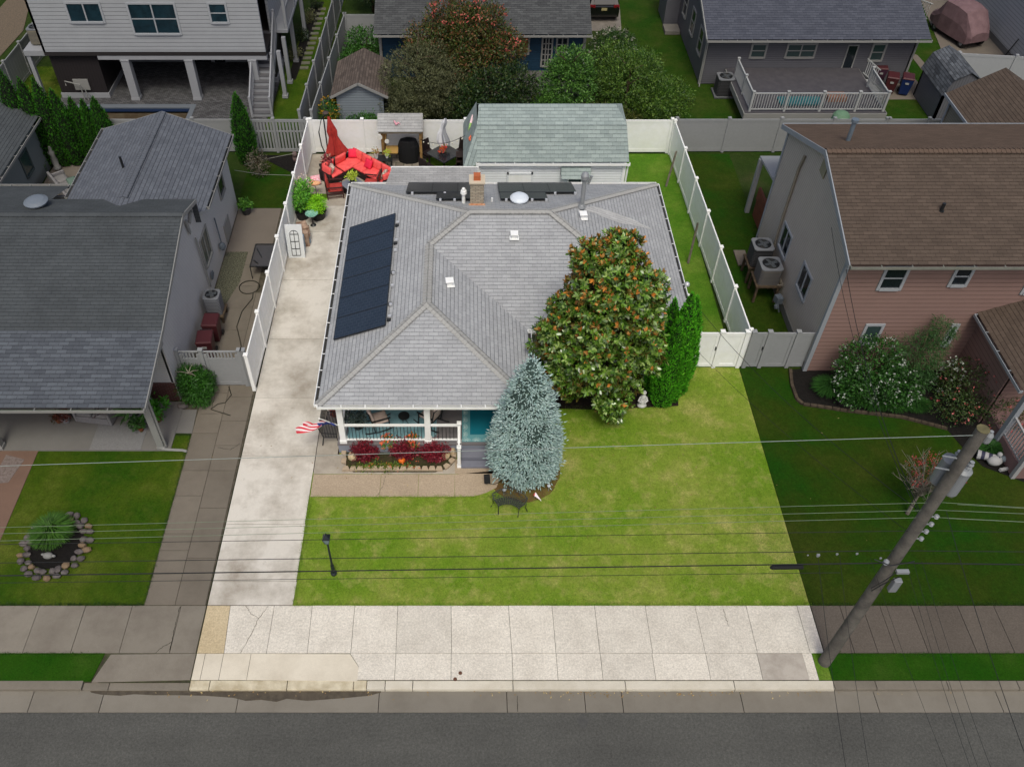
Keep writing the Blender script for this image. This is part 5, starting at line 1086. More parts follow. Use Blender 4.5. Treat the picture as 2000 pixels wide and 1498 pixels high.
# cantilever umbrella, closed
U = thing('umbrella', 'closed red cantilever patio umbrella on a black curved stand', 'umbrella', (-6.75,37.2,0))
mb = MB()
for a in (0,1): mb.obox((-6.55,37.0,.06), (1.15,.42,.1), a*math.pi/2+.5)
build(mb, 'base', BLACK, U)
mb = MB(); mb.tube([(-6.75,37.3,.1),(-7.0,37.45,.8),(-7.05,37.5,1.5),(-6.85,37.5,2.2),(-6.6,37.45,2.45)], .03); mb.tube([(-6.7,37.3,.1),(-6.72,37.4,2.3)], .035); build(mb, 'pole', DARK, U)
mb = MB(); n = 20; prof = [(.05,2.5),(.12,2.2),(.2,1.75),(.17,1.45),(.3,1.0),(.46,.62),(.34,.5)]
k = 0
for i, (r, z) in enumerate(prof):
    for j in range(n): t_ = 2*math.pi*j/n; q = r*(1+(.28 if j % 2 else -.22)*(i > 1)); mb.v.append((-6.45+ (2.5-z)*.12 + q*math.cos(t_), 37.2-(2.5-z)*.02+q*.8*math.sin(t_), z))
for i in range(len(prof)-1):
    for j in range(n): l = (j+1) % n; mb.f.append((i*n+j,(i+1)*n+j,(i+1)*n+l,i*n+l)); mb.uv.append(None); mb.mi.append(0)
build(mb, 'canopy', mat('red_canvas', (176,58,50), (150,44,42), 5, .08), U)
mb = MB(); mb.ball((-6.6,37.45,2.55), .16, .16, .07); build(mb, 'crank_cap', mat('brown_cap', (70,60,56)), U)
p = G(712,300,.1); mb = MB(); mb.obox((p[0],36.95,.08), (1.25,.72,.1), -.12); bs = build(mb, 'storage_lid', mat('teal_plastic', (36,112,136), (28,96,122), 4, .06, rough=.4), None, 'teal plastic tray standing behind the corner of the red sofa', 'tray', bevel=.03)
# grill shelter
Z = thing('grill_shelter', 'timber grill shelter with weathered grey shingled canopy against the back fence', 'shelter', (-3.1,37.3,0))
gy0, gy1, gxa, gxb = 36.75, 38.0, -4.15, -2.0
mb = MB(); mb.slope([(gxa,gy0,1.95),(gxb,gy0,1.95),(gxb,37.5,2.5),(gxa,37.5,2.5)]); mb.slope([(gxb,38.25,1.95),(gxa,38.25,1.95),(gxa,37.5,2.5),(gxb,37.5,2.5)]); build(mb, 'roof', ROOF2, Z)
mb = MB(); mb.box(gxa+.05,gy0+.02,1.85,gxb-.05,gy0+.1,1.93); build(mb, 'beam', WOOD_G, Z)
for x in (gxa+.2, gxb-.12):
    for y in (gy0+.15, 37.95): mb = MB(); mb.box(x-.06,y-.06,0,x+.06,y+.06,1.95); build(mb, 'post', WOOD, Z)
mb = MB(); mb.box(gxa+.3,gy0+.1,.72,gxa+.9,37.5,.76); build(mb, 'shelf', mat('honey_wood', (176,140,80), var=.1), Z); mb = MB(); mb.bar((gxa+.35,gy0+.2,1.5),(gxa+.35,37.6,1.5),.04,.3); build(mb, 'shelf', mat('honey_wood', (176,140,80), var=.1), Z)
mb = MB(); mb.lathe([(.5,0),(.52,.5),(.5,.85),(.42,1.1),(.4,1.15),(.36,1.17)], (-2.75,37.35,.02), 14, 1.0,.62,.05,3); build(mb, 'covered_grill', BLACK, None, 'barbecue grill under a black fitted cover below the shelter', 'grill')
t = thing('side_table', 'black metal side table in front of the grill shelter', 'table', (-3.95,36.5,0)); mb = MB(); mb.box(-4.35,36.2,.68,-3.5,36.75,.72); build(mb, 'table_top', DARK, t)
for x in (-4.3,-3.55):
    for y in (36.25,36.7): mb = MB(); mb.bar((x,y,0),(x,y,.68),.035); build(mb, 'leg', DARK, t)
potted((-3.75,36.5,.72), .09, .16, mat('white_pot', (214,214,210), var=.04), leafm('leaf_lime', [(150,176,40),(176,196,64)]), 'small lime plant in a white pot on the black side table', .14, .2, 12, .1, .04, 6)
potted((-4.25,36.45,.72), .1, .25, mat('white_pot', (214,214,210)), leafm('leaf_pinkish', [(190,120,110),(120,140,60),(210,170,90)]), 'white jug of pinkish flowers at the left of the black side table', .14, .3, 14, .1, .05, 7)
mb = MB(); mb.cyl((-4.05,36.7,1.72),(-4.05,36.64,1.72),.13,n=16); build(mb, 'clock', mat('clock_face', (205,206,200)), None, 'round clock with a dark rim hanging on the grill shelter', 'clock')
mb = MB(); mb.cyl((-3.72,36.7,1.5),(-3.72,36.64,1.5),.1,n=16); build(mb, 'thermometer', mat('clock_face', (205,206,200)), None, 'smaller round dial below the clock on the grill shelter', 'dial')
mb = MB(); c = Vector((-3.25,37.0,2.2)); mb.tube([c, c+Vector((.12,.05,.07)), c+Vector((.2,.02,.0))], [.05,.04,.01], 6); mb.tube([c, c+Vector((-.1,.08,.16))], [.05,.04], 6); build(mb, 'bird_ornament', mat('pink_print2', (226,190,200), (200,110,130), 16), None, 'pale pink bird ornament on the grey canopy of the grill shelter', 'ornament')
# closed grey umbrella and dining set
U2 = thing('umbrella', 'closed grey and white striped umbrella standing in the black dining table', 'umbrella', (-1.0,37.2,0))
mb = MB(); mb.tube([(-1.0,37.2,0),(-1.0,37.25,2.3)], .025); build(mb, 'pole', DARK, U2)
mb = MB(); n = 14; prof = [(.04,2.4),(.11,2.2),(.1,1.9),(.18,1.6),(.26,1.25),(.24,1.0)]
for i, (r, z) in enumerate(prof):
    for j in range(n): t_ = 2*math.pi*j/n; q = r*(1+(.3 if j % 2 else -.25)); mb.v.append((-1.0+.1*math.sin(z*3)+q*math.cos(t_), 37.2+q*.8*math.sin(t_), z))
for i in range(len(prof)-1):
    for j in range(n): l = (j+1) % n; mb.f.append((i*n+j,(i+1)*n+j,(i+1)*n+l,i*n+l)); mb.uv.append(None); mb.mi.append(j % 2)
build(mb, 'canopy', [mat('grey_stripe', (150,152,160)), mat('white_stripe', (214,216,222))], U2)
T = thing('dining_table', 'black square dining table with woven sides on the back patio', 'table', (-1.0,36.9,0))
mb = MB(); mb.obox((-1.0,36.9,.71), (1.25,1.25,.05), R(45)); build(mb, 'table_top', mat('black_glass', (34,36,40), rough=.15, spec=.6), T, bevel=.01)
for a in range(4): q = R(90*a); mb = MB(); mb.bar((-1.0+.72*math.cos(q),36.9+.72*math.sin(q),0),(-1.0+.72*math.cos(q),36.9+.72*math.sin(q),.69),.07); build(mb, 'leg', WICK, T)
def wchair(loc, rz, lbl):
    t = thing('dining_chair', lbl, 'chair', (0,0,0), 'black wicker chairs round the dining table'); mb = MB(); mb.box(-.28,-.28,.3,.28,.28,.42); build(mb, 'seat', WICK, t)
    mb = MB(); mb.hexa([(-.28,.24,.42),(.28,.24,.42),(.28,.3,.42),(-.28,.3,.42),(-.26,.3,.98),(.26,.3,.98),(.26,.35,.98),(-.26,.35,.98)]); build(mb, 'backrest', WICK, t)
    for x in (-.25,.25):
        for y in (-.25,.25): mb = MB(); mb.bar((x,y,0),(x,y,.3),.05); build(mb, 'leg', WICK, t)
    t.location = loc; t.rotation_euler = (0,0,rz); return t
ch0 = wchair((-1.75,37.45,0), R(45), 'black wicker chair at the far left of the square dining table')
for x, y, a, lb in ((-.28,37.5,-45,'black wicker chair at the far right of the square dining table'),(-1.8,36.2,135,'black wicker chair at the near left of the square dining table'),(-.25,36.2,-135,'black wicker chair at the near right of the square dining table')): copy_thing(ch0, (x,y,0), R(a), lb)
potted((-1.05,36.95,.735), .09, .14, mat('white_pot', (214,214,210)), leafm('leaf_redflower', [(200,50,44),(216,70,56),(120,150,50)]), 'red flowers in a white pot on the black dining table', .2, .2, 18, .1, .07, 8)
mb = MB(); p0 = Vector((.1,35.2,2.75)); p1 = Vector((-2.2,36.9,1.5)); pts = [p0.lerp(p1,f)+Vector((0,0,-.35*math.sin(math.pi*f))) for f in [i/10 for i in range(11)]]
mb.tube(pts, .012, 5)
SL = build(mb, 'string_lights', DARK, None, 'dark string of globe lights sagging from the shed awning', 'string lights')
for i in range(1, 10): mb = MB(); mb.ball(pts[i]-Vector((0,0,.09)), .035, n=8); build(mb, 'bulb', mat('bulb_glass', (220,216,200), rough=.2), SL)
t = thing('shelf_unit', 'dark narrow shelf unit with white trinkets beside the shed', 'shelf', (-.25,36.0,0)); mb = MB()
mb.box(-.42,35.8,0,-.38,36.3,1.2); mb.box(-.12,35.8,0,-.08,36.3,1.2); mb.box(-.38,36.26,0,-.12,36.3,1.2)
for z in (.05,.5,.9,1.17): mb.box(-.38,35.8,z,-.12,36.26,z+.03)
build(mb, 'frame', mat('dark_brown', (50,38,34)), t)
# driveway side clutter
p = G(592,425); t = thing('potted_shrub', 'tall leafy shrub in a black tub against the left white fence', 'potted plant', p)
mb = MB(); mb.lathe([(.26,0),(.34,.4),(.36,.42),(.32,.42)], p, 16); build(mb, 'pot', BLK, t)
mb = MB(); mb.cyl((p[0],p[1],.3),(p[0],p[1],1.2),.03); build(mb, 'stem', SOIL_W, t)
foliage('foliage', [(p[0]-.05,p[1],1.0,.42,.5,.5),(p[0]+.15,p[1]+.4,1.3,.35,.45,.45)], 240, 8, .07, .13, .06, leafm('leaf_fresh', [(52,110,26),(84,150,40),(120,180,60)]), t, 11, shell=.7)
foliage('flowers', [(p[0]+.05,p[1]+.55,1.5,.35,.4,.3)], 30, 4, .03, .08, .06, leafm('petal_white', [(230,226,220),(220,180,150)]), t, 12, shell=.1, kind='stuff')
p = G(622,425); t = thing('potted_fern', 'bright lime green feathery plant in a black tub on the driveway', 'potted plant', p)
mb = MB(); mb.lathe([(.3,0),(.4,.36),(.42,.38),(.38,.38)], p, 16); build(mb, 'pot', BLK, t)
mb = MB(); mb.cyl((p[0],p[1],.3),(p[0],p[1],.6),.03); build(mb, 'stem', SOIL_W, t)
foliage('foliage', [(p[0],p[1],.72,.4,.4,.36)], 260, 9, .06, .12, .03, leafm('leaf_neon', [(120,190,20),(150,214,40),(96,164,20)]), t, 13, shell=.8)
p = G(612,440); t = thing('bird_bath', 'pale green glass bird bath on a dark stand beside the lime green plant', 'bird bath', p)
mb = MB(); mb.lathe([(.14,0),(.04,.08),(.035,.5),(.08,.54)], p, 12); build(mb, 'stand', DARK, t)
mb = MB(); mb.lathe([(.06,.52),(.2,.56),(.27,.64),(.29,.66),(.26,.65),(.18,.6),(.03,.58)], p, 24); build(mb, 'bowl', mat('mint_glaze', (150,196,180), (96,150,140), 14, .05, rough=.25), t, smooth=True)
mb = MB()
for i, (dx, dy, z, s) in enumerate(((0,0,.2,.36),(.05,.12,.42,.34),(-.02,.25,.62,.3))): cushion(mb, (-7.15+dx,31.0+dy,z), (s*1.5,s*1.7,.26), .2*i, .12)
mb.obox((-7.1,30.7,.35), (.5,.3,.7), .1)
build(mb, 'folded_covers', mat('brown_canvas', (176,150,130), (110,84,70), 5, .12), None, 'heap of brown and tan folded covers by the left fence', 'covers')
mb = MB(); mb.obox((-7.25,30.35,.35), (.5,.55,.7), .05); build(mb, 'deck_box', mat('ice_blue_plastic', (150,172,190), var=.05, rough=.4), None, 'pale blue box standing between the arched panel and brown covers', 'box', bevel=.03)
t = thing('arched_panel', 'white panel with a dark arched lattice leaning on the left fence', 'panel', (-7.35,29.9,0))
def apt(u, v, off=0): return Vector((-7.68+u*.98, 29.82+v*.10+off*-1+.0*u, v))
o_ = Vector((-7.66,29.80,0)); ur = Vector((1,.02,0)).normalized(); vr = Vector((.0,.16,1)).normalized(); nn = ur.cross(vr)
def ap_(u, v, k=0): return o_+ur*u+vr*v+nn*k
mb = MB(); mb.hexa([ap_(0,0,-.02),ap_(.72,0,-.02),ap_(.72,0,.02),ap_(0,0,.02),ap_(0,1.6,-.02),ap_(.72,1.6,-.02),ap_(.72,1.6,.02),ap_(0,1.6,.02)]); build(mb, 'board', mat('panel_white', (208,212,214), var=.03), t)
sgn = 1 if nn.y < 0 else -1
mb = MB(); K = .032*sgn
for u in (.18,.36,.54): mb.bar(ap_(u,.12,K), ap_(u,1.15 if u != .36 else 1.33,K), .02, .02)
for v in (.12,.45,.8,1.15): mb.bar(ap_(.18,v,K), ap_(.54,v,K), .02, .02)
arc = [ap_(.36+.18*math.cos(a), 1.15+.18*math.sin(a), K) for a in [math.pi*i/8 for i in range(9)]]; mb.tube(arc, .011, 5); build(mb, 'lattice', DARK, t)
p = G(603,476); mb = MB(); mb.lathe([(.07,0),(.13,.1),(.13,.18),(.08,.24),(.09,.26),(.06,.26)], p, 16); build(mb, 'ceramic_pot', mat('blue_grey_glaze', (120,136,148), var=.05, rough=.3), None, 'small round blue-grey ceramic pot alone on the driveway', 'pot', smooth=True)
p = G(612,372); t = thing('garden_ornament', 'orange and cream shell-like dish on a thin metal stake near the lime plant', 'ornament', p); mb = MB(); mb.cyl((p[0]+.2,p[1]-.4,0),(p[0]+.2,p[1]-.4,.6),.012); build(mb, 'stake', DARK, t)
mb = MB(); mb.lathe([(.05,.58),(.2,.62),(.25,.7),(.18,.66),(.04,.62)], (p[0]+.2,p[1]-.4,0), 14, 1.1,.7); build(mb, 'dish', mat('peach_glaze', (226,190,150), (214,130,84), 12), t, smooth=True)
p = G(690,392); mb = MB(); mb.obox((-5.05,33.3,.3), (.3,.3,.03), 0); t = thing('side_table', 'small grey side table by the left corner of the house roof', 'table', (-5.05,33.3,0)); build(mb, 'table_top', STEEL, t)
for x in (-5.17,-4.93):
    for y in (33.18,33.42): mb = MB(); mb.bar((x,y,0),(x,y,.29),.02); build(mb, 'leg', DARK, t)

# front porch furniture
mb = MB(); mb.box(-4.1,19.2,.502,-1.0,21.35,.512); build(mb, 'porch_rug', mat('pale_blue_rug', (132,168,176), (108,150,160), 5, .08), None, 'light blue patterned rug under the rocking chairs on the porch', 'rug')
mb = MB(); mb.box(-.1,19.1,.502,1.7,21.2,.511); rg_ = build(mb, 'door_rug', mat('light_teal', (96,150,158), var=.05), None, 'teal rug with a border of pale fan shells at the top of the porch steps', 'rug')
mb = MB(); mb.box(.18,19.42,.5115,1.5,20.9,.5135); build(mb, 'rug_field', mat('deep_teal', (8,104,122), var=.05), rg_)
mb = MB()
def fan(cx, cy, a0, r=.17):
    for i in range(9):
        a = a0 + math.pi*(i-4)/9.5; mb.bar((cx+.03*math.cos(a),cy+.03*math.sin(a),.5155), (cx+r*math.cos(a),cy+r*math.sin(a),.5155), .010, .002)
for i in range(5): fan(.05+i*.36, 19.12, math.pi/2)
for i in range(6): fan(-.06, 19.42+i*.34, 0); fan(1.66, 19.42+i*.34, math.pi)
build(mb, 'fan_shells', mat('pale_shell', (196,214,212), var=.03), rg_)
def rocker(loc, rz, lbl):
    t = thing('rocking_chair', lbl, 'rocking chair', (0,0,0)); mb = MB()
    for x in (-.3,.3):
        mb.tube([(x,-.5,.12),(x,-.2,.03),(x,.15,.02),(x,.5,.1),(x,.62,.16)], .022, 6); mb.bar((x,-.28,.04),(x,-.25,.62),.035); mb.bar((x,.25,.03),(x,.42,1.05),.035); mb.bar((x,-.32,.62),(x,.34,.64),.05,.03)
    mb.bar((-.3,-.26,.36),(.3,-.26,.36),.03); mb.bar((-.3,.28,.36),(.3,.28,.36),.03); mb.bar((-.3,.42,1.05),(.3,.42,1.05),.035); build(mb, 'frame', DARK, t)
    mb = MB(); cushion(mb, (0,0,.42), (.54,.58,.13)); build(mb, 'seat_cushion', TAN, t, smooth=True)
    mb = MB(); cushion(mb, (0,.32,.78), (.54,.72,.13), 0, R(76)); build(mb, 'back_cushion', TAN, t, smooth=True)
    t.location = loc; t.rotation_euler = (0,0,rz); return t
p = G(742,838,.5); r1_ = rocker((p[0],p[1]+.15,.515), R(112), 'tan cushioned rocking chair near the left post of the porch')
p = G(845,838,.5); copy_thing(r1_, (p[0]-.1,p[1]+.3,.515), R(-125), 'tan cushioned rocking chair right of the middle porch post')
mb = MB(); mb.cyl((p[0]-1.0,19.9,.95),(p[0]-1.0,19.9,.965),.2,n=20); t = thing('side_table', 'small round black table between the porch rocking chairs', 'table', (p[0]-1.0,19.9,.51)); build(mb, 'table_top', DARK, t)
mb = MB()
for a in range(3): q = a*2.1; mb.tube([(p[0]-1+.15*math.cos(q),19.9+.15*math.sin(q),.515),(p[0]-1+.05*math.cos(q),19.9+.05*math.sin(q),.75),(p[0]-1+.15*math.cos(q),19.9+.15*math.sin(q),.95)], .01, 5)
build(mb, 'legs', DARK, t)
t = thing('porch_sofa', 'dark sofa at the back wall of the front porch', 'sofa', (-2.6,21.0,.5)); mb = MB(); mb.box(-3.4,20.7,.52,-2.0,21.35,.85); mb.box(-3.4,21.2,.85,-2.0,21.36,1.3); mb.box(-3.5,20.7,.52,-3.4,21.35,1.1); mb.box(-2.0,20.7,.52,-1.9,21.35,1.1); build(mb, 'frame', WICK, t); mb = MB(); cushion(mb, (-2.7,20.98,.9), (1.3,.6,.12)); build(mb, 'seat_cushion', mat('charcoal_cushion', (50,52,56)), t, smooth=True)
mb = MB(); mb.ball((-3.7,19.75,.9), .32, .3, .4, 12, .08, 4); build(mb, 'covered_table' if 0 else 'dark_planter_bush', GR_D, None, 'dark leafy bush in the left corner of the front porch', 'plant') if 0 else potted((-3.75,19.75,.5), .2, .3, BLK, leafm('leaf_dusky', [(40,54,52),(64,80,76),(90,104,96)]), 'dusky green bushy plant in the left front corner of the porch', .36, .55, 90, .12, .05, 21)
# flag
FG = thing('flag', 'american flag streaming out from a white pole on the left porch post', 'flag', (-4.3,19.0,1.5))
a = Vector((-4.25,19.03,1.45)); b = Vector((-4.85,18.88,2.0)); mb = MB(); mb.cyl(a, b, .018, .014, 8); mb.ball(b, .03, n=8); build(mb, 'flag_pole', WHITE, FG)
mb = MB(); n, m_ = 18, 13; pts = []
for i in range(n+1):
    f = i/n; base = Vector((-4.45,18.98,1.60)).lerp(Vector((-5.55,18.8,1.75)), f) + Vector((0,.06*math.sin(f*9),.10*math.sin(f*5)-.05*f)); row = []
    for j in range(m_+1):
        g = j/m_; wv = .14+.36*f*f; row.append(base + Vector((.10*math.sin(g*5+f*4), (g-.5)*wv*.9, .12*math.sin(g*9+f*6)*(.4+f) - .12*g)))
    pts.append(row)
for i in range(n):
    for j in range(m_):
        mb.m = 2 if (i < 7 and j < 7) else (0 if j % 2 == 0 else 1); mb.face([pts[i][j],pts[i+1][j],pts[i+1][j+1],pts[i][j+1]])
build(mb, 'cloth', [mat('flag_red', (206,60,74), var=.05), mat('flag_white', (232,222,226), var=.03), mat('flag_blue', (40,58,124), var=.05)], FG)
mb = MB(); rgx = random.Random(3)
for i in range(1, 6):
    for j in range(1, 6, 1):
        q = (pts[i][j]+pts[i+1][j+1])*.5; u = (pts[i+1][j]-pts[i][j]).normalized()*.012; v = (pts[i][j+1]-pts[i][j]).normalized()*.012; nn_ = u.cross(v).normalized()*.004; nn_ = nn_ if nn_.z > 0 else -nn_
        s5 = [q+nn_+(u*math.cos(k_*math.pi/5+1.57)+v*math.sin(k_*math.pi/5+1.57))*(1 if k_ % 2 == 0 else .4) for k_ in range(10)]; mb.face(s5)
build(mb, 'stars', mat('flag_white', (232,222,226)), FG, kind='stuff')
# benches
def slatbench(loc, rz, lbl, L=1.2, m=DARK, nm='garden_bench'):
    t = thing(nm, lbl, 'bench', (0,0,0)); mb = MB()
    for i in range(9): mb.bar((-L/2,-.22+i*.055,.43),(L/2,-.22+i*.055,.43),.03,.012)
    build(mb, 'seat', m, t); mb = MB()
    for i in range(9): mb.bar((-L/2,.25+i*.012,.5+i*.05),(L/2,.25+i*.012,.5+i*.05),.012,.03)
    build(mb, 'backrest', m, t)
    for x in (-L/2,L/2):
        mb = MB(); mb.tube([(x,-.3,0),(x,-.24,.43),(x,.22,.43),(x,.36,.95)], .02, 6); mb.tube([(x,.3,0),(x,.22,.43)], .02, 6); mb.tube([(x,-.24,.43),(x,-.26,.62),(x,.28,.66)], .018, 6); build(mb, 'end_frame', m, t)
    t.location = loc; t.rotation_euler = (0,0,rz); return t
p = G(652,845); slatbench((-4.72,19.95,0), R(90), 'slatted dark metal bench on the concrete beside the left porch post')
p = G(645,812); potted((-4.75,20.75,.0), .14, .3, TERRA, leafm('leaf_coleus', [(120,40,52),(150,64,70)]), 'terracotta pot with reddish leaves behind the slatted bench by the porch', .18, .22, 20, .1, .06, 22)
# cast iron bench on the lawn
cb = thing('garden_bench', 'curved black cast iron bench with lacy back on the front lawn', 'bench', (0,0,0)); IRON = mat('cast_iron', (38,40,38), (70,74,70), 30, .2, rough=.5)
def arcpt(a, r, z): return Vector((r*math.sin(a), r*math.cos(a)-.75, z))
mb = MB(); n = 14
for i in range(n):
    a0_, a1_ = -.75+1.5*i/n, -.75+1.5*(i+1)/n
    for r0_, r1_ in ((.62,.68),(.70,.76),(.78,.84),(.86,.92),(.94,1.0)): mb.hexa([arcpt(a0_+.008,r0_,.40),arcpt(a1_-.008,r0_,.40),arcpt(a1_-.008,r1_,.40),arcpt(a0_+.008,r1_,.40),arcpt(a0_+.008,r0_,.42),arcpt(a1_-.008,r0_,.42),arcpt(a1_-.008,r1_,.42),arcpt(a0_+.008,r1_,.42)])
build(mb, 'seat', IRON, cb)
mb = MB(); mb.tube([arcpt(-.8+1.6*i/16,1.04,.80+.10*math.sin(math.pi*i/16)) for i in range(17)], .02, 6); mb.tube([arcpt(-.8+1.6*i/16,1.02,.46) for i in range(17)], .014, 6)
rgx = random.Random(5)
for i in range(44):
    a_ = -.78+1.56*rgx.random(); z_ = .5+.32*rgx.random(); c = arcpt(a_,1.03,z_); r_ = rgx.uniform(.025,.05); tg = Vector((math.cos(a_),-math.sin(a_),0)); mb.tube([c+tg*(r_*math.cos(t_))+Vector((0,0,r_*math.sin(t_))) for t_ in [math.pi*2*k_/8 for k_ in range(9)]], .009, 4)
for sg in (-1,1): mb.tube([arcpt(sg*.8,1.04,.8),arcpt(sg*.86,.85,.68),arcpt(sg*.84,.66,.62),arcpt(sg*.8,.62,.42)], .02, 6)
build(mb, 'backrest', IRON, cb)
for sg in (-1,1):
    for r_ in (.62,1.0): mb = MB(); mb.tube([arcpt(sg*.78,r_,.42),arcpt(sg*.74,r_+.02,.2),arcpt(sg*.84,r_-(.07 if r_ < .8 else -.05),0)], [.02,.016,.022], 6); build(mb, 'leg', DARK, cb)
p = G(996,1000); cb.location = (p[0]-.02,p[1]+.15,0); cb.rotation_euler = (0,0,R(-9)); cb.scale = (.78,.78,.9)
# garden lights and small things on the lawn
SOL = mat('frosted_cap', (190,196,204), var=.05, rough=.3)
def stake(c, lbl, h=.28): t = thing('solar_stake_light', lbl, 'garden light', (c[0],c[1],0)); mb = MB(); mb.cyl((c[0],c[1],0),(c[0],c[1],h),.012); build(mb, 'stake', STEEL, t); mb = MB(); mb.lathe([(.03,h-.06),(.055,h-.02),(.06,h),(.04,h+.02)], (c[0],c[1],0), 16); build(mb, 'lens', SOL, t)
stake(G(984,966), 'round silver solar light in front of the blue spruce on its left'); stake(G(1071,958), 'round silver solar light right of the blue spruce')
p = G(1049,975); mb = MB(); mb.tube([(p[0]-.1,p[1]+.05,0),(p[0]-.08,p[1]+.05,.3)], .008, 4); t = thing('pennant', 'small white pennant with a red edge stuck in the lawn', 'flag', (p[0],p[1],0)); build(mb, 'stake', STEEL, t)
mb = MB(); z_ = .3; mb.m = 0; mb.hexa([(p[0]-.08,p[1]+.09,.26),(p[0]-.06,p[1]+.10,.26),(p[0]+.12,p[1]-.18,.17),(p[0]+.10,p[1]-.19,.17),(p[0]-.08,p[1]+.09,.265),(p[0]-.06,p[1]+.10,.265),(p[0]+.12,p[1]-.18,.175),(p[0]+.10,p[1]-.19,.175)])
mb.face([(p[0]-.07,p[1]+.095,.27),(p[0]-.10,p[1]-.04,.24),(p[0]+.12,p[1]-.185,.18)]); mb.m = 1; mb.face([(p[0]-.07,p[1]+.096,.272),(p[0]-.14,p[1]-.0,.25),(p[0]-.10,p[1]-.04,.242)]); build(mb, 'cloth', [mat('flag_white', (232,222,226)), mat('flag_red', (206,60,74))], t)
t = thing('flood_light', 'black flood light on a short stake at the end of the walkway', 'garden light', G(951,945)); p = G(951,945)
mb = MB(); mb.cyl((p[0],p[1],0),(p[0],p[1],.2),.015); mb.tube([(p[0],p[1],.05),(p[0]+.25,p[1]-.03,.02),(p[0]+.5,p[1]+.1,.02)], .01, 5); build(mb, 'stake', DARK, t)
mb = MB(); mb.obox((p[0],p[1],.28), (.2,.12,.3), .15, -.5); build(mb, 'lamp_head', BLK, t, bevel=.01)
# white statue by the hedge
t = thing('statue', 'small white garden statue of a seated figure at the foot of the green hedge', 'statue', G(1253,790)); p = G(1253,792)
mb = MB(); mb.lathe([(.17,0),(.18,.06),(.13,.1),(.15,.2),(.13,.34),(.10,.42),(.12,.5),(.06,.56),(.045,.6),(.075,.64),(.085,.7),(.06,.77),(.01,.79)], (p[0],p[1],0), 14, 1,.8,.06,8); mb.tube([(p[0]-.1,p[1],.48),(p[0]-.18,p[1]-.08,.34),(p[0]-.05,p[1]-.14,.3)], .035, 6); mb.tube([(p[0]+.1,p[1],.48),(p[0]+.16,p[1]-.06,.34),(p[0]+.04,p[1]-.14,.28)], .035, 6); build(mb, 'figure', mat('statue_white', (214,214,214), (180,178,176), 12, .06), t, smooth=True)
# lamp post
p = G(652,1120); L_ = thing('lamp_post', 'black lantern lamp post standing on the lawn near the driveway', 'lamp post', p)
mb = MB(); mb.lathe([(.10,0),(.10,.06),(.06,.1),(.055,.5),(.035,.56),(.032,1.7),(.05,1.72),(.05,1.76)], p, 12); build(mb, 'post', mat('lamp_black', (34,40,46), var=.05, rough=.4), L_)
mb = MB(); z = 1.76; mb.hexa([(p[0]-.05,p[1]-.05,z),(p[0]+.05,p[1]-.05,z),(p[0]+.05,p[1]+.05,z),(p[0]-.05,p[1]+.05,z),(p[0]-.1,p[1]-.1,z+.28),(p[0]+.1,p[1]-.1,z+.28),(p[0]+.1,p[1]+.1,z+.28),(p[0]-.1,p[1]+.1,z+.28)]); ln = build(mb, 'lantern', mat('lantern_glass', (120,136,146), rough=.15, spec=.6), L_)
mb = MB(); mb.lathe([(.16,z+.28),(.15,z+.31),(.06,z+.40),(.03,z+.46),(.008,z+.5)], (p[0],p[1],0), 4); mb.v = [((q[0]-p[0])*.707-(q[1]-p[1])*.707+p[0], (q[0]-p[0])*.707+(q[1]-p[1])*.707+p[1], q[2]) for q in mb.v]
for sx in (-1,1):
    for sy in (-1,1): mb.bar((p[0]+sx*.052,p[1]+sy*.052,z),(p[0]+sx*.105,p[1]+sy*.105,z+.28),.014)
build(mb, 'lantern_frame', mat('lamp_black', (34,40,46)), ln)
# flower bed with stone edging, boulders, baskets, pumpkin
bed = [G(*q)[:2] for q in ((676,912),(676,880),(893,880),(888,902),(876,914),(850,922),(690,922))]
sheet('flower_bed', bed, .03, mat('bed_soil', (70,58,42), (52,58,28), 9, .3, 45, .95, bmp=.03), .06)
EDG = concrete('edging_block', (176,158,136), (128,112,94), amt=.4, grit=.1)
eb = thing('stone_edging', 'curved edging of tan blocks round the flower bed before the porch', 'edging', (-2.8,18.1,0))
path = [G(x,917) for x in range(676,868,14)] + [G(872,912),G(882,902),G(887,890),G(888,878)] + [G(672,902),G(672,886)]
for i, q in enumerate(path):
    rr = random.Random(i); a = 0 if i < 14 else (R(45) if i < 16 else R(90)); mb = MB(); ca, sa = math.cos(a), math.sin(a)
    P4_ = [(-.125,-.085),(.125,-.085),(.075,.085),(-.075,.085)]; pp = [(q[0]+x*ca-y*sa, q[1]+x*sa+y*ca) for x, y in P4_]; mb.prism(pp, 0, .11+rr.uniform(-.01,.01)); build(mb, 'block', EDG, eb, bevel=.012)
BG = leafm('leaf_burgundy', [(96,18,34),(130,26,44),(70,12,26),(150,44,58)], amp=.3)
for i, (q, r_, lb) in enumerate((((713,892),.46,'burgundy leafed bush at the left end of the flower bed'),((790,888),.5,'burgundy leafed bush in the middle of the flower bed'),((848,892),.5,'burgundy leafed bush at the right end of the flower bed'))):
    p = G(*q); t = thing('burgundy_bush', lb, 'bush', p, 'burgundy bushes in the flower bed'); foliage('foliage', [(p[0],p[1]+.05,.3,r_,r_*.8,.34)], 330, 9, .045, .085, .04, BG, t, 30+i, shell=.8); mb = MB(); mb.cyl((p[0],p[1],0),(p[0],p[1],.35),.02); build(mb, 'stem', SOIL_W, t)
OR = leafm('petal_orange', [(236,104,70),(240,130,60),(226,80,70),(244,160,90)])
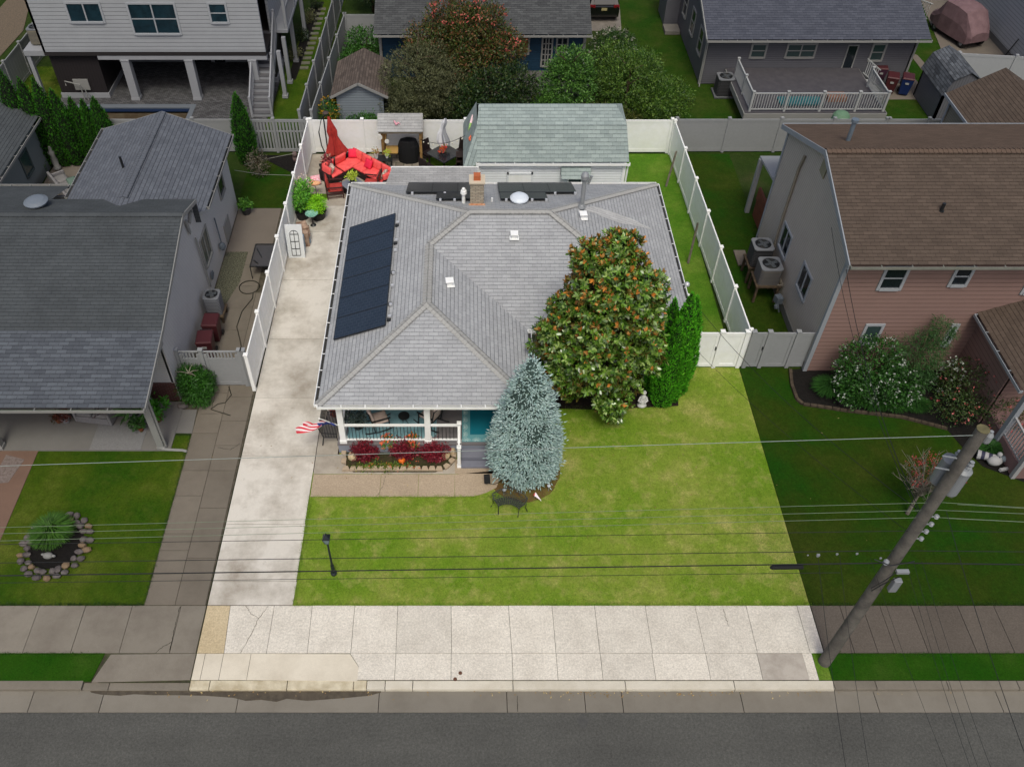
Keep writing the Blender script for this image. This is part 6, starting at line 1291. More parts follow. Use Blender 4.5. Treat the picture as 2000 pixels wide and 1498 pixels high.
for i, (q, lb) in enumerate((((757,882),'hanging-style basket of orange flowers in a pale pot, left one by the porch'),((808,882),'basket of orange flowers in a pale pot, right one by the porch'))):
    p = G(*q); potted((p[0],p[1]+.1,.1), .15, .2, mat('pale_blue_pot', (196,214,222)), GR_M, lb, .24, .3, 50, .09, .05, 40+i, extra=(OR,70))
p = G(785,903); mb = MB()
for j in range(12): a = 2*math.pi*j/12; mb.ball((p[0]+.055*math.cos(a),p[1]+.055*math.sin(a),.13), .075, .075, .09, 8)
pk = build(mb, 'pumpkin', mat('pumpkin_orange', (226,120,30), (206,96,24), 8, .05, rough=.5), None, 'orange pumpkin lying in the middle of the flower bed', 'pumpkin', smooth=True)
mb = MB(); mb.cyl((p[0],p[1],.2),(p[0]+.02,p[1],.28),.02,.014,6); build(mb, 'stem', SOIL_W, pk)
STN = mat('boulder_tan', (196,176,142), (160,140,112), 7, .1, bmp=.01)
for q, r_, lb in (((689,895),.17,'tan boulder at the left end of the flower bed'),((870,893),.16,'tan boulder at the right end of the flower bed'),((884,886),.13,'brown rounded stone in the right corner of the flower bed')):
    p = G(*q); mb = MB(); mb.ball((p[0],p[1],.12), r_, r_*1.1, .17, 10, .12, int(q[0])); build(mb, 'boulder', STN, None, lb, 'rock')
foliage('low_flowers', [(-2.9,18.35,.06,1.1,.18,.08)], 150, 6, .05, .07, .04, leafm('leaf_ground', [(92,132,44),(70,104,34),(150,130,50)]), None, 51, shell=.9, zmin=.02, label='low green ground cover in the front of the flower bed', cat='plant', kind='stuff')
foliage('fallen_petals', [(-2.6,18.4,.08,1.6,.3,.03)], 26, 4, .03, .05, .04, OR, None, 52, shell=.9, zmin=.02, label='scattered orange blooms low in the flower bed', cat='flower', kind='stuff')
# iron covers in the apron
for i, q in enumerate(((889,1326),(899,1314))):
    p = G(*q); mb = MB(); mb.cyl((p[0],p[1],.0),(p[0],p[1],.012),.055,n=20); build(mb, 'valve_cover', mat('rust', (108,74,58), (84,58,46), 20), None, ('rusty round valve cover nearest the kerb','rusty round valve cover a little further from the kerb')[i], 'cover')

# ------------------------------------------------------------------ left neighbour's things
MAR = mat('maroon_plastic', (70,33,37), var=.06, rough=.45); NAVY = mat('navy_plastic', (24,40,84), var=.06, rough=.45)
def bin_(loc, rz, body, lid, lbl, s=1.0):
    t = thing('wheelie_bin', lbl, 'bin', (0,0,0)); mb = MB(); mb.hexa([(-.23,-.24,.08),(.23,-.24,.08),(.23,.2,.08),(-.23,.2,.08),(-.3,-.34,.98),(.3,-.34,.98),(.3,.32,.98),(-.3,.32,.98)]); build(mb, 'body', body, t, bevel=.02)
    mb = MB(); mb.hexa([(-.32,-.37,.98),(.32,-.37,.98),(.32,.36,.98),(-.32,.36,.98),(-.28,-.33,1.05),(.28,-.33,1.05),(.28,.32,1.08),(-.28,.32,1.08)]); build(mb, 'lid', lid, t, bevel=.02)
    for x in (-.26,.26): mb = MB(); mb.cyl((x-.03,.28,.11),(x+.03,.28,.11),.11,n=14); build(mb, 'wheel', BLK, t)
    mb = MB(); mb.bar((-.22,.4,1.0),(.22,.4,1.0),.04); build(mb, 'handle', BLK, t); mb = MB(); mb.obox((0,-.33,.75),(.18,.012,.1),0,-.1); build(mb, 'label_plate', mat('pale_sticker', (130,130,128)), t)
    t.location = loc; t.rotation_euler = (0,0,rz); return t
b1 = bin_((-9.86,24.75,0), R(0), MAR, MAR, 'maroon wheelie bin behind the other at the side of the left house'); copy_thing(b1, (-9.9,23.8,0), R(4), 'maroon wheelie bin nearest the slatted gate of the left house')
def acunit(loc, lbl, m, h=.85, w_=.72, legs=0, pad=True, rz=0):
    t = thing('air_conditioner', lbl, 'air conditioner', (0,0,0)); z0 = legs+.08; mb = MB(); r = w_/2
    c8 = [(r-.08,-r),(r,-r+.08),(r,r-.08),(r-.08,r),(-r+.08,r),(-r,r-.08),(-r,-r+.08),(-r+.08,-r)]; mb.prism(c8, z0, z0+h-.06); build(mb, 'body', mat('ac_fins', (46,46,48), (34,34,36), 40, .2, rough=.5) if m is DARK else m, t)
    mb = MB()
    for i in range(9): zz = z0+.06+i*(h-.18)/9; mb.prism([(x*1.012,y*1.012) for x, y in c8], zz, zz+.02)
    build(mb, 'grille', mat('ac_slats', (70,70,74)), t)
    mb = MB(); mb.prism([(x*1.03,y*1.03) for x, y in c8], z0+h-.06, z0+h); tp = build(mb, 'top_panel', STEELD, t, bevel=.012)
    mb = MB(); mb.cyl((0,0,z0+h+.001),(0,0,z0+h+.008),r*.78,n=28); build(mb, 'fan_opening', mat('fan_dark', (18,19,21)), tp)
    mb = MB(); 
    for i in range(4): a = math.pi/2*i+.4; mb.obox((r*.36*math.cos(a),r*.36*math.sin(a),z0+h+.014), (r*.6,.14,.006), a, .12)
    build(mb, 'fan', mat('fan_grey', (72,76,80)), tp)
    mb = MB(); 
    for k_ in (.3,.5,.68,.8): mb.tube([(r*k_*math.cos(2*math.pi*i/20),r*k_*math.sin(2*math.pi*i/20),z0+h+.03) for i in range(21)], .005, 4)
    build(mb, 'guard', DARK, tp)
    if legs:
        for x in (-r,r):
            for y in (-r,r): mb = MB(); mb.bar((x,y,0),(x,y,legs+.04),.09); build(mb, 'leg', SOIL_W, t)
        mb = MB(); mb.box(-r-.08,-r-.08,legs,r+.08,r+.08,legs+.075); build(mb, 'platform', SOIL_W, t)
    elif pad: mb = MB(); mb.box(-r-.1,-r-.1,0,r+.1,r+.1,.075); build(mb, 'pad', mat('pad_grey', (92,94,96)), t)
    t.location = loc; t.rotation_euler = (0,0,rz); return t
STEELD = mat('dull_steel', (112,114,118), var=.05, rough=.4)
acunit((-10.02,26.0,0), 'pale grey air conditioner on a dark stand beside the left house', mat('pale_ac', (112,114,120), var=.05), .85, .62, .3)
acunit((12.25,28.55,0), 'dark air conditioner on timber legs, the farther of two by the taupe wall', DARK, .9, .8, .75); acunit((12.3,27.35,0), 'steel air conditioner on timber legs, the nearer of two by the taupe wall', mat('steel_ac', (96,92,88), var=.05), .8, .85, .8)
acunit((G(1408,178)[0],43.9,0), 'dark air conditioner on a pad at the corner of the grey house', DARK, .95, .85)
t = acunit((-22.4,44.4,2.62), 'beige condenser on the small platform of the raised white house', mat('beige_ac', (120,114,100)), .8, .7, pad=False)
p = G(1448,505); mb = MB(); mb.box(p[0]-.25,p[1]-.5,0,p[0]+.25,p[1]+.5,.06); build(mb, 'paving_slab', TANC, None, 'concrete slab in the grass at the left of the two air conditioners', 'slab')
mb = MB(); c = (12.6,26.3,.7); mb.obox(c, (.25,.3,.3), .2); mb.tube([(12.6,26.3,.6),(12.75,26.2,.1)], .03); mb.ball((12.55,26.15,.45), .12, .1, .14, 8, .2); build(mb, 'gas_meter', mat('meter_grey', (88,96,104)), None, 'cluttered grey gas meter near the foot of the taupe wall', 'meter')
potted((-10.03,33.0,0), .24, .36, mat('dark_grey_pot', (52,52,54)), GR_M, 'green bush in a dark grey pot at the back corner of the left house', .32, .36, 60, .12, .06, 61)
p = G(515,505,.0); t = thing('folding_table', 'grey glass patio table with dark frame lying beside the white fence', 'table', (-8.45,29.2,0))
mb = MB(); mb.box(-9.0,28.4,.62,-8.1,29.9,.64); build(mb, 'table_top', mat('dull_glass', (70,68,68), rough=.2, spec=.4), t)
mb = MB(); q = [(-9.0,28.4,.66),(-8.1,28.4,.66),(-8.1,29.9,.66),(-9.0,29.9,.66)]
for i in range(4): mb.bar(q[i], q[(i+1)%4], .03)
mb.bar((-8.9,29.6,.67),(-8.6,29.0,.67),.03); mb.bar((-8.9,28.8,.67),(-8.7,28.6,.67),.03); build(mb, 'frame', DARK, t)
for q_ in q: mb = MB(); mb.bar(q_, (q_[0],q_[1],0), .03); build(mb, 'leg', DARK, t)
mb = MB(); c = G(487,562); pts = [(c[0]+.42*math.cos(a)*(1+.03*math.sin(3*a)),c[1]+.42*math.sin(a),.025) for a in [i*.35 for i in range(34)]]; pts += [(c[0]+.25,c[1]-.7,.02),(c[0]-.05,c[1]-1.5,.02),(c[0]-.1,c[1]-2.4,.02),(c[0]+.15,c[1]-3.1,.02),(c[0]+.3,c[1]-3.6,.02)]; mb.tube(pts, .02, 6); build(mb, 'garden_hose', mat('hose_dark', (46,44,36)), None, 'dark coiled garden hose on the narrow concrete path of the left house', 'hose', smooth=True)
mb = MB(); pts = [G(*q) for q in ((447,756),(452,772),(440,787),(425,790),(412,800),(430,806),(450,812))]; mb.tube([(a,b,.02) for a,b,_ in pts], .018, 6); mb.tube([(-9.65,22.1,1.2),(-9.5,22.05,1.25),(-9.3,22.05,.8),(-9.25,22.05,.3)], .015, 5); build(mb, 'garden_hose', mat('hose_dark', (46,44,36)), None, 'dark hose trailing in front of the slatted gate', 'hose', smooth=True)
# white porch furniture
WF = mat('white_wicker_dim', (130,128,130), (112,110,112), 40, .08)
def porchsofa(loc, rz, L, lbl):
    t = thing('porch_sofa', lbl, 'sofa', (0,0,0)); mb = MB(); mb.box(-L/2,-.38,.05,L/2,.38,.34); mb.box(-L/2,.28,.34,L/2,.4,.8); mb.box(-L/2-.1,-.38,.05,-L/2,.4,.58); mb.box(L/2,-.38,.05,L/2+.1,.4,.58); build(mb, 'frame', WF, t, bevel=.03)
    n = max(1, round(L/.7))
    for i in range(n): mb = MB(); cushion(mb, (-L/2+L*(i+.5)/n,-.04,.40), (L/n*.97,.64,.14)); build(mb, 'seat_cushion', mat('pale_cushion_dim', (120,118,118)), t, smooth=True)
    t.location = loc; t.rotation_euler = (0,0,rz); return t
porchsofa((-13.3,20.65,.03), R(-8)+math.pi*0, 1.2, 'pale wicker loveseat on the left neighbour porch'); porchsofa((-11.7,20.7,.03), R(-35), .65, 'pale wicker armchair on the left neighbour porch near the palm')
def pp_(q, *a, **k): p = G(*q); return potted((p[0],p[1],.03), *a, **k)
pp_((116,825), .11, .2, mat('dim_terracotta', (112,66,44)), leafm('leaf_dimred', [(90,44,34),(64,60,34)]), 'small terracotta pot left of the white pot on the left porch', R_=.14, H_=.2, n=14, seed=71)
pp_((131,824), .17, .24, WF, leafm('leaf_dimred', [(90,44,34)]), 'white pot with reddish plant left of the loveseat on the left porch', R_=.2, H_=.3, n=26, seed=72)
pp_((205,822), .17, .24, WF, leafm('leaf_dimred2', [(84,30,34),(60,30,30)]), 'white pot with dark red plant between loveseat and armchair', R_=.22, H_=.3, n=26, seed=73)
pp_((277,842), .1, .16, mat('dim_terracotta', (112,66,44)), leafm('leaf_dim', [(34,66,22),(52,92,30)]), 'small terracotta pot with leafy plant beside the porch post', R_=.2, H_=.5, n=30, L=.2, seed=74)
pp_((270,820), .14, .3, mat('dim_dark', (34,34,32)), leafm('leaf_dim', [(34,66,22),(52,92,30)]), 'split-leaf plant with big fronds at the right end of the left porch', R_=.32, H_=.6, n=22, L=.42, W=.12, seed=75)
pp_((309,820), .24, .4, mat('basket', (104,78,52), (70,52,36), 20), leafm('leaf_dimbright', [(44,100,16),(64,126,26)]), 'bright green leafy plant in a woven pot outside the left porch post', R_=.5, H_=.55, n=70, L=.2, W=.07, seed=76)
pp_((354,752), .13, .2, mat('dim_dark', (34,34,32)), leafm('leaf_yellowgreen', [(96,104,40),(70,88,34)]), 'yellow green plant hanging by the left side of the slatted gate', R_=.24, H_=.3, n=30, seed=77, tall=.25)
# yard furniture at the far left
mb = MB(); porchsofa((-18.6,34.4,.0), R(128), 2.6, 'cream outdoor sofa on the terrace at the far left')
pillow((-18.4,34.7,.58), .6, mat('sage_pillow', (84,104,94)), 'sage green pillow on the cream sofa at the far left', 40)
t = thing('statue', 'tall white statue standing before the row of pointed evergreens', 'statue', G(113,328)); p = G(113,330); mb = MB(); mb.lathe([(.2,0),(.2,.12),(.13,.16),(.16,.5),(.13,.75),(.18,.95),(.08,1.05),(.09,1.15),(.05,1.24),(.01,1.26)], p, 12, 1,1,.06,4); build(mb, 'figure', mat('dull_white_stone', (120,120,118), var=.08), t, smooth=True)
p = G(98,845) if 0 else G(96,1088); mb = MB(); mb.ball((p[0],p[1],.1), .17, .12, .11, 12); mb.ball((p[0]+.2,p[1]-.04,.14), .07, .05, .05, 8); mb.ball((p[0]-.16,p[1]+.02,.14), .06,.05,.03,8); build(mb, 'duck_statue', mat('dull_white_stone', (120,120,118)), None, 'white duck statue lying in the ring of stones', 'statue', smooth=True)
# ring of stones
RS = mat('ring_stones', (104,98,96), (72,66,66), 3, .15, bmp=.01); rgx = random.Random(9); rc = G(112,1060)
t = thing('stone_ring', 'ring of grey and brown fieldstones round the ornamental grass', 'stone ring', rc)
for i in range(46):
    a = 2*math.pi*(i % 23)/23+rgx.uniform(-.05,.05)+(i//23)*.13; k_ = 1+.22*(i//23); q = (rc[0]+.86*k_*math.cos(a)*1.0, rc[1]-.12+.98*k_*math.sin(a)); 
    if math.sin(a) > .55 and math.cos(a) < -.1: continue
    mb = MB(); mb.ball((q[0],q[1],.05+.02*(i//23 == 0)), rgx.uniform(.11,.16), rgx.uniform(.09,.13), rgx.uniform(.07,.1), 8, .14, i); mb.m = 0; build(mb, 'stone', RS if i % 5 else mat('ring_stone_tan', (112,94,74), var=.1), t)
mb = MB(); mb.cyl((rc[0],rc[1]-.1,-.03),(rc[0],rc[1]-.1,.0),.85,n=24); build(mb, 'ring_soil', MULCH_D, t)
# outdoor shower by the black block
t = thing('outdoor_shower', 'white outdoor shower panel with pipes before the black storage block', 'shower', (-20.4,43.2,0)); mb = MB(); mb.box(-20.9,43.38,.5,-20.1,43.44,1.1); build(mb, 'panel', TRD, t); mb = MB(); mb.tube([(-20.5,43.2,0),(-20.5,43.2,.9),(-21.2,43.1,1.15),(-21.2,43.1,.9)], .03); mb.tube([(-20.3,43.2,0),(-20.3,43.2,.7)], .03); build(mb, 'pipes', TRD, t)
for i in range(13):
    f = i/12; q = G(594+ (629-594)*f, 133*(1-f)**1.0+18*f); mb = MB(); mb.obox((q[0],q[1],-.005), (.48,.3,.04), 0.04); o = build(mb, 'stepping_stone', mat('pale_stone', (112,112,96), (96,94,82), 5, .08), None, '%s pale stepping stone counted from the near end of the grass strip' % ('first second third fourth fifth sixth seventh eighth ninth tenth eleventh twelfth thirteenth'.split()[i]), 'stepping stone', 'stepping stones on the grass strip')
# ------------------------------------------------------------------ things behind and right
for q, bd, ld, lb in (((1733,182),MAR,MAR,'maroon wheelie bin nearest the deck of the grey house'),((1762,184),NAVY,MAR,'navy blue wheelie bin with maroon lid beside the grey house')):
    p = G(*q); bin_((p[0],p[1],0), R(-20), bd, ld, lb)
p = G(1722,176); bin_((p[0]-.1,p[1]+.7,0), R(-10), mat('plum_plastic', (62,34,52)), MAR, 'plum wheelie bin tucked behind the other two by the deck')
mb = MB(); mb.box(16.2,40.9,.96,18.4,41.7,1.05); build(mb, 'kayak_board' if 0 else 'deck_mat', mat('teal_mat', (20,78,86), (30,96,100), 3), None, 'teal mat lying on the deck behind the front railing', 'mat')
mb = MB(); mb.box(18.75,41.3,.96,19.7,41.9,1.2); build(mb, 'wooden_box', mat('pink_wood', (120,88,74), var=.08), None, 'low pinkish wooden box on the deck behind the railing', 'box')
p = G(1580,236,.0); mb = MB(); mb.lathe([(.42,0),(.44,.03),(.40,.3),(.3,.42),(.05,.5)], (p[0]+.55,38.9,1.3), 18); mb.box(p[0]+.3,38.7,0,p[0]+.8,39.1,1.3); build(mb, 'covered_barrel', mat('dull_mint', (92,122,98), var=.05), None, 'pale mint domed lid just behind the dull fence below the deck', 'barrel')
# covered golf cart
GC = thing('covered_cart', 'golf cart under a dusty pink fitted cover on the driveway at the top right', 'golf cart', (29.6,50.6,0)); CV = mat('dusty_pink_cover', (118,94,98), (102,80,84), 2.5, .06, rough=.8)
def sec(y, pts): return [(x, y, z) for x, z in pts]
cx_ = 29.35; rings = []
for y, w_, zt, zb in ((49.0,.62,.95,.45),(49.25,.74,1.25,.3),(49.9,.8,1.95,.3),(50.6,.84,2.05,.3),(51.6,.82,2.0,.3),(52.1,.72,1.25,.35),(52.6,.55,.9,.4)):
    rings.append([(cx_-w_,y,zb),(cx_-w_*1.02,y,zb+(zt-zb)*.5),(cx_-w_*.9,y,zt-.12),(cx_-w_*.6,y,zt),(cx_,y,zt+.05),(cx_+w_*.6,y,zt),(cx_+w_*.9,y,zt-.12),(cx_+w_*1.02,y,zb+(zt-zb)*.5),(cx_+w_,y,zb)])
mb = MB()
for i in range(len(rings)-1):
    for j in range(8): mb.face([rings[i][j],rings[i][j+1],rings[i+1][j+1],rings[i+1][j]])
mb.face(rings[0][::-1]); mb.face(rings[-1]); o = build(mb, 'cover', CV, GC, smooth=False); 
for x, y in ((-.62,49.5),(.62,49.5),(-.62,51.8),(.62,51.8)):
    mb = MB(); mb.cyl((cx_+x-.11,y,.26),(cx_+x+.11,y,.26),.26,n=20); wh = build(mb, 'wheel', BLK, GC); mb = MB(); mb.cyl((cx_+x-.12,y,.26),(cx_+x+.12,y,.26),.13,n=12); build(mb, 'hub', STEELD, wh)
GC.rotation_euler = (0,0,R(18))
rail(thing('stair_railing', 'white stair railing beyond the covered cart at the top edge', 'railing', (27.8,53.6,0)), (26.9,54.6,0), (28.4,52.8,0), .1, 1.0, RW)
p = G(1890,128); bin_((27.2,45.8,0), R(10), MAR, MAR, 'maroon bin standing between the pale fence and the tan driveway')
mb = MB(); mb.tube([G(1962,110),(31.2,47.6,1.3)], .03); mb.tube([(31.0,47.0,.02),(31.15,47.4,.5),(31.1,47.9,.2)], .02); build(mb, 'hose_stand', DARK, None, 'thin dark hose stand leaning at the foot of the white sided building', 'stand')
# black suv
V = thing('suv', 'black suv parked nose away on the pale driveway behind the blue house', 'car', (8.4,54.6,0)); CB = mat('car_black', (14,14,17), var=.04, rough=.18, spec=.7)
def ring(y, w_, zb, zm, zt, wt): return [(-w_,y,zb),(-w_*1.02,y,zm),(-wt,y,zt),(wt,y,zt),(w_*1.02,y,zm),(w_,y,zb)]
rg2 = [ring(0,.82,.42,.75,.95,.8),ring(.12,.92,.3,.8,1.02,.86),(ring(.5,.94,.26,.98,1.6,.68)),ring(.8,.95,.25,1.0,1.68,.66),ring(2.2,.95,.25,1.0,1.70,.66),ring(2.9,.95,.25,1.0,1.5,.68),ring(3.5,.95,.25,.98,1.06,.86),ring(4.4,.9,.28,.85,.95,.8),ring(4.6,.8,.4,.7,.8,.7)]
mb = MB()
for i in range(len(rg2)-1):
    for j in range(5): mb.face([rg2[i][j],rg2[i][j+1],rg2[i+1][j+1],rg2[i+1][j]])
    mb.face([rg2[i][5],rg2[i][0],rg2[i+1][0],rg2[i+1][5]])
mb.face(rg2[0][::-1]); mb.face(rg2[-1]); mb.v = [(x+8.45,y+52.5,z) for x,y,z in mb.v]; build(mb, 'body', CB, V, smooth=False)
mb = MB(); mb.hexa([(7.8,52.62,1.06),(9.1,52.62,1.06),(9.05,52.98,1.58),(7.85,52.98,1.58),(7.8,52.58,1.07),(9.1,52.58,1.07),(9.02,52.95,1.6),(7.88,52.95,1.6)]); build(mb, 'rear_window', GLASS_D, V)
for s in (-1,1):
    mb = MB(); mb.obox((8.45+s*.72,52.56,.98), (.34,.12,.14), s*.15); build(mb, 'tail_light', mat('tail_red', (110,18,24), rough=.2, spec=.6), V)
    for y in (53.4,56.2): mb = MB(); mb.cyl((8.45+s*.78,y,.34),(8.45+s*.98,y,.34),.34,n=20); wh = build(mb, 'wheel', BLK, V); mb = MB(); mb.cyl((8.45+s*.97,y,.34),(8.45+s*.99,y,.34),.2,n=12); build(mb, 'rim', STEELD, wh)
mb = MB(); mb.obox((8.45,52.5,.82), (.34,.02,.16)); build(mb, 'number_plate', mat('pale_plate', (150,140,100)), V)
mb = MB(); mb.obox((8.45,52.95,1.62), (1.1,.2,.03)); build(mb, 'spoiler', CB, V)
for s in (-1,1): mb = MB(); mb.bar((8.45+s*.6,53.4,1.74),(8.45+s*.6,54.9,1.74),.03); build(mb, 'roof_rail', DARK, V)
# garden ornaments in front of the pink house
t = thing('lighthouse_ornament', 'toppled white and dark striped lighthouse ornament near the porch at the right edge', 'ornament', G(1925,905)); a = Vector(G(1905,892))+Vector((0,0,.15)); b = a+Vector((.6,-.3,.12))
mb = MB()
for i in range(6): mb.m = i % 2; q0 = a.lerp(b, i/6); q1 = a.lerp(b, (i+1)/6); mb.cyl(q0, q1, .17-.012*i, .158-.012*i, 12, cap=(i in (0,5)))
build(mb, [WH2, mat('navy_band', (44,46,66))], 'tower' if 0 else 'x', None) if 0 else build(mb, 'tower', [WH2, mat('navy_band', (44,46,66))], t)
mb = MB(); q = Vector(G(1938,905)); mb.lathe([(.05,0),(.2,.08),(.24,.2),(.16,.32),(.06,.36)], q, 12, 1.1,.9,.08,5); mb.ball(q+Vector((.12,.08,.4)), .09); build(mb, 'pelican_ornament', WH2, None, 'plump white bird ornament by the right edge garden bed', 'ornament', smooth=True)
mb = MB(); q = Vector(G(1958,900)); mb.ball(q+Vector((0,0,.12)), .34, .13, .12, 10); build(mb, 'boat_ornament', mat('ice_blue_dim', (104,114,122)), None, 'pale blue boat shaped ornament at the right edge garden bed', 'ornament', smooth=True)
for i, (x, y) in enumerate(((1978,895),(1962,918),(1975,912))): q = Vector(G(x,y)); mb = MB(); mb.obox(q+Vector((0,0,.06)), (.5,.09,.09), (-.6,.3,.9)[i], .15, 'y'); build(mb, 'driftwood', WH2, None, ('pale driftwood piece nearest the right porch steps','pale driftwood piece lying on the lawn edge at the right','short pale driftwood piece amid the stones at the right')[i], 'wood')
# ------------------------------------------------------------------ planting
sheet('planting_bed', [G(*q)[:2] for q in ((1046,742),(1060,780),(1088,797),(1180,800),(1262,795),(1325,792),(1325,735),(1060,700))], -.006, DIRT, .02)
sheet('spruce_litter', [(2.0+1.25*math.cos(a)*(1+.08*math.sin(5*a)), 17.95+.95*math.sin(a)*(1+.1*math.sin(3*a))) for a in [i*.3 for i in range(21)]], -.012, mat('needle_litter', (104,92,46), (96,72,44), 3, .25, 45, .95), .01)
bedR = [G(*q)[:2] for q in ((1543,722),(1546,752),(1556,780),(1568,790),(1610,796),(1655,803),(1760,815),(1850,838),(1880,872),(1920,910),(2000,940),(2100,950),(2100,760),(1820,700),(1596,716))]
sheet('garden_bed', bedR, -.01, MULCH_D, .03)
be = thing('brick_edging', 'tan brick edging curving round the mulch bed of the pink house', 'edging', G(1600,797)); ebp = [Vector((a,b,0)) for a,b in bedR[:8]]
mb = MB()
for i in range(len(ebp)-1):
    L = (ebp[i+1]-ebp[i]).length; k_ = max(1, round(L/.24))
    for j in range(k_): a = ebp[i].lerp(ebp[i+1], (j+.04)/k_); b = ebp[i].lerp(ebp[i+1], (j+.96)/k_); o = MB(); o.bar(a+Vector((0,0,.03)), b+Vector((0,0,.03)), .11, .09); build(o, 'brick', mat('edge_brick_dim', (78,68,56), (58,50,42), 5, .12), be)
# southern magnolia
MG = thing('magnolia_tree', 'broad glossy magnolia tree with rust coloured leaf undersides in front of the house', 'tree', (5.1,20.8,0))
trunk(MG, (5.1,20.9,0), (4.6,21.1,5.6), .16, .03, SOIL_W, 12, .8, 3)
rg = np.random.default_rng(7)
mblobs = [(5.1,20.35,1.3,.6,.65,1.0),(4.9,20.7,2.4,1.35,1.1,1.0),(4.8,20.85,3.4,2.0,1.35,1.1),(4.65,20.95,4.4,1.75,1.35,1.0),(4.75,21.0,5.3,1.6,1.25,.9),(4.6,21.1,6.1,1.35,1.1,.8),(4.55,21.2,6.8,1.0,.9,.7),(5.75,20.9,3.1,1.0,.85,.95),(3.4,20.7,2.6,.9,.9,.8),(5.8,20.9,4.6,.9,.85,.7),(2.95,20.9,3.6,.7,.8,.8),(3.3,21,5.0,.7,.7,.6),(5.75,21.1,5.7,.65,.7,.6),(4.95,21.2,7.35,.45,.45,.45),(3.9,21.2,7.0,.5,.5,.45),(2.75,20.9,4.3,.4,.45,.4),(3.6,20.6,1.8,.5,.5,.5),(6.0,20.9,5.3,.45,.45,.45)]
LC, LO = blobpts(rg, mblobs, 150, .12, .5); lobes = [tuple(c_-o_*.28)+(q_,q_,q_*.85) for c_, o_, q_ in zip(LC, LO, rg.uniform(.26,.6,150))]
C, O = blobpts(rg, lobes, 2900, .35, .3); ctr_ = np.stack([np.full(len(C),4.8), np.full(len(C),21.0), C[:,2]-.4], 1); kp = ((O*nz(C-ctr_)).sum(1) > -.15); C, O = C[kp], O[kp]
C2_, O2_ = blobpts(rg, [(a_[0],a_[1],a_[2],a_[3]*.76,a_[4]*.76,a_[5]*.8) for a_ in mblobs], 2000, .3, .35); C = np.concatenate([C, C2_]); O = np.concatenate([O, O2_])
O = nz(O*1.0 + np.array([0,-.05,.35]) + rg.normal(size=O.shape)*.25)
def rosettes(C, O, per, L, W, open_, rg):
    n = len(C); t1 = nz(np.cross(O, np.array([.3,.2,.93]))); t2 = np.cross(O, t1); cc = []; dd = []; uu = []
    for i in range(per):
        a = 2*math.pi*(i+rg.random(n))/per; k = open_*rg.uniform(.7,1.25,n); ring_ = t1*np.cos(a)[:,None]+t2*np.sin(a)[:,None]
        cc.append(C - O*(.05*rg.random((n,1)))*1.2); dd.append(ring_*np.sin(k)[:,None]+O*np.cos(k)[:,None]); uu.append(O*np.sin(k)[:,None]-ring_*np.cos(k)[:,None]+.15*rg.normal(size=(n,3)))
    C2, D2, U2 = np.concatenate(cc), np.concatenate(dd), np.concatenate(uu); m = len(C2)
    return leafhex(C2, D2, U2, L*rg.uniform(.7,1.2,m), W*rg.uniform(.8,1.15,m))
V, Fc = rosettes(C, O, 9, .19, .078, 1.1, rg)
mgl = leafm('magnolia_leaf', [(34,60,14),(48,80,20),(72,108,28),(104,138,46),(38,64,16),(140,164,88),(60,84,24)], k=1.05, rough=.27, back=(104,92,44), spec=.55, sc=1.0, amp=.2)
cr = mesh_np(V, Fc, 'crown', mgl, MG)
sel = rg.random(len(C)) < np.clip(.02+.09*(C[:,2]-2.6), .02, .6)
V, Fc = rosettes(C[sel]+O[sel]*.05, O[sel]+np.array([0,0,.6]), 5, .18, .075, .5, rg)
mesh_np(V, Fc, 'rust_leaves', leafm('rust_leaf', [(176,110,44),(204,134,56),(148,94,40),(190,144,80),(126,100,44),(104,102,42)], rough=.5, sc=2), cr, kind='stuff')
# blue spruce
SPR = thing('blue_spruce', 'dense conical blue spruce at the corner of the front porch', 'tree', (2.02,18.3,0))
trunk(SPR, (2.02,18.3,0), (2.05,18.35,5.2), .12, .02, SOIL_W, 0, .1, 4)
prof = np.array([(.1,.98),(.5,1.19),(1.0,1.23),(2.1,1.12),(3.2,.88),(4.2,.6),(4.8,.38),(5.2,.18),(5.35,.05)])
def conetree(rg, cx, cy, prof, n, flat=1.0):
    z = rg.uniform(prof[0,0], prof[-1,0], n*3); r = np.interp(z, prof[:,0], prof[:,1]); keep = rg.random(n*3) < (r/prof[:,1].max()); z = z[keep][:n]; r = r[keep][:n]; m = len(z); a = rg.uniform(0, 2*math.pi, m)
    sl = np.gradient(np.interp(np.linspace(prof[0,0],prof[-1,0],60), prof[:,0], prof[:,1]), (prof[-1,0]-prof[0,0])/59); s = np.interp(z, np.linspace(prof[0,0],prof[-1,0],60), -sl)
    return a, z, r, nz(np.stack([np.cos(a), np.sin(a)*flat, np.clip(s,-.5,1.2)], 1))
rg = np.random.default_rng(17)
a, z, r, O = conetree(rg, 0, 0, prof, 1100)
rr = r*(.97+.05*rg.normal(size=len(r)))
tip = np.stack([2.02+rr*np.cos(a), 18.32+rr*np.sin(a), z], 1)
per = 15; n = len(tip)*per
Cc = np.repeat(tip, per, 0); Oc = np.repeat(O, per, 0); ctr = np.array([2.02,18.32,0])
off = rg.normal(size=(n,3))*.085; Cc = Cc + off - Oc*(.10+.10*rg.random((n,1)))
D = nz(Oc + off*5 + rg.normal(size=(n,3))*.28 + np.array([0,0,.15])); L = rg.uniform(.09,.17,n)
Sd = nz(np.cross(D, rg.normal(size=(n,3)))); S2 = np.cross(D, Sd); w_ = .022
V = np.stack([Cc, Cc+D*L[:,None]*.35+Sd*w_, Cc+D*L[:,None]*.35+S2*w_, Cc+D*L[:,None]*.35-Sd*w_, Cc+D*L[:,None]*.35-S2*w_, Cc+D*L[:,None]], 1).reshape(-1,3)
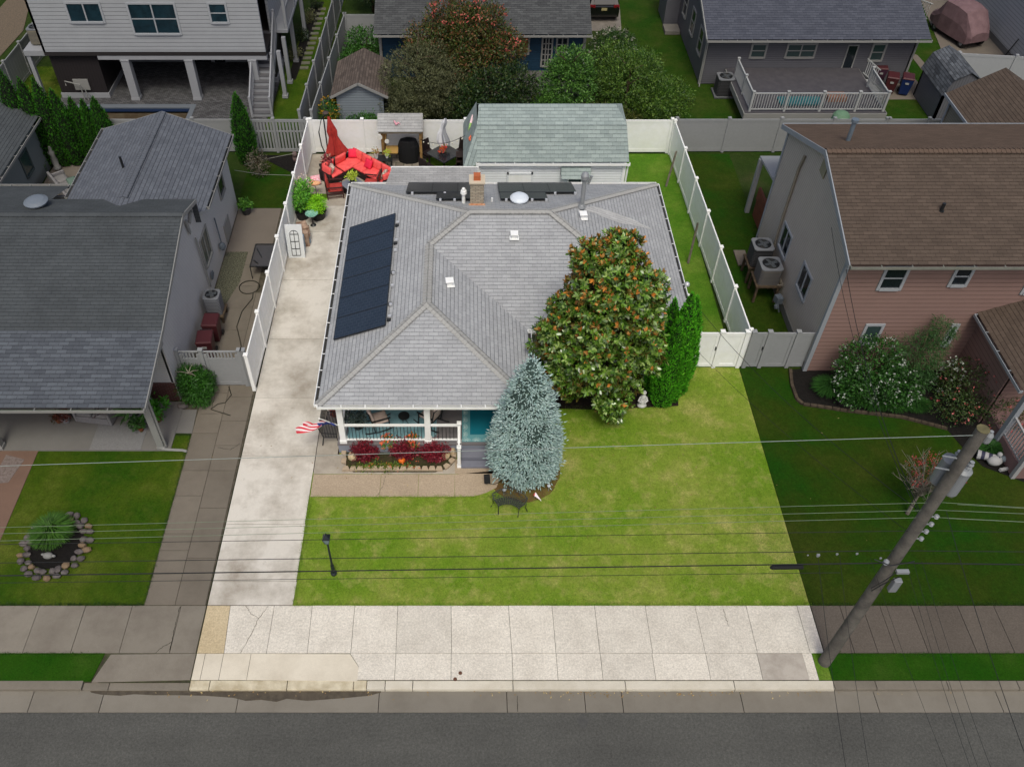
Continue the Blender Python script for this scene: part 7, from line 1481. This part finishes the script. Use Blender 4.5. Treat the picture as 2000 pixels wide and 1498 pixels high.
k = np.arange(n)[:,None]*6; T3 = np.array([[0,2,1],[0,3,2],[0,4,3],[0,1,4],[5,1,2],[5,2,3],[5,3,4],[5,4,1]]); Fc = (k[:,:,None]*0 + k[:,None,:] + T3[None]).reshape(-1,3)
mesh_np(V, Fc, 'crown', leafm('spruce_needles', [(136,162,160),(160,184,182),(180,200,198),(122,148,146),(148,170,160)], k=1.15, rough=.7, sc=1.5, amp=.12, spec=.2), SPR)
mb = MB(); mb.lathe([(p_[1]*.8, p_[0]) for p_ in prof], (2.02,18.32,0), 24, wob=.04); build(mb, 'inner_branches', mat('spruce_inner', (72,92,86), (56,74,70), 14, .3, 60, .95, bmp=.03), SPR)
# columnar evergreens
ARB = leafm('arborvitae_leaf', [(46,116,12),(66,144,20),(84,162,28),(36,98,10),(104,174,40)], k=1.25, rough=.65, sc=1.2, amp=.2)
ARB_D = leafm('arborvitae_dim', [(24,70,6),(38,92,10),(50,108,14),(20,58,6),(66,120,20)], k=1.2, rough=.7, sc=1.5, amp=.2)
def arbor(x, y, h, r, lm, lbl, seed, n=5200, par=None, group=None, core=(30,60,18), z0=0, fl=(.13,.05), name='arborvitae'):
    t = par or thing(name, lbl, 'evergreen tree', (x,y,0), group); rg = np.random.default_rng(seed)
    pf = np.array([(z0+.05,r*.78),(z0+h*.18,r*.98),(z0+h*.45,r),(z0+h*.7,r*.74),(z0+h*.88,r*.38),(z0+h,.03)])
    a, z, rr, O = conetree(rg, 0, 0, pf, n); q = rr*(1+.09*np.sin(a*5+z*3+seed)+.06*rg.normal(size=len(rr)))
    C = np.stack([x+q*np.cos(a), y+q*np.sin(a), z], 1) - O*.03; m = len(C)
    D = nz(O*.45+np.array([0,0,1.0])+rg.normal(size=(m,3))*.28); U = nz(O+rg.normal(size=(m,3))*.5)
    V, Fc = leafquads(C, D, U, fl[0]*rg.uniform(.6,1.3,m), fl[1]*rg.uniform(.6,1.3,m)); mesh_np(V, Fc, 'crown', lm, t)
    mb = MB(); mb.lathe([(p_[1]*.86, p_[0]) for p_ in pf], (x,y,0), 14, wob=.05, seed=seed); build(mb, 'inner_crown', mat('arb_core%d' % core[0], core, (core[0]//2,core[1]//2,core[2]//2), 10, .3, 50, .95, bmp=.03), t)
    mb = MB(); mb.cyl((x,y,-.02),(x,y,z0+.2),.07); build(mb, 'trunk', SOIL_W, t); return t
GRP = 'merged tall evergreens beside the magnolia'
arbor(7.78,21.95,4.65,.5,ARB,'rightmost spire of the bright green tall hedge next to the white gate',61,9000, group=GRP)
arbor(7.47,21.6,5.1,.5,ARB,'tallest bright green spire of the hedge beside the magnolia',62,9000, group=GRP)
arbor(7.22,21.4,4.2,.48,ARB,'shorter front spire of the green hedge, just behind the white statue',63,8000, group=GRP)
arbor(7.08,22.0,4.5,.45,ARB,'leftmost spire of the green hedge, partly behind the magnolia',64,7000, group=GRP)
arbor(2.62,21.3,2.5,.27,ARB,'thin small evergreen in the recess between porch and magnolia',65,2600)
for i, (bx, by, h, r, lb) in enumerate(((72,318,4.9,.62,'leftmost and tallest pointed evergreen of the row beyond the cream sofa'),(102,320,4.5,.55,'second pointed evergreen from the left in the row beyond the cream sofa'),(128,320,4.5,.5,'third pointed evergreen from the left in the row beyond the cream sofa'),(152,318,3.9,.5,'fourth pointed evergreen of the row, next to the grey rear roof'),(184,300,3.3,.4,'short evergreen peeking over the left end of the grey rear roof'),(206,298,3.2,.36,'narrow short evergreen peeking over the grey rear roof'),(228,297,3.3,.48,'rightmost short evergreen peeking over the grey rear roof'))):
    p = G(bx,by); arbor(p[0],min(p[1],37.5),h,r,ARB_D,lb,80+i,3600,core=(14,32,8),group='evergreens in the row behind the left house')
p = G(487,318); arbor(p[0],p[1],3.7,.5,ARB_D,'single pointed evergreen before the slatted grey fence',90,4200,core=(14,32,8))
p = G(86,324); arbor(p[0],p[1]-.6,1.1,.4,leafm('arb_light_dim', [(50,90,16),(66,110,24)]),'small yellow-green rounded evergreen by the white statue at left',91,1500,core=(30,50,10))
# bush with bare branch near the slatted gate
t = thing('juniper_bush', 'rounded feathery green bush with a pale bare branch before the slatted gate', 'bush', G(384,790)); p = G(384,790)
foliage('foliage', [(p[0],p[1]+.35,.65,.55,.62,.62),(p[0]+.22,p[1]+.1,.5,.42,.45,.45),(p[0]-.2,p[1]+.55,.85,.38,.42,.42),(p[0]+.2,p[1]+.6,.6,.45,.4,.45)], 900, 9, .07, .15, .03, leafm('juniper_dim', [(26,62,14),(40,84,20),(54,102,28)]), t, 92, shell=.5, upw=.2)
mb = MB(); q = Vector((p[0]-.05,p[1]+.3,1.35)); 
for e in ((-.5,.05,.0),(.35,.1,.05),(.1,.4,.1),(.3,-.15,0),(-.2,.3,.05)): mb.tube([q, q+Vector(e)*.5+Vector((0,0,.06)), q+Vector(e)], [.02,.014,.006], 5)
build(mb, 'bare_branch', mat('bare_twig', (130,124,110)), t); mb = MB(); mb.cyl((p[0],p[1]+.35,0),(p[0],p[1]+.35,1.3),.06); build(mb, 'stem', SOIL_W, t)
p = G(352,795); mb = MB(); mb.ball((p[0]+.1,p[1],.06), .22,.14,.1,9,.15); build(mb, 'garden_rock', RS, None, 'grey stone at the foot of the juniper bush', 'rock')
# ornamental grass in the stone ring, and tufts by the pink house
GRS = leafm('blade_dim', [(40,74,16),(56,96,24),(72,112,34),(30,60,12)], rough=.7); GRS2 = leafm('blade_deep', [(20,56,12),(32,74,18),(44,88,26)], rough=.7)
t = thing('ornamental_grass', 'arching ornamental grass clump in the ring of stones on the left lawn', 'grass clump', rc); blades('blades', (rc[0]-.15,rc[1]+.25,0), .78, .75, .85, 1300, GRS, t, 93, .8, .022)
for i, (q, rx, h, lb) in enumerate((((1618,765),.75,.75,'arching grass clump in the left corner of the mulch bed'),((1700,790),.7,.6,'low grass clump at the front of the bed below the white flowered shrub'),((1740,792),.7,.6,'low grass clump in the middle of the bed front'),((1785,795),.6,.5,'dark low grass clump at the right of the bed front'),((1930,880),.6,.5,'grass clump beside the pole top near the right porch'))):
    p = G(*q); t = thing('grass_clump', lb, 'grass clump', p, 'grass clumps in the mulch bed'); blades('blades', p, rx, rx*.8, h, 900, GRS2, t, 94+i, .85, .02)
def shrub(name, lbl, blobs, n, per, L, W, lm, seed, cr=.08, flowers=None, shell=.5, tr=None, group=None, cat='bush', upw=.5, tb=5, trm=None, par=None):
    b = blobs[0]; t = thing(name, lbl, cat, (b[0],b[1],0), group)
    foliage('crown', blobs, n, per, cr, L, W, lm, t, seed, shell=shell, upw=upw)
    zt = max(q[2]+q[5]*.5 for q in blobs); trunk(t, (b[0],b[1],-.03), (b[0],b[1],zt), tr or .05, .015, trm or SOIL_W, tb, b[3]*.6, seed)
    if flowers: foliage('blossoms', [(q[0],q[1],q[2],q[3]*1.03,q[4]*1.03,q[5]*1.03) for q in (flowers[3] if len(flowers) > 3 else blobs)], flowers[1], 4, flowers[2]*.4, flowers[2], flowers[2]*.8, flowers[0], t, seed+9, shell=.08, kind='stuff')
    return t
PW = leafm('petal_white_dim', [(150,154,148),(128,134,126)], k=1.2); PP = leafm('petal_pink_dim', [(150,70,74),(170,96,92),(140,50,54)])
shrub('flowering_shrub', 'large green shrub dotted with white flowers before the pink house', [(14.6,21.9,1.4,1.15,.9,1.25),(15.5,21.4,.9,.9,.8,.8),(14.2,21.5,.8,.75,.75,.75)], 1150, 8, .1, .055, leafm('leaf_ros', [(22,54,14),(36,76,20),(52,96,30),(16,42,12)]), 101, flowers=(PW,150,.075))
shrub('weeping_conifer', 'soft feathery mid-green weeping tree between the white and the rose bushes', [(16.25,22.0,1.7,.95,.65,1.2),(16.9,22.4,2.6,.45,.4,.6),(16.2,21.7,.9,.8,.5,.7)], 800, 11, .16, .02, leafm('leaf_weep', [(32,64,26),(46,82,36),(62,98,50)]), 102, upw=-.9, cat='tree')
shrub('rose_bush', 'big dark rose bush with scattered red blooms at the corner of the pink house wing', [(18.6,21.3,.95,1.35,1.1,.95),(17.6,20.6,.7,.9,.7,.6),(19.2,20.3,.7,.9,.8,.6)], 1000, 7, .08, .045, leafm('leaf_rose', [(26,48,18),(40,64,24),(56,80,32),(60,54,30)]), 103, flowers=(PP,90,.07))
shrub('white_rose', 'small shrub with white flowers left of the big rose bush', [(17.75,21.9,.8,.4,.5,.8)], 200, 6, .08, .04, MC['leaf_rose'], 104, flowers=(PW,60,.09))
# little crape myrtle on the right lawn
p = G(1772,1003); t = thing('crape_myrtle', 'small tree with red blossoms and bare grey twigs standing behind the utility pole', 'tree', p)
b = Vector(p); mb = MB(); rgx = random.Random(4)
TW = mat('grey_twigs', (112,108,100), (90,84,76), 8)
mb.tube([b, b+Vector((.1,.15,.7)), b+Vector((.25,.3,1.2))], [.07,.05,.035], 7)
for i in range(46):
    s = b+Vector((.1,.15,.6+rgx.random()*.6)); a = rgx.uniform(0,6.28); rr = rgx.uniform(.5,1.15); e = s+Vector((math.cos(a)*rr, math.sin(a)*rr*.8, rgx.uniform(.6,1.5))); m = s.lerp(e,.55)+Vector((0,0,.12)); mb.tube([s,m,e], [.02,.012,.005], 4)
    for j in range(4): d_ = Vector((rgx.uniform(-.3,.3),rgx.uniform(-.3,.3),rgx.uniform(.05,.35))); mb.tube([m.lerp(e,j/4), m.lerp(e,j/4)+d_], [.008,.004], 4)
build(mb, 'trunk', TW, t)
foliage('crown', [(p[0]+.3,p[1]+.35,1.5,.75,.6,.55)], 110, 7, .08, .09, .045, leafm('leaf_crape', [(26,42,18),(40,56,24),(70,40,30)]), t, 105, shell=.9)
foliage('blossoms', [(p[0]+.35,p[1]+.35,1.75,.95,.75,.6)], 60, 12, .06, .05, .04, leafm('petal_red_dim', [(138,44,48),(160,62,60),(110,34,38)]), t, 106, shell=.6, kind='stuff')
# trees and shrubs of the gardens behind
OL = leafm('leaf_olive', [(70,74,44),(88,92,60),(56,62,38),(104,106,76)], rough=.6); 
shrub('olive_shrub', 'large olive grey fine-leaved shrub beside the small brown shed', [(-2.4,41.3,2.2,1.9,1.4,1.7),(-1.2,41.0,1.8,1.4,1.2,1.4),(-3.0,40.6,1.2,1.3,1.0,1.0),(-1.6,42.0,3.0,1.2,1.0,.9)], 2600, 11, .15, .035, OL, 111, tr=.1, tb=8)
cm = shrub('autumn_tree', 'spreading tree with rusty red autumn tints before the blue house', [(-1.6,43.0,3.2,1.6,1.3,1.1),(.3,43.0,3.6,2.0,1.4,1.3),(1.9,42.8,3.1,1.2,1.1,.9),(-.5,43.4,4.3,1.6,1.2,.9),(.9,43.4,4.4,1.2,1.0,.7),(.2,42.2,2.4,1.2,1.0,1.0)], 2600, 10, .15, .065, leafm('leaf_autumn', [(40,58,18),(58,76,24),(84,68,34),(38,56,18),(124,72,48),(62,72,28),(50,68,22),(54,72,24)], amp=.4), 112, cr=.12, cat='tree', tr=.12, flowers=(leafm('petal_coral', [(158,70,66),(180,90,84),(120,72,44)]),110,.12,[(2.0,42.4,3.6,.7,.4,.4),(-.3,43.2,4.9,1.4,1.0,.5),(1.0,43.2,4.8,1.0,.8,.5)]), tb=7)
shrub('dark_shrub', 'dark green bushy tree just left of the gap in the blue house deck', [(1.3,40.7,1.5,1.7,1.2,1.5),(.2,40.4,1.3,1.2,.9,1.2),(2.5,41.2,1.7,1.2,.9,1.4)], 2000, 9, .14, .065, leafm('leaf_darkshrub', [(16,32,12),(28,50,18),(42,66,26),(62,70,24)]), 113, tr=.1)
shrub('upright_shrub', 'mid-green upright shrub hiding the french window of the blue house', [(5.2,41.0,1.8,1.5,1.1,1.7),(5.3,41.2,2.8,1.1,.9,1.1),(4.6,40.6,1.1,1.1,.9,.9)], 2000, 9, .14, .06, leafm('leaf_upright', [(32,62,20),(52,90,28),(72,112,40),(92,132,54)]), 114, tr=.09)
shrub('sprawling_shrub', 'yellow-green sprawling shrub nearest the grey house lawn', [(8.4,41.8,1.8,1.7,1.5,1.6),(10.2,40.9,1.3,1.5,1.2,1.2),(7.9,43.6,1.8,1.3,1.2,1.3),(9.2,42.8,1.9,1.2,1.2,1.1)], 2400, 9, .13, .055, leafm('leaf_sprawl', [(36,62,16),(54,84,22),(76,106,32),(92,116,44)]), 115, tr=.09)
shrub('white_flower_shrub', 'shrub with pale white blossoms beside the parked black suv', [(8.2,46.4,1.3,1.3,1.1,1.1)], 600, 8, .12, .05, leafm('leaf_flowering', [(30,54,20),(48,74,28)]), 116, flowers=(leafm('petal_cream_dim', [(150,148,138),(120,122,104)]),110,.11))
shrub('golden_shrub', 'low shrub with yellowish leaves just beyond the right end of the sage shed', [(6.6,39.6,.9,1.3,.8,.8),(7.9,39.4,.8,1.0,.8,.7)], 900, 8, .11, .04, leafm('leaf_golden', [(56,64,20),(80,84,28),(34,46,16)]), 117)
shrub('low_dark_shrub', 'low dark shrub behind the ridge of the sage shed', [(3.9,39.5,.8,1.5,.8,.8)], 700, 8, .11, .05, MC['leaf_darkshrub'], 118)
shrub('garden_bush', 'leafy green bush growing before the small brown roofed shed', [(-5.1,39.5,.6,1.1,.7,.6),(-4.0,39.4,.5,.8,.6,.5)], 700, 8, .12, .06, leafm('leaf_garden', [(30,66,18),(46,88,26),(60,106,34)]), 119)
shrub('goldenrod', 'bushy yellow flowering clump at the left of the small brown shed', [(-6.9,40.3,.8,.6,.7,.8),(-7.0,39.6,.5,.5,.5,.5)], 420, 7, .1, .04, MC['leaf_garden'], 120, flowers=(leafm('petal_yellow_dim', [(170,130,24),(150,112,20)]),90,.09,[(-6.9,40.3,1.1,.55,.6,.6)]))
shrub('vine_bush', 'green climbing bush filling the corner beyond the small brown shed', [(-5.6,47.6,.9,1.2,1.4,1.0),(-6.4,46.2,.6,.6,1.4,.7)], 700, 8, .14, .07, MC['leaf_garden'], 121)
shrub('corner_tree', 'dark tree at the top edge left of the blue house roof', [(-5.7,54.0,2.4,1.4,1.5,1.8)], 700, 8, .16, .07, MC['leaf_darkshrub'], 122, cat='tree', tr=.1)
sheet('bed_strip', [(-9.9,45.5),(-9.45,45.5),(-8.95,55.5),(-9.7,55.5)], -.02, MULCH_D, .02)
for i, (x, y) in enumerate(((-9.75,47.8),(-9.65,50.2),(-9.5,52.6),(-9.35,54.6))): shrub('border_shrub', ('nearest low pale shrub in the narrow bed along the raised house','second low shrub in the narrow bed along the raised house','third low shrub in the narrow bed along the raised house','dark shrub at the far end of the narrow bed along the raised house')[i], [(x,y,.35,.38,.38,.35)], 110, 7, .1, .04, (leafm('leaf_pale_dim', [(84,88,54),(104,106,72)]), MC['leaf_darkshrub'])[i in (1,3)], 123+i)
shrub('hydrangea', 'small bush with pale dried heads beside the pointed evergreen', [(-9.95,36.2,.6,.5,.5,.6)], 160, 6, .1, .05, leafm('leaf_dried', [(92,84,72),(66,68,44),(110,100,92)]), 130)
mb = MB(); mb.tube([G(478,322,0.3), G(510,313,.6), G(575,300,1.2)], .012, 4); build(mb, 'rope', mat('pale_rope', (130,130,124)), None, 'pale rope stretched to the fence beside the pointed evergreen', 'rope')
mb = MB(); mb.tube([GX(458,333,-10.4), G(510,341,.9), G(572,343,1.4)], .012, 4); build(mb, 'rope', MC['pale_rope'], None, 'pale rope stretched from the left house corner to the fence', 'rope')
p = G(575,320); mb = MB(); mb.lathe([(.12,0),(.14,.25),(.06,.3),(.14,.34),(.1,.5),(.02,.52)], (-8.35,37.3,0), 12); build(mb, 'garden_figure', mat('pinkish_stone', (120,98,96), (90,80,80), 12), None, 'small pinkish stone figure in the mulch corner by the slatted fence', 'ornament', smooth=True)
# grass blades: short lawn blades over the main lawn
def turf(name, x0, x1, y0, y1, n, mt, seed, lbl, excl=None):
    rg = np.random.default_rng(seed); X = rg.uniform(x0, x1, n); Y = rg.uniform(y0, y1, n); ok = np.ones(n, bool)
    for (a, b, c, d) in (excl or []): ok &= ~((X > a) & (X < b) & (Y > c) & (Y < d))
    X = X[ok]; Y = Y[ok]; m = len(X); a = rg.uniform(0, 6.283, m); h = rg.uniform(.022,.05,m); w_ = .006
    B = np.stack([X, Y, np.full(m, -.022)], 1); s = np.stack([np.cos(a)*w_, np.sin(a)*w_, np.zeros(m)], 1); ln = rg.normal(size=(m,2))*.018
    T_ = B + np.stack([ln[:,0], ln[:,1], h], 1); V = np.stack([B-s, B+s, T_], 1).reshape(-1,3)
    return mesh_np(V, np.arange(m*3).reshape(-1,3), name, mt, None, label=lbl, cat='grass', kind='stuff')
m, nt_, b_ = newmat('turf_blades', .9, 0, .15); gg = N(nt_, 'ShaderNodeNewGeometry')
cA = ramp(nt_, noise(nt_, .22, 6, .62), [(.36, S((92,140,34))), (.55, S((126,152,56))), (.74, S((166,160,94)))])
nt_.links.new(mul(nt_, cA, .7, 1.3, gg.outputs['Random Per Island']), b_.inputs['Base Color'])
turf('turf', -5.2, 10.45, 13.14, 23.1, 150000, m, 5, 'short mown grass blades of the bright front lawn', [(-5.3,1.6,17.0,24),(1.5,2.9,18.5,24),(2.0,8.2,21.2,24)])
def edge(name, p0, p1, n, mt, seed, lbl, spread=.035, z=-.02, hh=(.03,.07)):
    rg = np.random.default_rng(seed); p0 = np.array(p0); p1 = np.array(p1); t = rg.random(n); dn = np.interp(t, np.linspace(0,1,60), rg.random(60)**1.5); kp = rg.random(n) < (.25+.75*dn); t = t[kp]; m = len(t)
    B = np.stack([p0[0]+(p1[0]-p0[0])*t + rg.normal(size=m)*spread, p0[1]+(p1[1]-p0[1])*t + rg.normal(size=m)*spread, np.full(m, z)], 1)
    a = rg.uniform(0, 6.283, m); s = np.stack([np.cos(a), np.sin(a), np.zeros(m)], 1)*.007; T_ = B + np.stack([rg.normal(size=m)*.03, rg.normal(size=m)*.03, rg.uniform(*hh, m)], 1)
    return mesh_np(np.stack([B-s, B+s, T_], 1).reshape(-1,3), np.arange(m*3).reshape(-1,3), name, mt, None, label=lbl, cat='grass', kind='stuff')
edge('edge_grass', (-5.2,13.14), (10.5,13.14), 9000, m, 201, 'grass tufts creeping over the back edge of the bright sidewalk')
edge('edge_grass', (-5.2,13.14), (-5.2,17.1), 3500, m, 202, 'grass tufts along the driveway side of the front lawn')
edge('edge_grass', (-5.1,17.14), (1.0,17.14), 3500, m, 203, 'grass tufts along the front of the tan walkway')
ED = leafm('edge_dim', [(30,58,10),(44,74,14),(60,80,26)], rough=.8)
edge('edge_grass', (-15,13.14), (-9.8,13.14), 3500, ED, 204, 'grass tufts at the foot of the left lawn by the dull sidewalk')
edge('edge_grass', (-9.76,13.2), (-9.78,19.8), 3500, ED, 205, 'grass tufts between the left lawn and the tan driveway')
edge('edge_grass', (10.55,13.14), (24,13.14), 6000, ED, 206, 'grass tufts where the right lawn meets the brown sidewalk')
edge('edge_grass', (10.5,11.55), (24,11.55), 5000, ED, 207, 'grass tufts along the back of the right verge')
edge('edge_grass', (-15,11.55), (-10.6,11.55), 2000, ED, 208, 'grass tufts along the back of the left verge')
rg = np.random.default_rng(33); n = 260; C = np.stack([np.where(rg.random(n) < .5, rg.uniform(-9, 14, n), rg.uniform(2, 8, n)), np.zeros(n), np.zeros(n)], 1); gl = rg.random(n) < .45
C[:,1] = np.where(gl, 10.46-np.abs(rg.normal(size=n))*.08, rg.uniform(15, 21, n)); C[:,2] = np.where(gl, -.104, .012); a = rg.uniform(0, 6.28, n)
V, Fc = leafquads(C, np.stack([np.cos(a), np.sin(a), np.full(n, .1)], 1), np.tile([0,0,1.0], (n,1)), rg.uniform(.03,.09,n), rg.uniform(.02,.04,n))
mesh_np(V, Fc, 'fallen_leaves', leafm('dry_leaf', [(150,120,70),(120,92,54),(176,156,110),(90,76,50)]), None, label='scattered dry fallen leaves on the front lawn and in the gutter', cat='leaves', kind='stuff')
# ------------------------------------------------------------------ utility pole and overhead wires
PX, PY = 10.43, 11.3
POLE = mat('weathered_pole', (106,102,96), (80,77,73), 3, .12, 30, .95, bmp=.012)
UP = thing('utility_pole', 'weathered wooden utility pole with transformers by the kerb on the right', 'utility pole', (PX,PY,0))
mb = MB(); mb.cyl((PX,PY,-.3),(PX+.04,PY,10.5),.175,.125,20); build(mb, 'shaft', POLE, UP, smooth=False)
mb = MB(); mb.cyl((PX+.04,PY,10.5),(PX+.04,PY,10.512),.13,n=20); build(mb, 'top', mat('mossy_top', (104,98,70), (84,80,56), 9), UP)
def pz(px_, py_): return GY(px_, py_, PY)
INS = mat('insulator_grey', (132,136,140), var=.05, rough=.3, spec=.5)
TK = mat('transformer_grey', (126,130,134), var=.04, rough=.4)
def tank(c, r, h, lbl):
    mb = MB(); mb.lathe([(r*.9,0),(r,.04),(r,h-.04),(r*1.05,h-.02),(r*1.05,h+.02),(r*.6,h+.08)], c, 20); t = build(mb, 'transformer', TK, UP, lbl)
    mb = MB(); mb.lathe([(.05,0),(.07,.05),(.04,.1),(.07,.15),(.04,.2),(.05,.24)], (c[0]+r*.4,c[1],c[2]+h+.05), 10); mb.box(c[0]-.02,c[1]-.03+r,c[2]+h*.3,c[0]+.2,c[1]+r+.02,c[2]+h*.4); build(mb, 'bushing', INS, t)
tank((PX+.33,PY+.12,8.2), .17, .78, 'cylindrical transformer tank on the right of the pole'); tank((PX+.10,PY+.33,8.3), .17, .78, 'transformer tank mostly hidden on the left of the pole')
mb = MB(); c = (PX+.25,PY,10.1); mb.lathe([(.07,0),(.085,.04),(.085,.22),(.06,.26),(.035,.3),(.04,.33)], c, 14); build(mb, 'top_insulator', INS, UP)
for z in (7.55,7.25,6.95,6.65): mb = MB(); mb.lathe([(.03,-.05),(.055,-.03),(.03,0),(.055,.03),(.03,.05)], (PX+.23,PY-.1,z), 12); mb.bar((PX,PY-.1,z),(PX+.23,PY-.1,z),.025); build(mb, 'spool_insulator', INS, UP)
for z in (9.55,9.15): mb = MB(); mb.bar((PX-.1,PY,z),(PX-.42,PY+.02,z+.06),.025); build(mb, 'step_pin', INS, UP)
z1 = pz(1750,1100)[2]
mb = MB(); mb.lathe([(.04,-.08),(.07,-.04),(.04,0),(.07,.04),(.04,.08)], (PX-.27,PY-.15,z1+.3), 10); mb.obox((PX+.22,PY-.22,z1-.02), (.3,.1,.08)); build(mb, 'cable_clamp', INS, UP)
c = pz(1752,1127); mb = MB(); mb.obox((PX+.26,PY-.22,c[2]), (.2,.14,.5)); build(mb, 'equipment_box', TK, UP, bevel=.02)
mb = MB(); mb.tube([(PX+.1,PY-.22,z1),(PX-.1,PY-.25,z1-.4),(PX-.3,PY-.25,z1-.75),(PX-.25,PY-.25,z1-.9),(PX-.1,PY-.25,z1-.6),(PX+.2,PY-.25,z1-.2)], .014, 5); mb.tube([(PX-.55,PY-.1,z1+.35),(PX-.2,PY-.25,z1+.3),(PX+.2,PY-.25,z1+.45),(PX+.35,PY-.2,z1+.42)], .014, 5); build(mb, 'cable_loop', DARK, UP)
# wires along the street
def wire(a, b, sag, r, m, lbl, n=18, nm='overhead_wire', extra=None):
    a = Vector(a); b = Vector(b); mb = MB(); mb.tube([a.lerp(b, i/n)+Vector((0,0,-sag*4*(i/n)*(1-i/n))) for i in range(n+1)], r, 5); return build(mb, nm, m, None, lbl, 'wire')
WLt = mat('light_wire', (140,150,146), var=.05, rough=.5); WDk = mat('dark_wire', (28,30,32), var=.05); WGr = mat('grey_wire', (112,126,106), var=.05)
FAR = -34.0
def street(lpx, rpx, r, m, lbl):   # through two measured points above the kerb line
    a = pz(*lpx); b = pz(*rpx); t = (FAR-b[0])/(a[0]-b[0]); q = (FAR, PY, b[2]+(a[2]-b[2])*t); return q, b
def swire(lpx, rpx, r, m, lbl, right=None, sag=0.0):
    a = Vector(pz(*lpx)); b = Vector(pz(*rpx)); d = (a-b); e = b+d*1.35; pts = [b+(e-b)*(i/20)+Vector((0,0,-sag*4*(i/20)*(1-i/20))) for i in range(21)]
    if right is not None: pts = [Vector(pz(*q)) for q in right[::-1]] + pts
    mb = MB(); mb.tube(pts, r, 5); return build(mb, 'overhead_wire', m, None, lbl, 'wire')
swire((0,911),(1905,850), .0065, WLt, 'pale topmost wire running from the pole top across the front of the porch', sag=-.02)
swire((0,1030),(1838,981), .005, WGr, 'uppermost of three thin grey street wires above the lawn', right=[(2300,1010),(1870,985)])
swire((0,1042),(1832,996), .005, WGr, 'middle of three thin grey street wires above the lawn', right=[(2300,1016),(1860,997)])
swire((0,1056),(1823,1010), .005, WGr, 'lowest of three thin grey street wires above the lawn', right=[(2300,1034),(1850,1012)])
swire((0,1063),(1815,1036), .007, WDk, 'very thin dark street wire just under the grey ones', right=[(2300,1045)])
swire((0,1099),(1745,1075), .009, WDk, 'thinner dark cable above the thick black one', right=[(2300,1080)])
swire((0,1124),(1745,1099), .016, WDk, 'thick black cable crossing the lawn with a splice case', right=[(2300,1106)])
swire((0,1138),(1640,1118), .007, WDk, 'faint thin wire below the thick black cable')
a = Vector(pz(1508,1108)); b = Vector(pz(1568,1107)); mb = MB(); mb.cyl(a, b, .055, n=12); mb.cyl(a-Vector((.05,0,0)), a, .03, .055, 10); build(mb, 'splice_case', BLACK, None, 'black cylindrical splice case on the thick cable left of the pole', 'cable case')
for i, (q, s) in enumerate((((1598,1084),.045),((1635,1082),.03),((1674,1081),.03),((1578,1084),.02),((1720,1090),.03))):
    p = pz(*q); mb = MB(); mb.obox(p, (s*1.6,s,s*1.4)); mb.obox((p[0],p[1],p[2]-s), (s,s*.6,s)); build(mb, 'cable_fitting', INS, None, ('large pale fitting on the dark cable left of the pole','second pale fitting nearer the pole on the dark cable','third pale fitting on the dark cable','leftmost tiny pale fitting on the dark cable','pale fitting on the dark cable closest to the pole')[i], 'fitting')
# service drops and wires crossing the street
wire((PX,PY,7.5), (8.15,24.0,2.95), .5, .008, WDk, 'thin dark service wire from the pole to the corner of the main house', 24)
wire((PX,PY,6.7), (8.1,23.2,1.6), .3, .006, WDk, 'very thin wire from the pole dropping towards the white gate', 24)
wire((PX,PY,7.4), (12.74,22.6,5.3), .5, .010, WDk, 'dark service wire from the pole to the corner of the pink house', 24)
wire((PX+.2,PY,7.0), (12.7,24.5,5.6), .7, .008, WDk, 'second thin wire from the pole to the taupe gable', 24)
for i, (top, bot, r) in enumerate((((1848,998),(1990,1440),.011),((1770,1100),(1895,1498),.007),((1785,1100),(1910,1498),.007),((1800,1095),(1935,1498),.007),((1598,1090),(1652,1498),.009),((1640,1085),(1697,1498),.007),((1700,1090),(1850,1498),.006))):
    a = Vector(pz(*top)); e = Vector(G(bot[0],bot[1],a[2]-.6)); d = e-a
    mb = MB(); mb.tube([a+d*(j/10) + Vector((0,0,.3*(j/10)*(j/10-1)*1.2)) for j in range(31)], r*.65, 5)
    build(mb, 'crossing_wire', WDk, None, ('thickest dark wire running from the pole insulators out over the road','leftmost of three parallel thin wires crossing the road at right','middle of three parallel thin wires crossing the road at right','rightmost of three parallel thin wires crossing the road at right','thin wire dropping over the road from the cable fitting left of the pole','thin wire over the road just left of the pole foot','slanting faint wire over the road right of the pole foot')[i], 'wire')
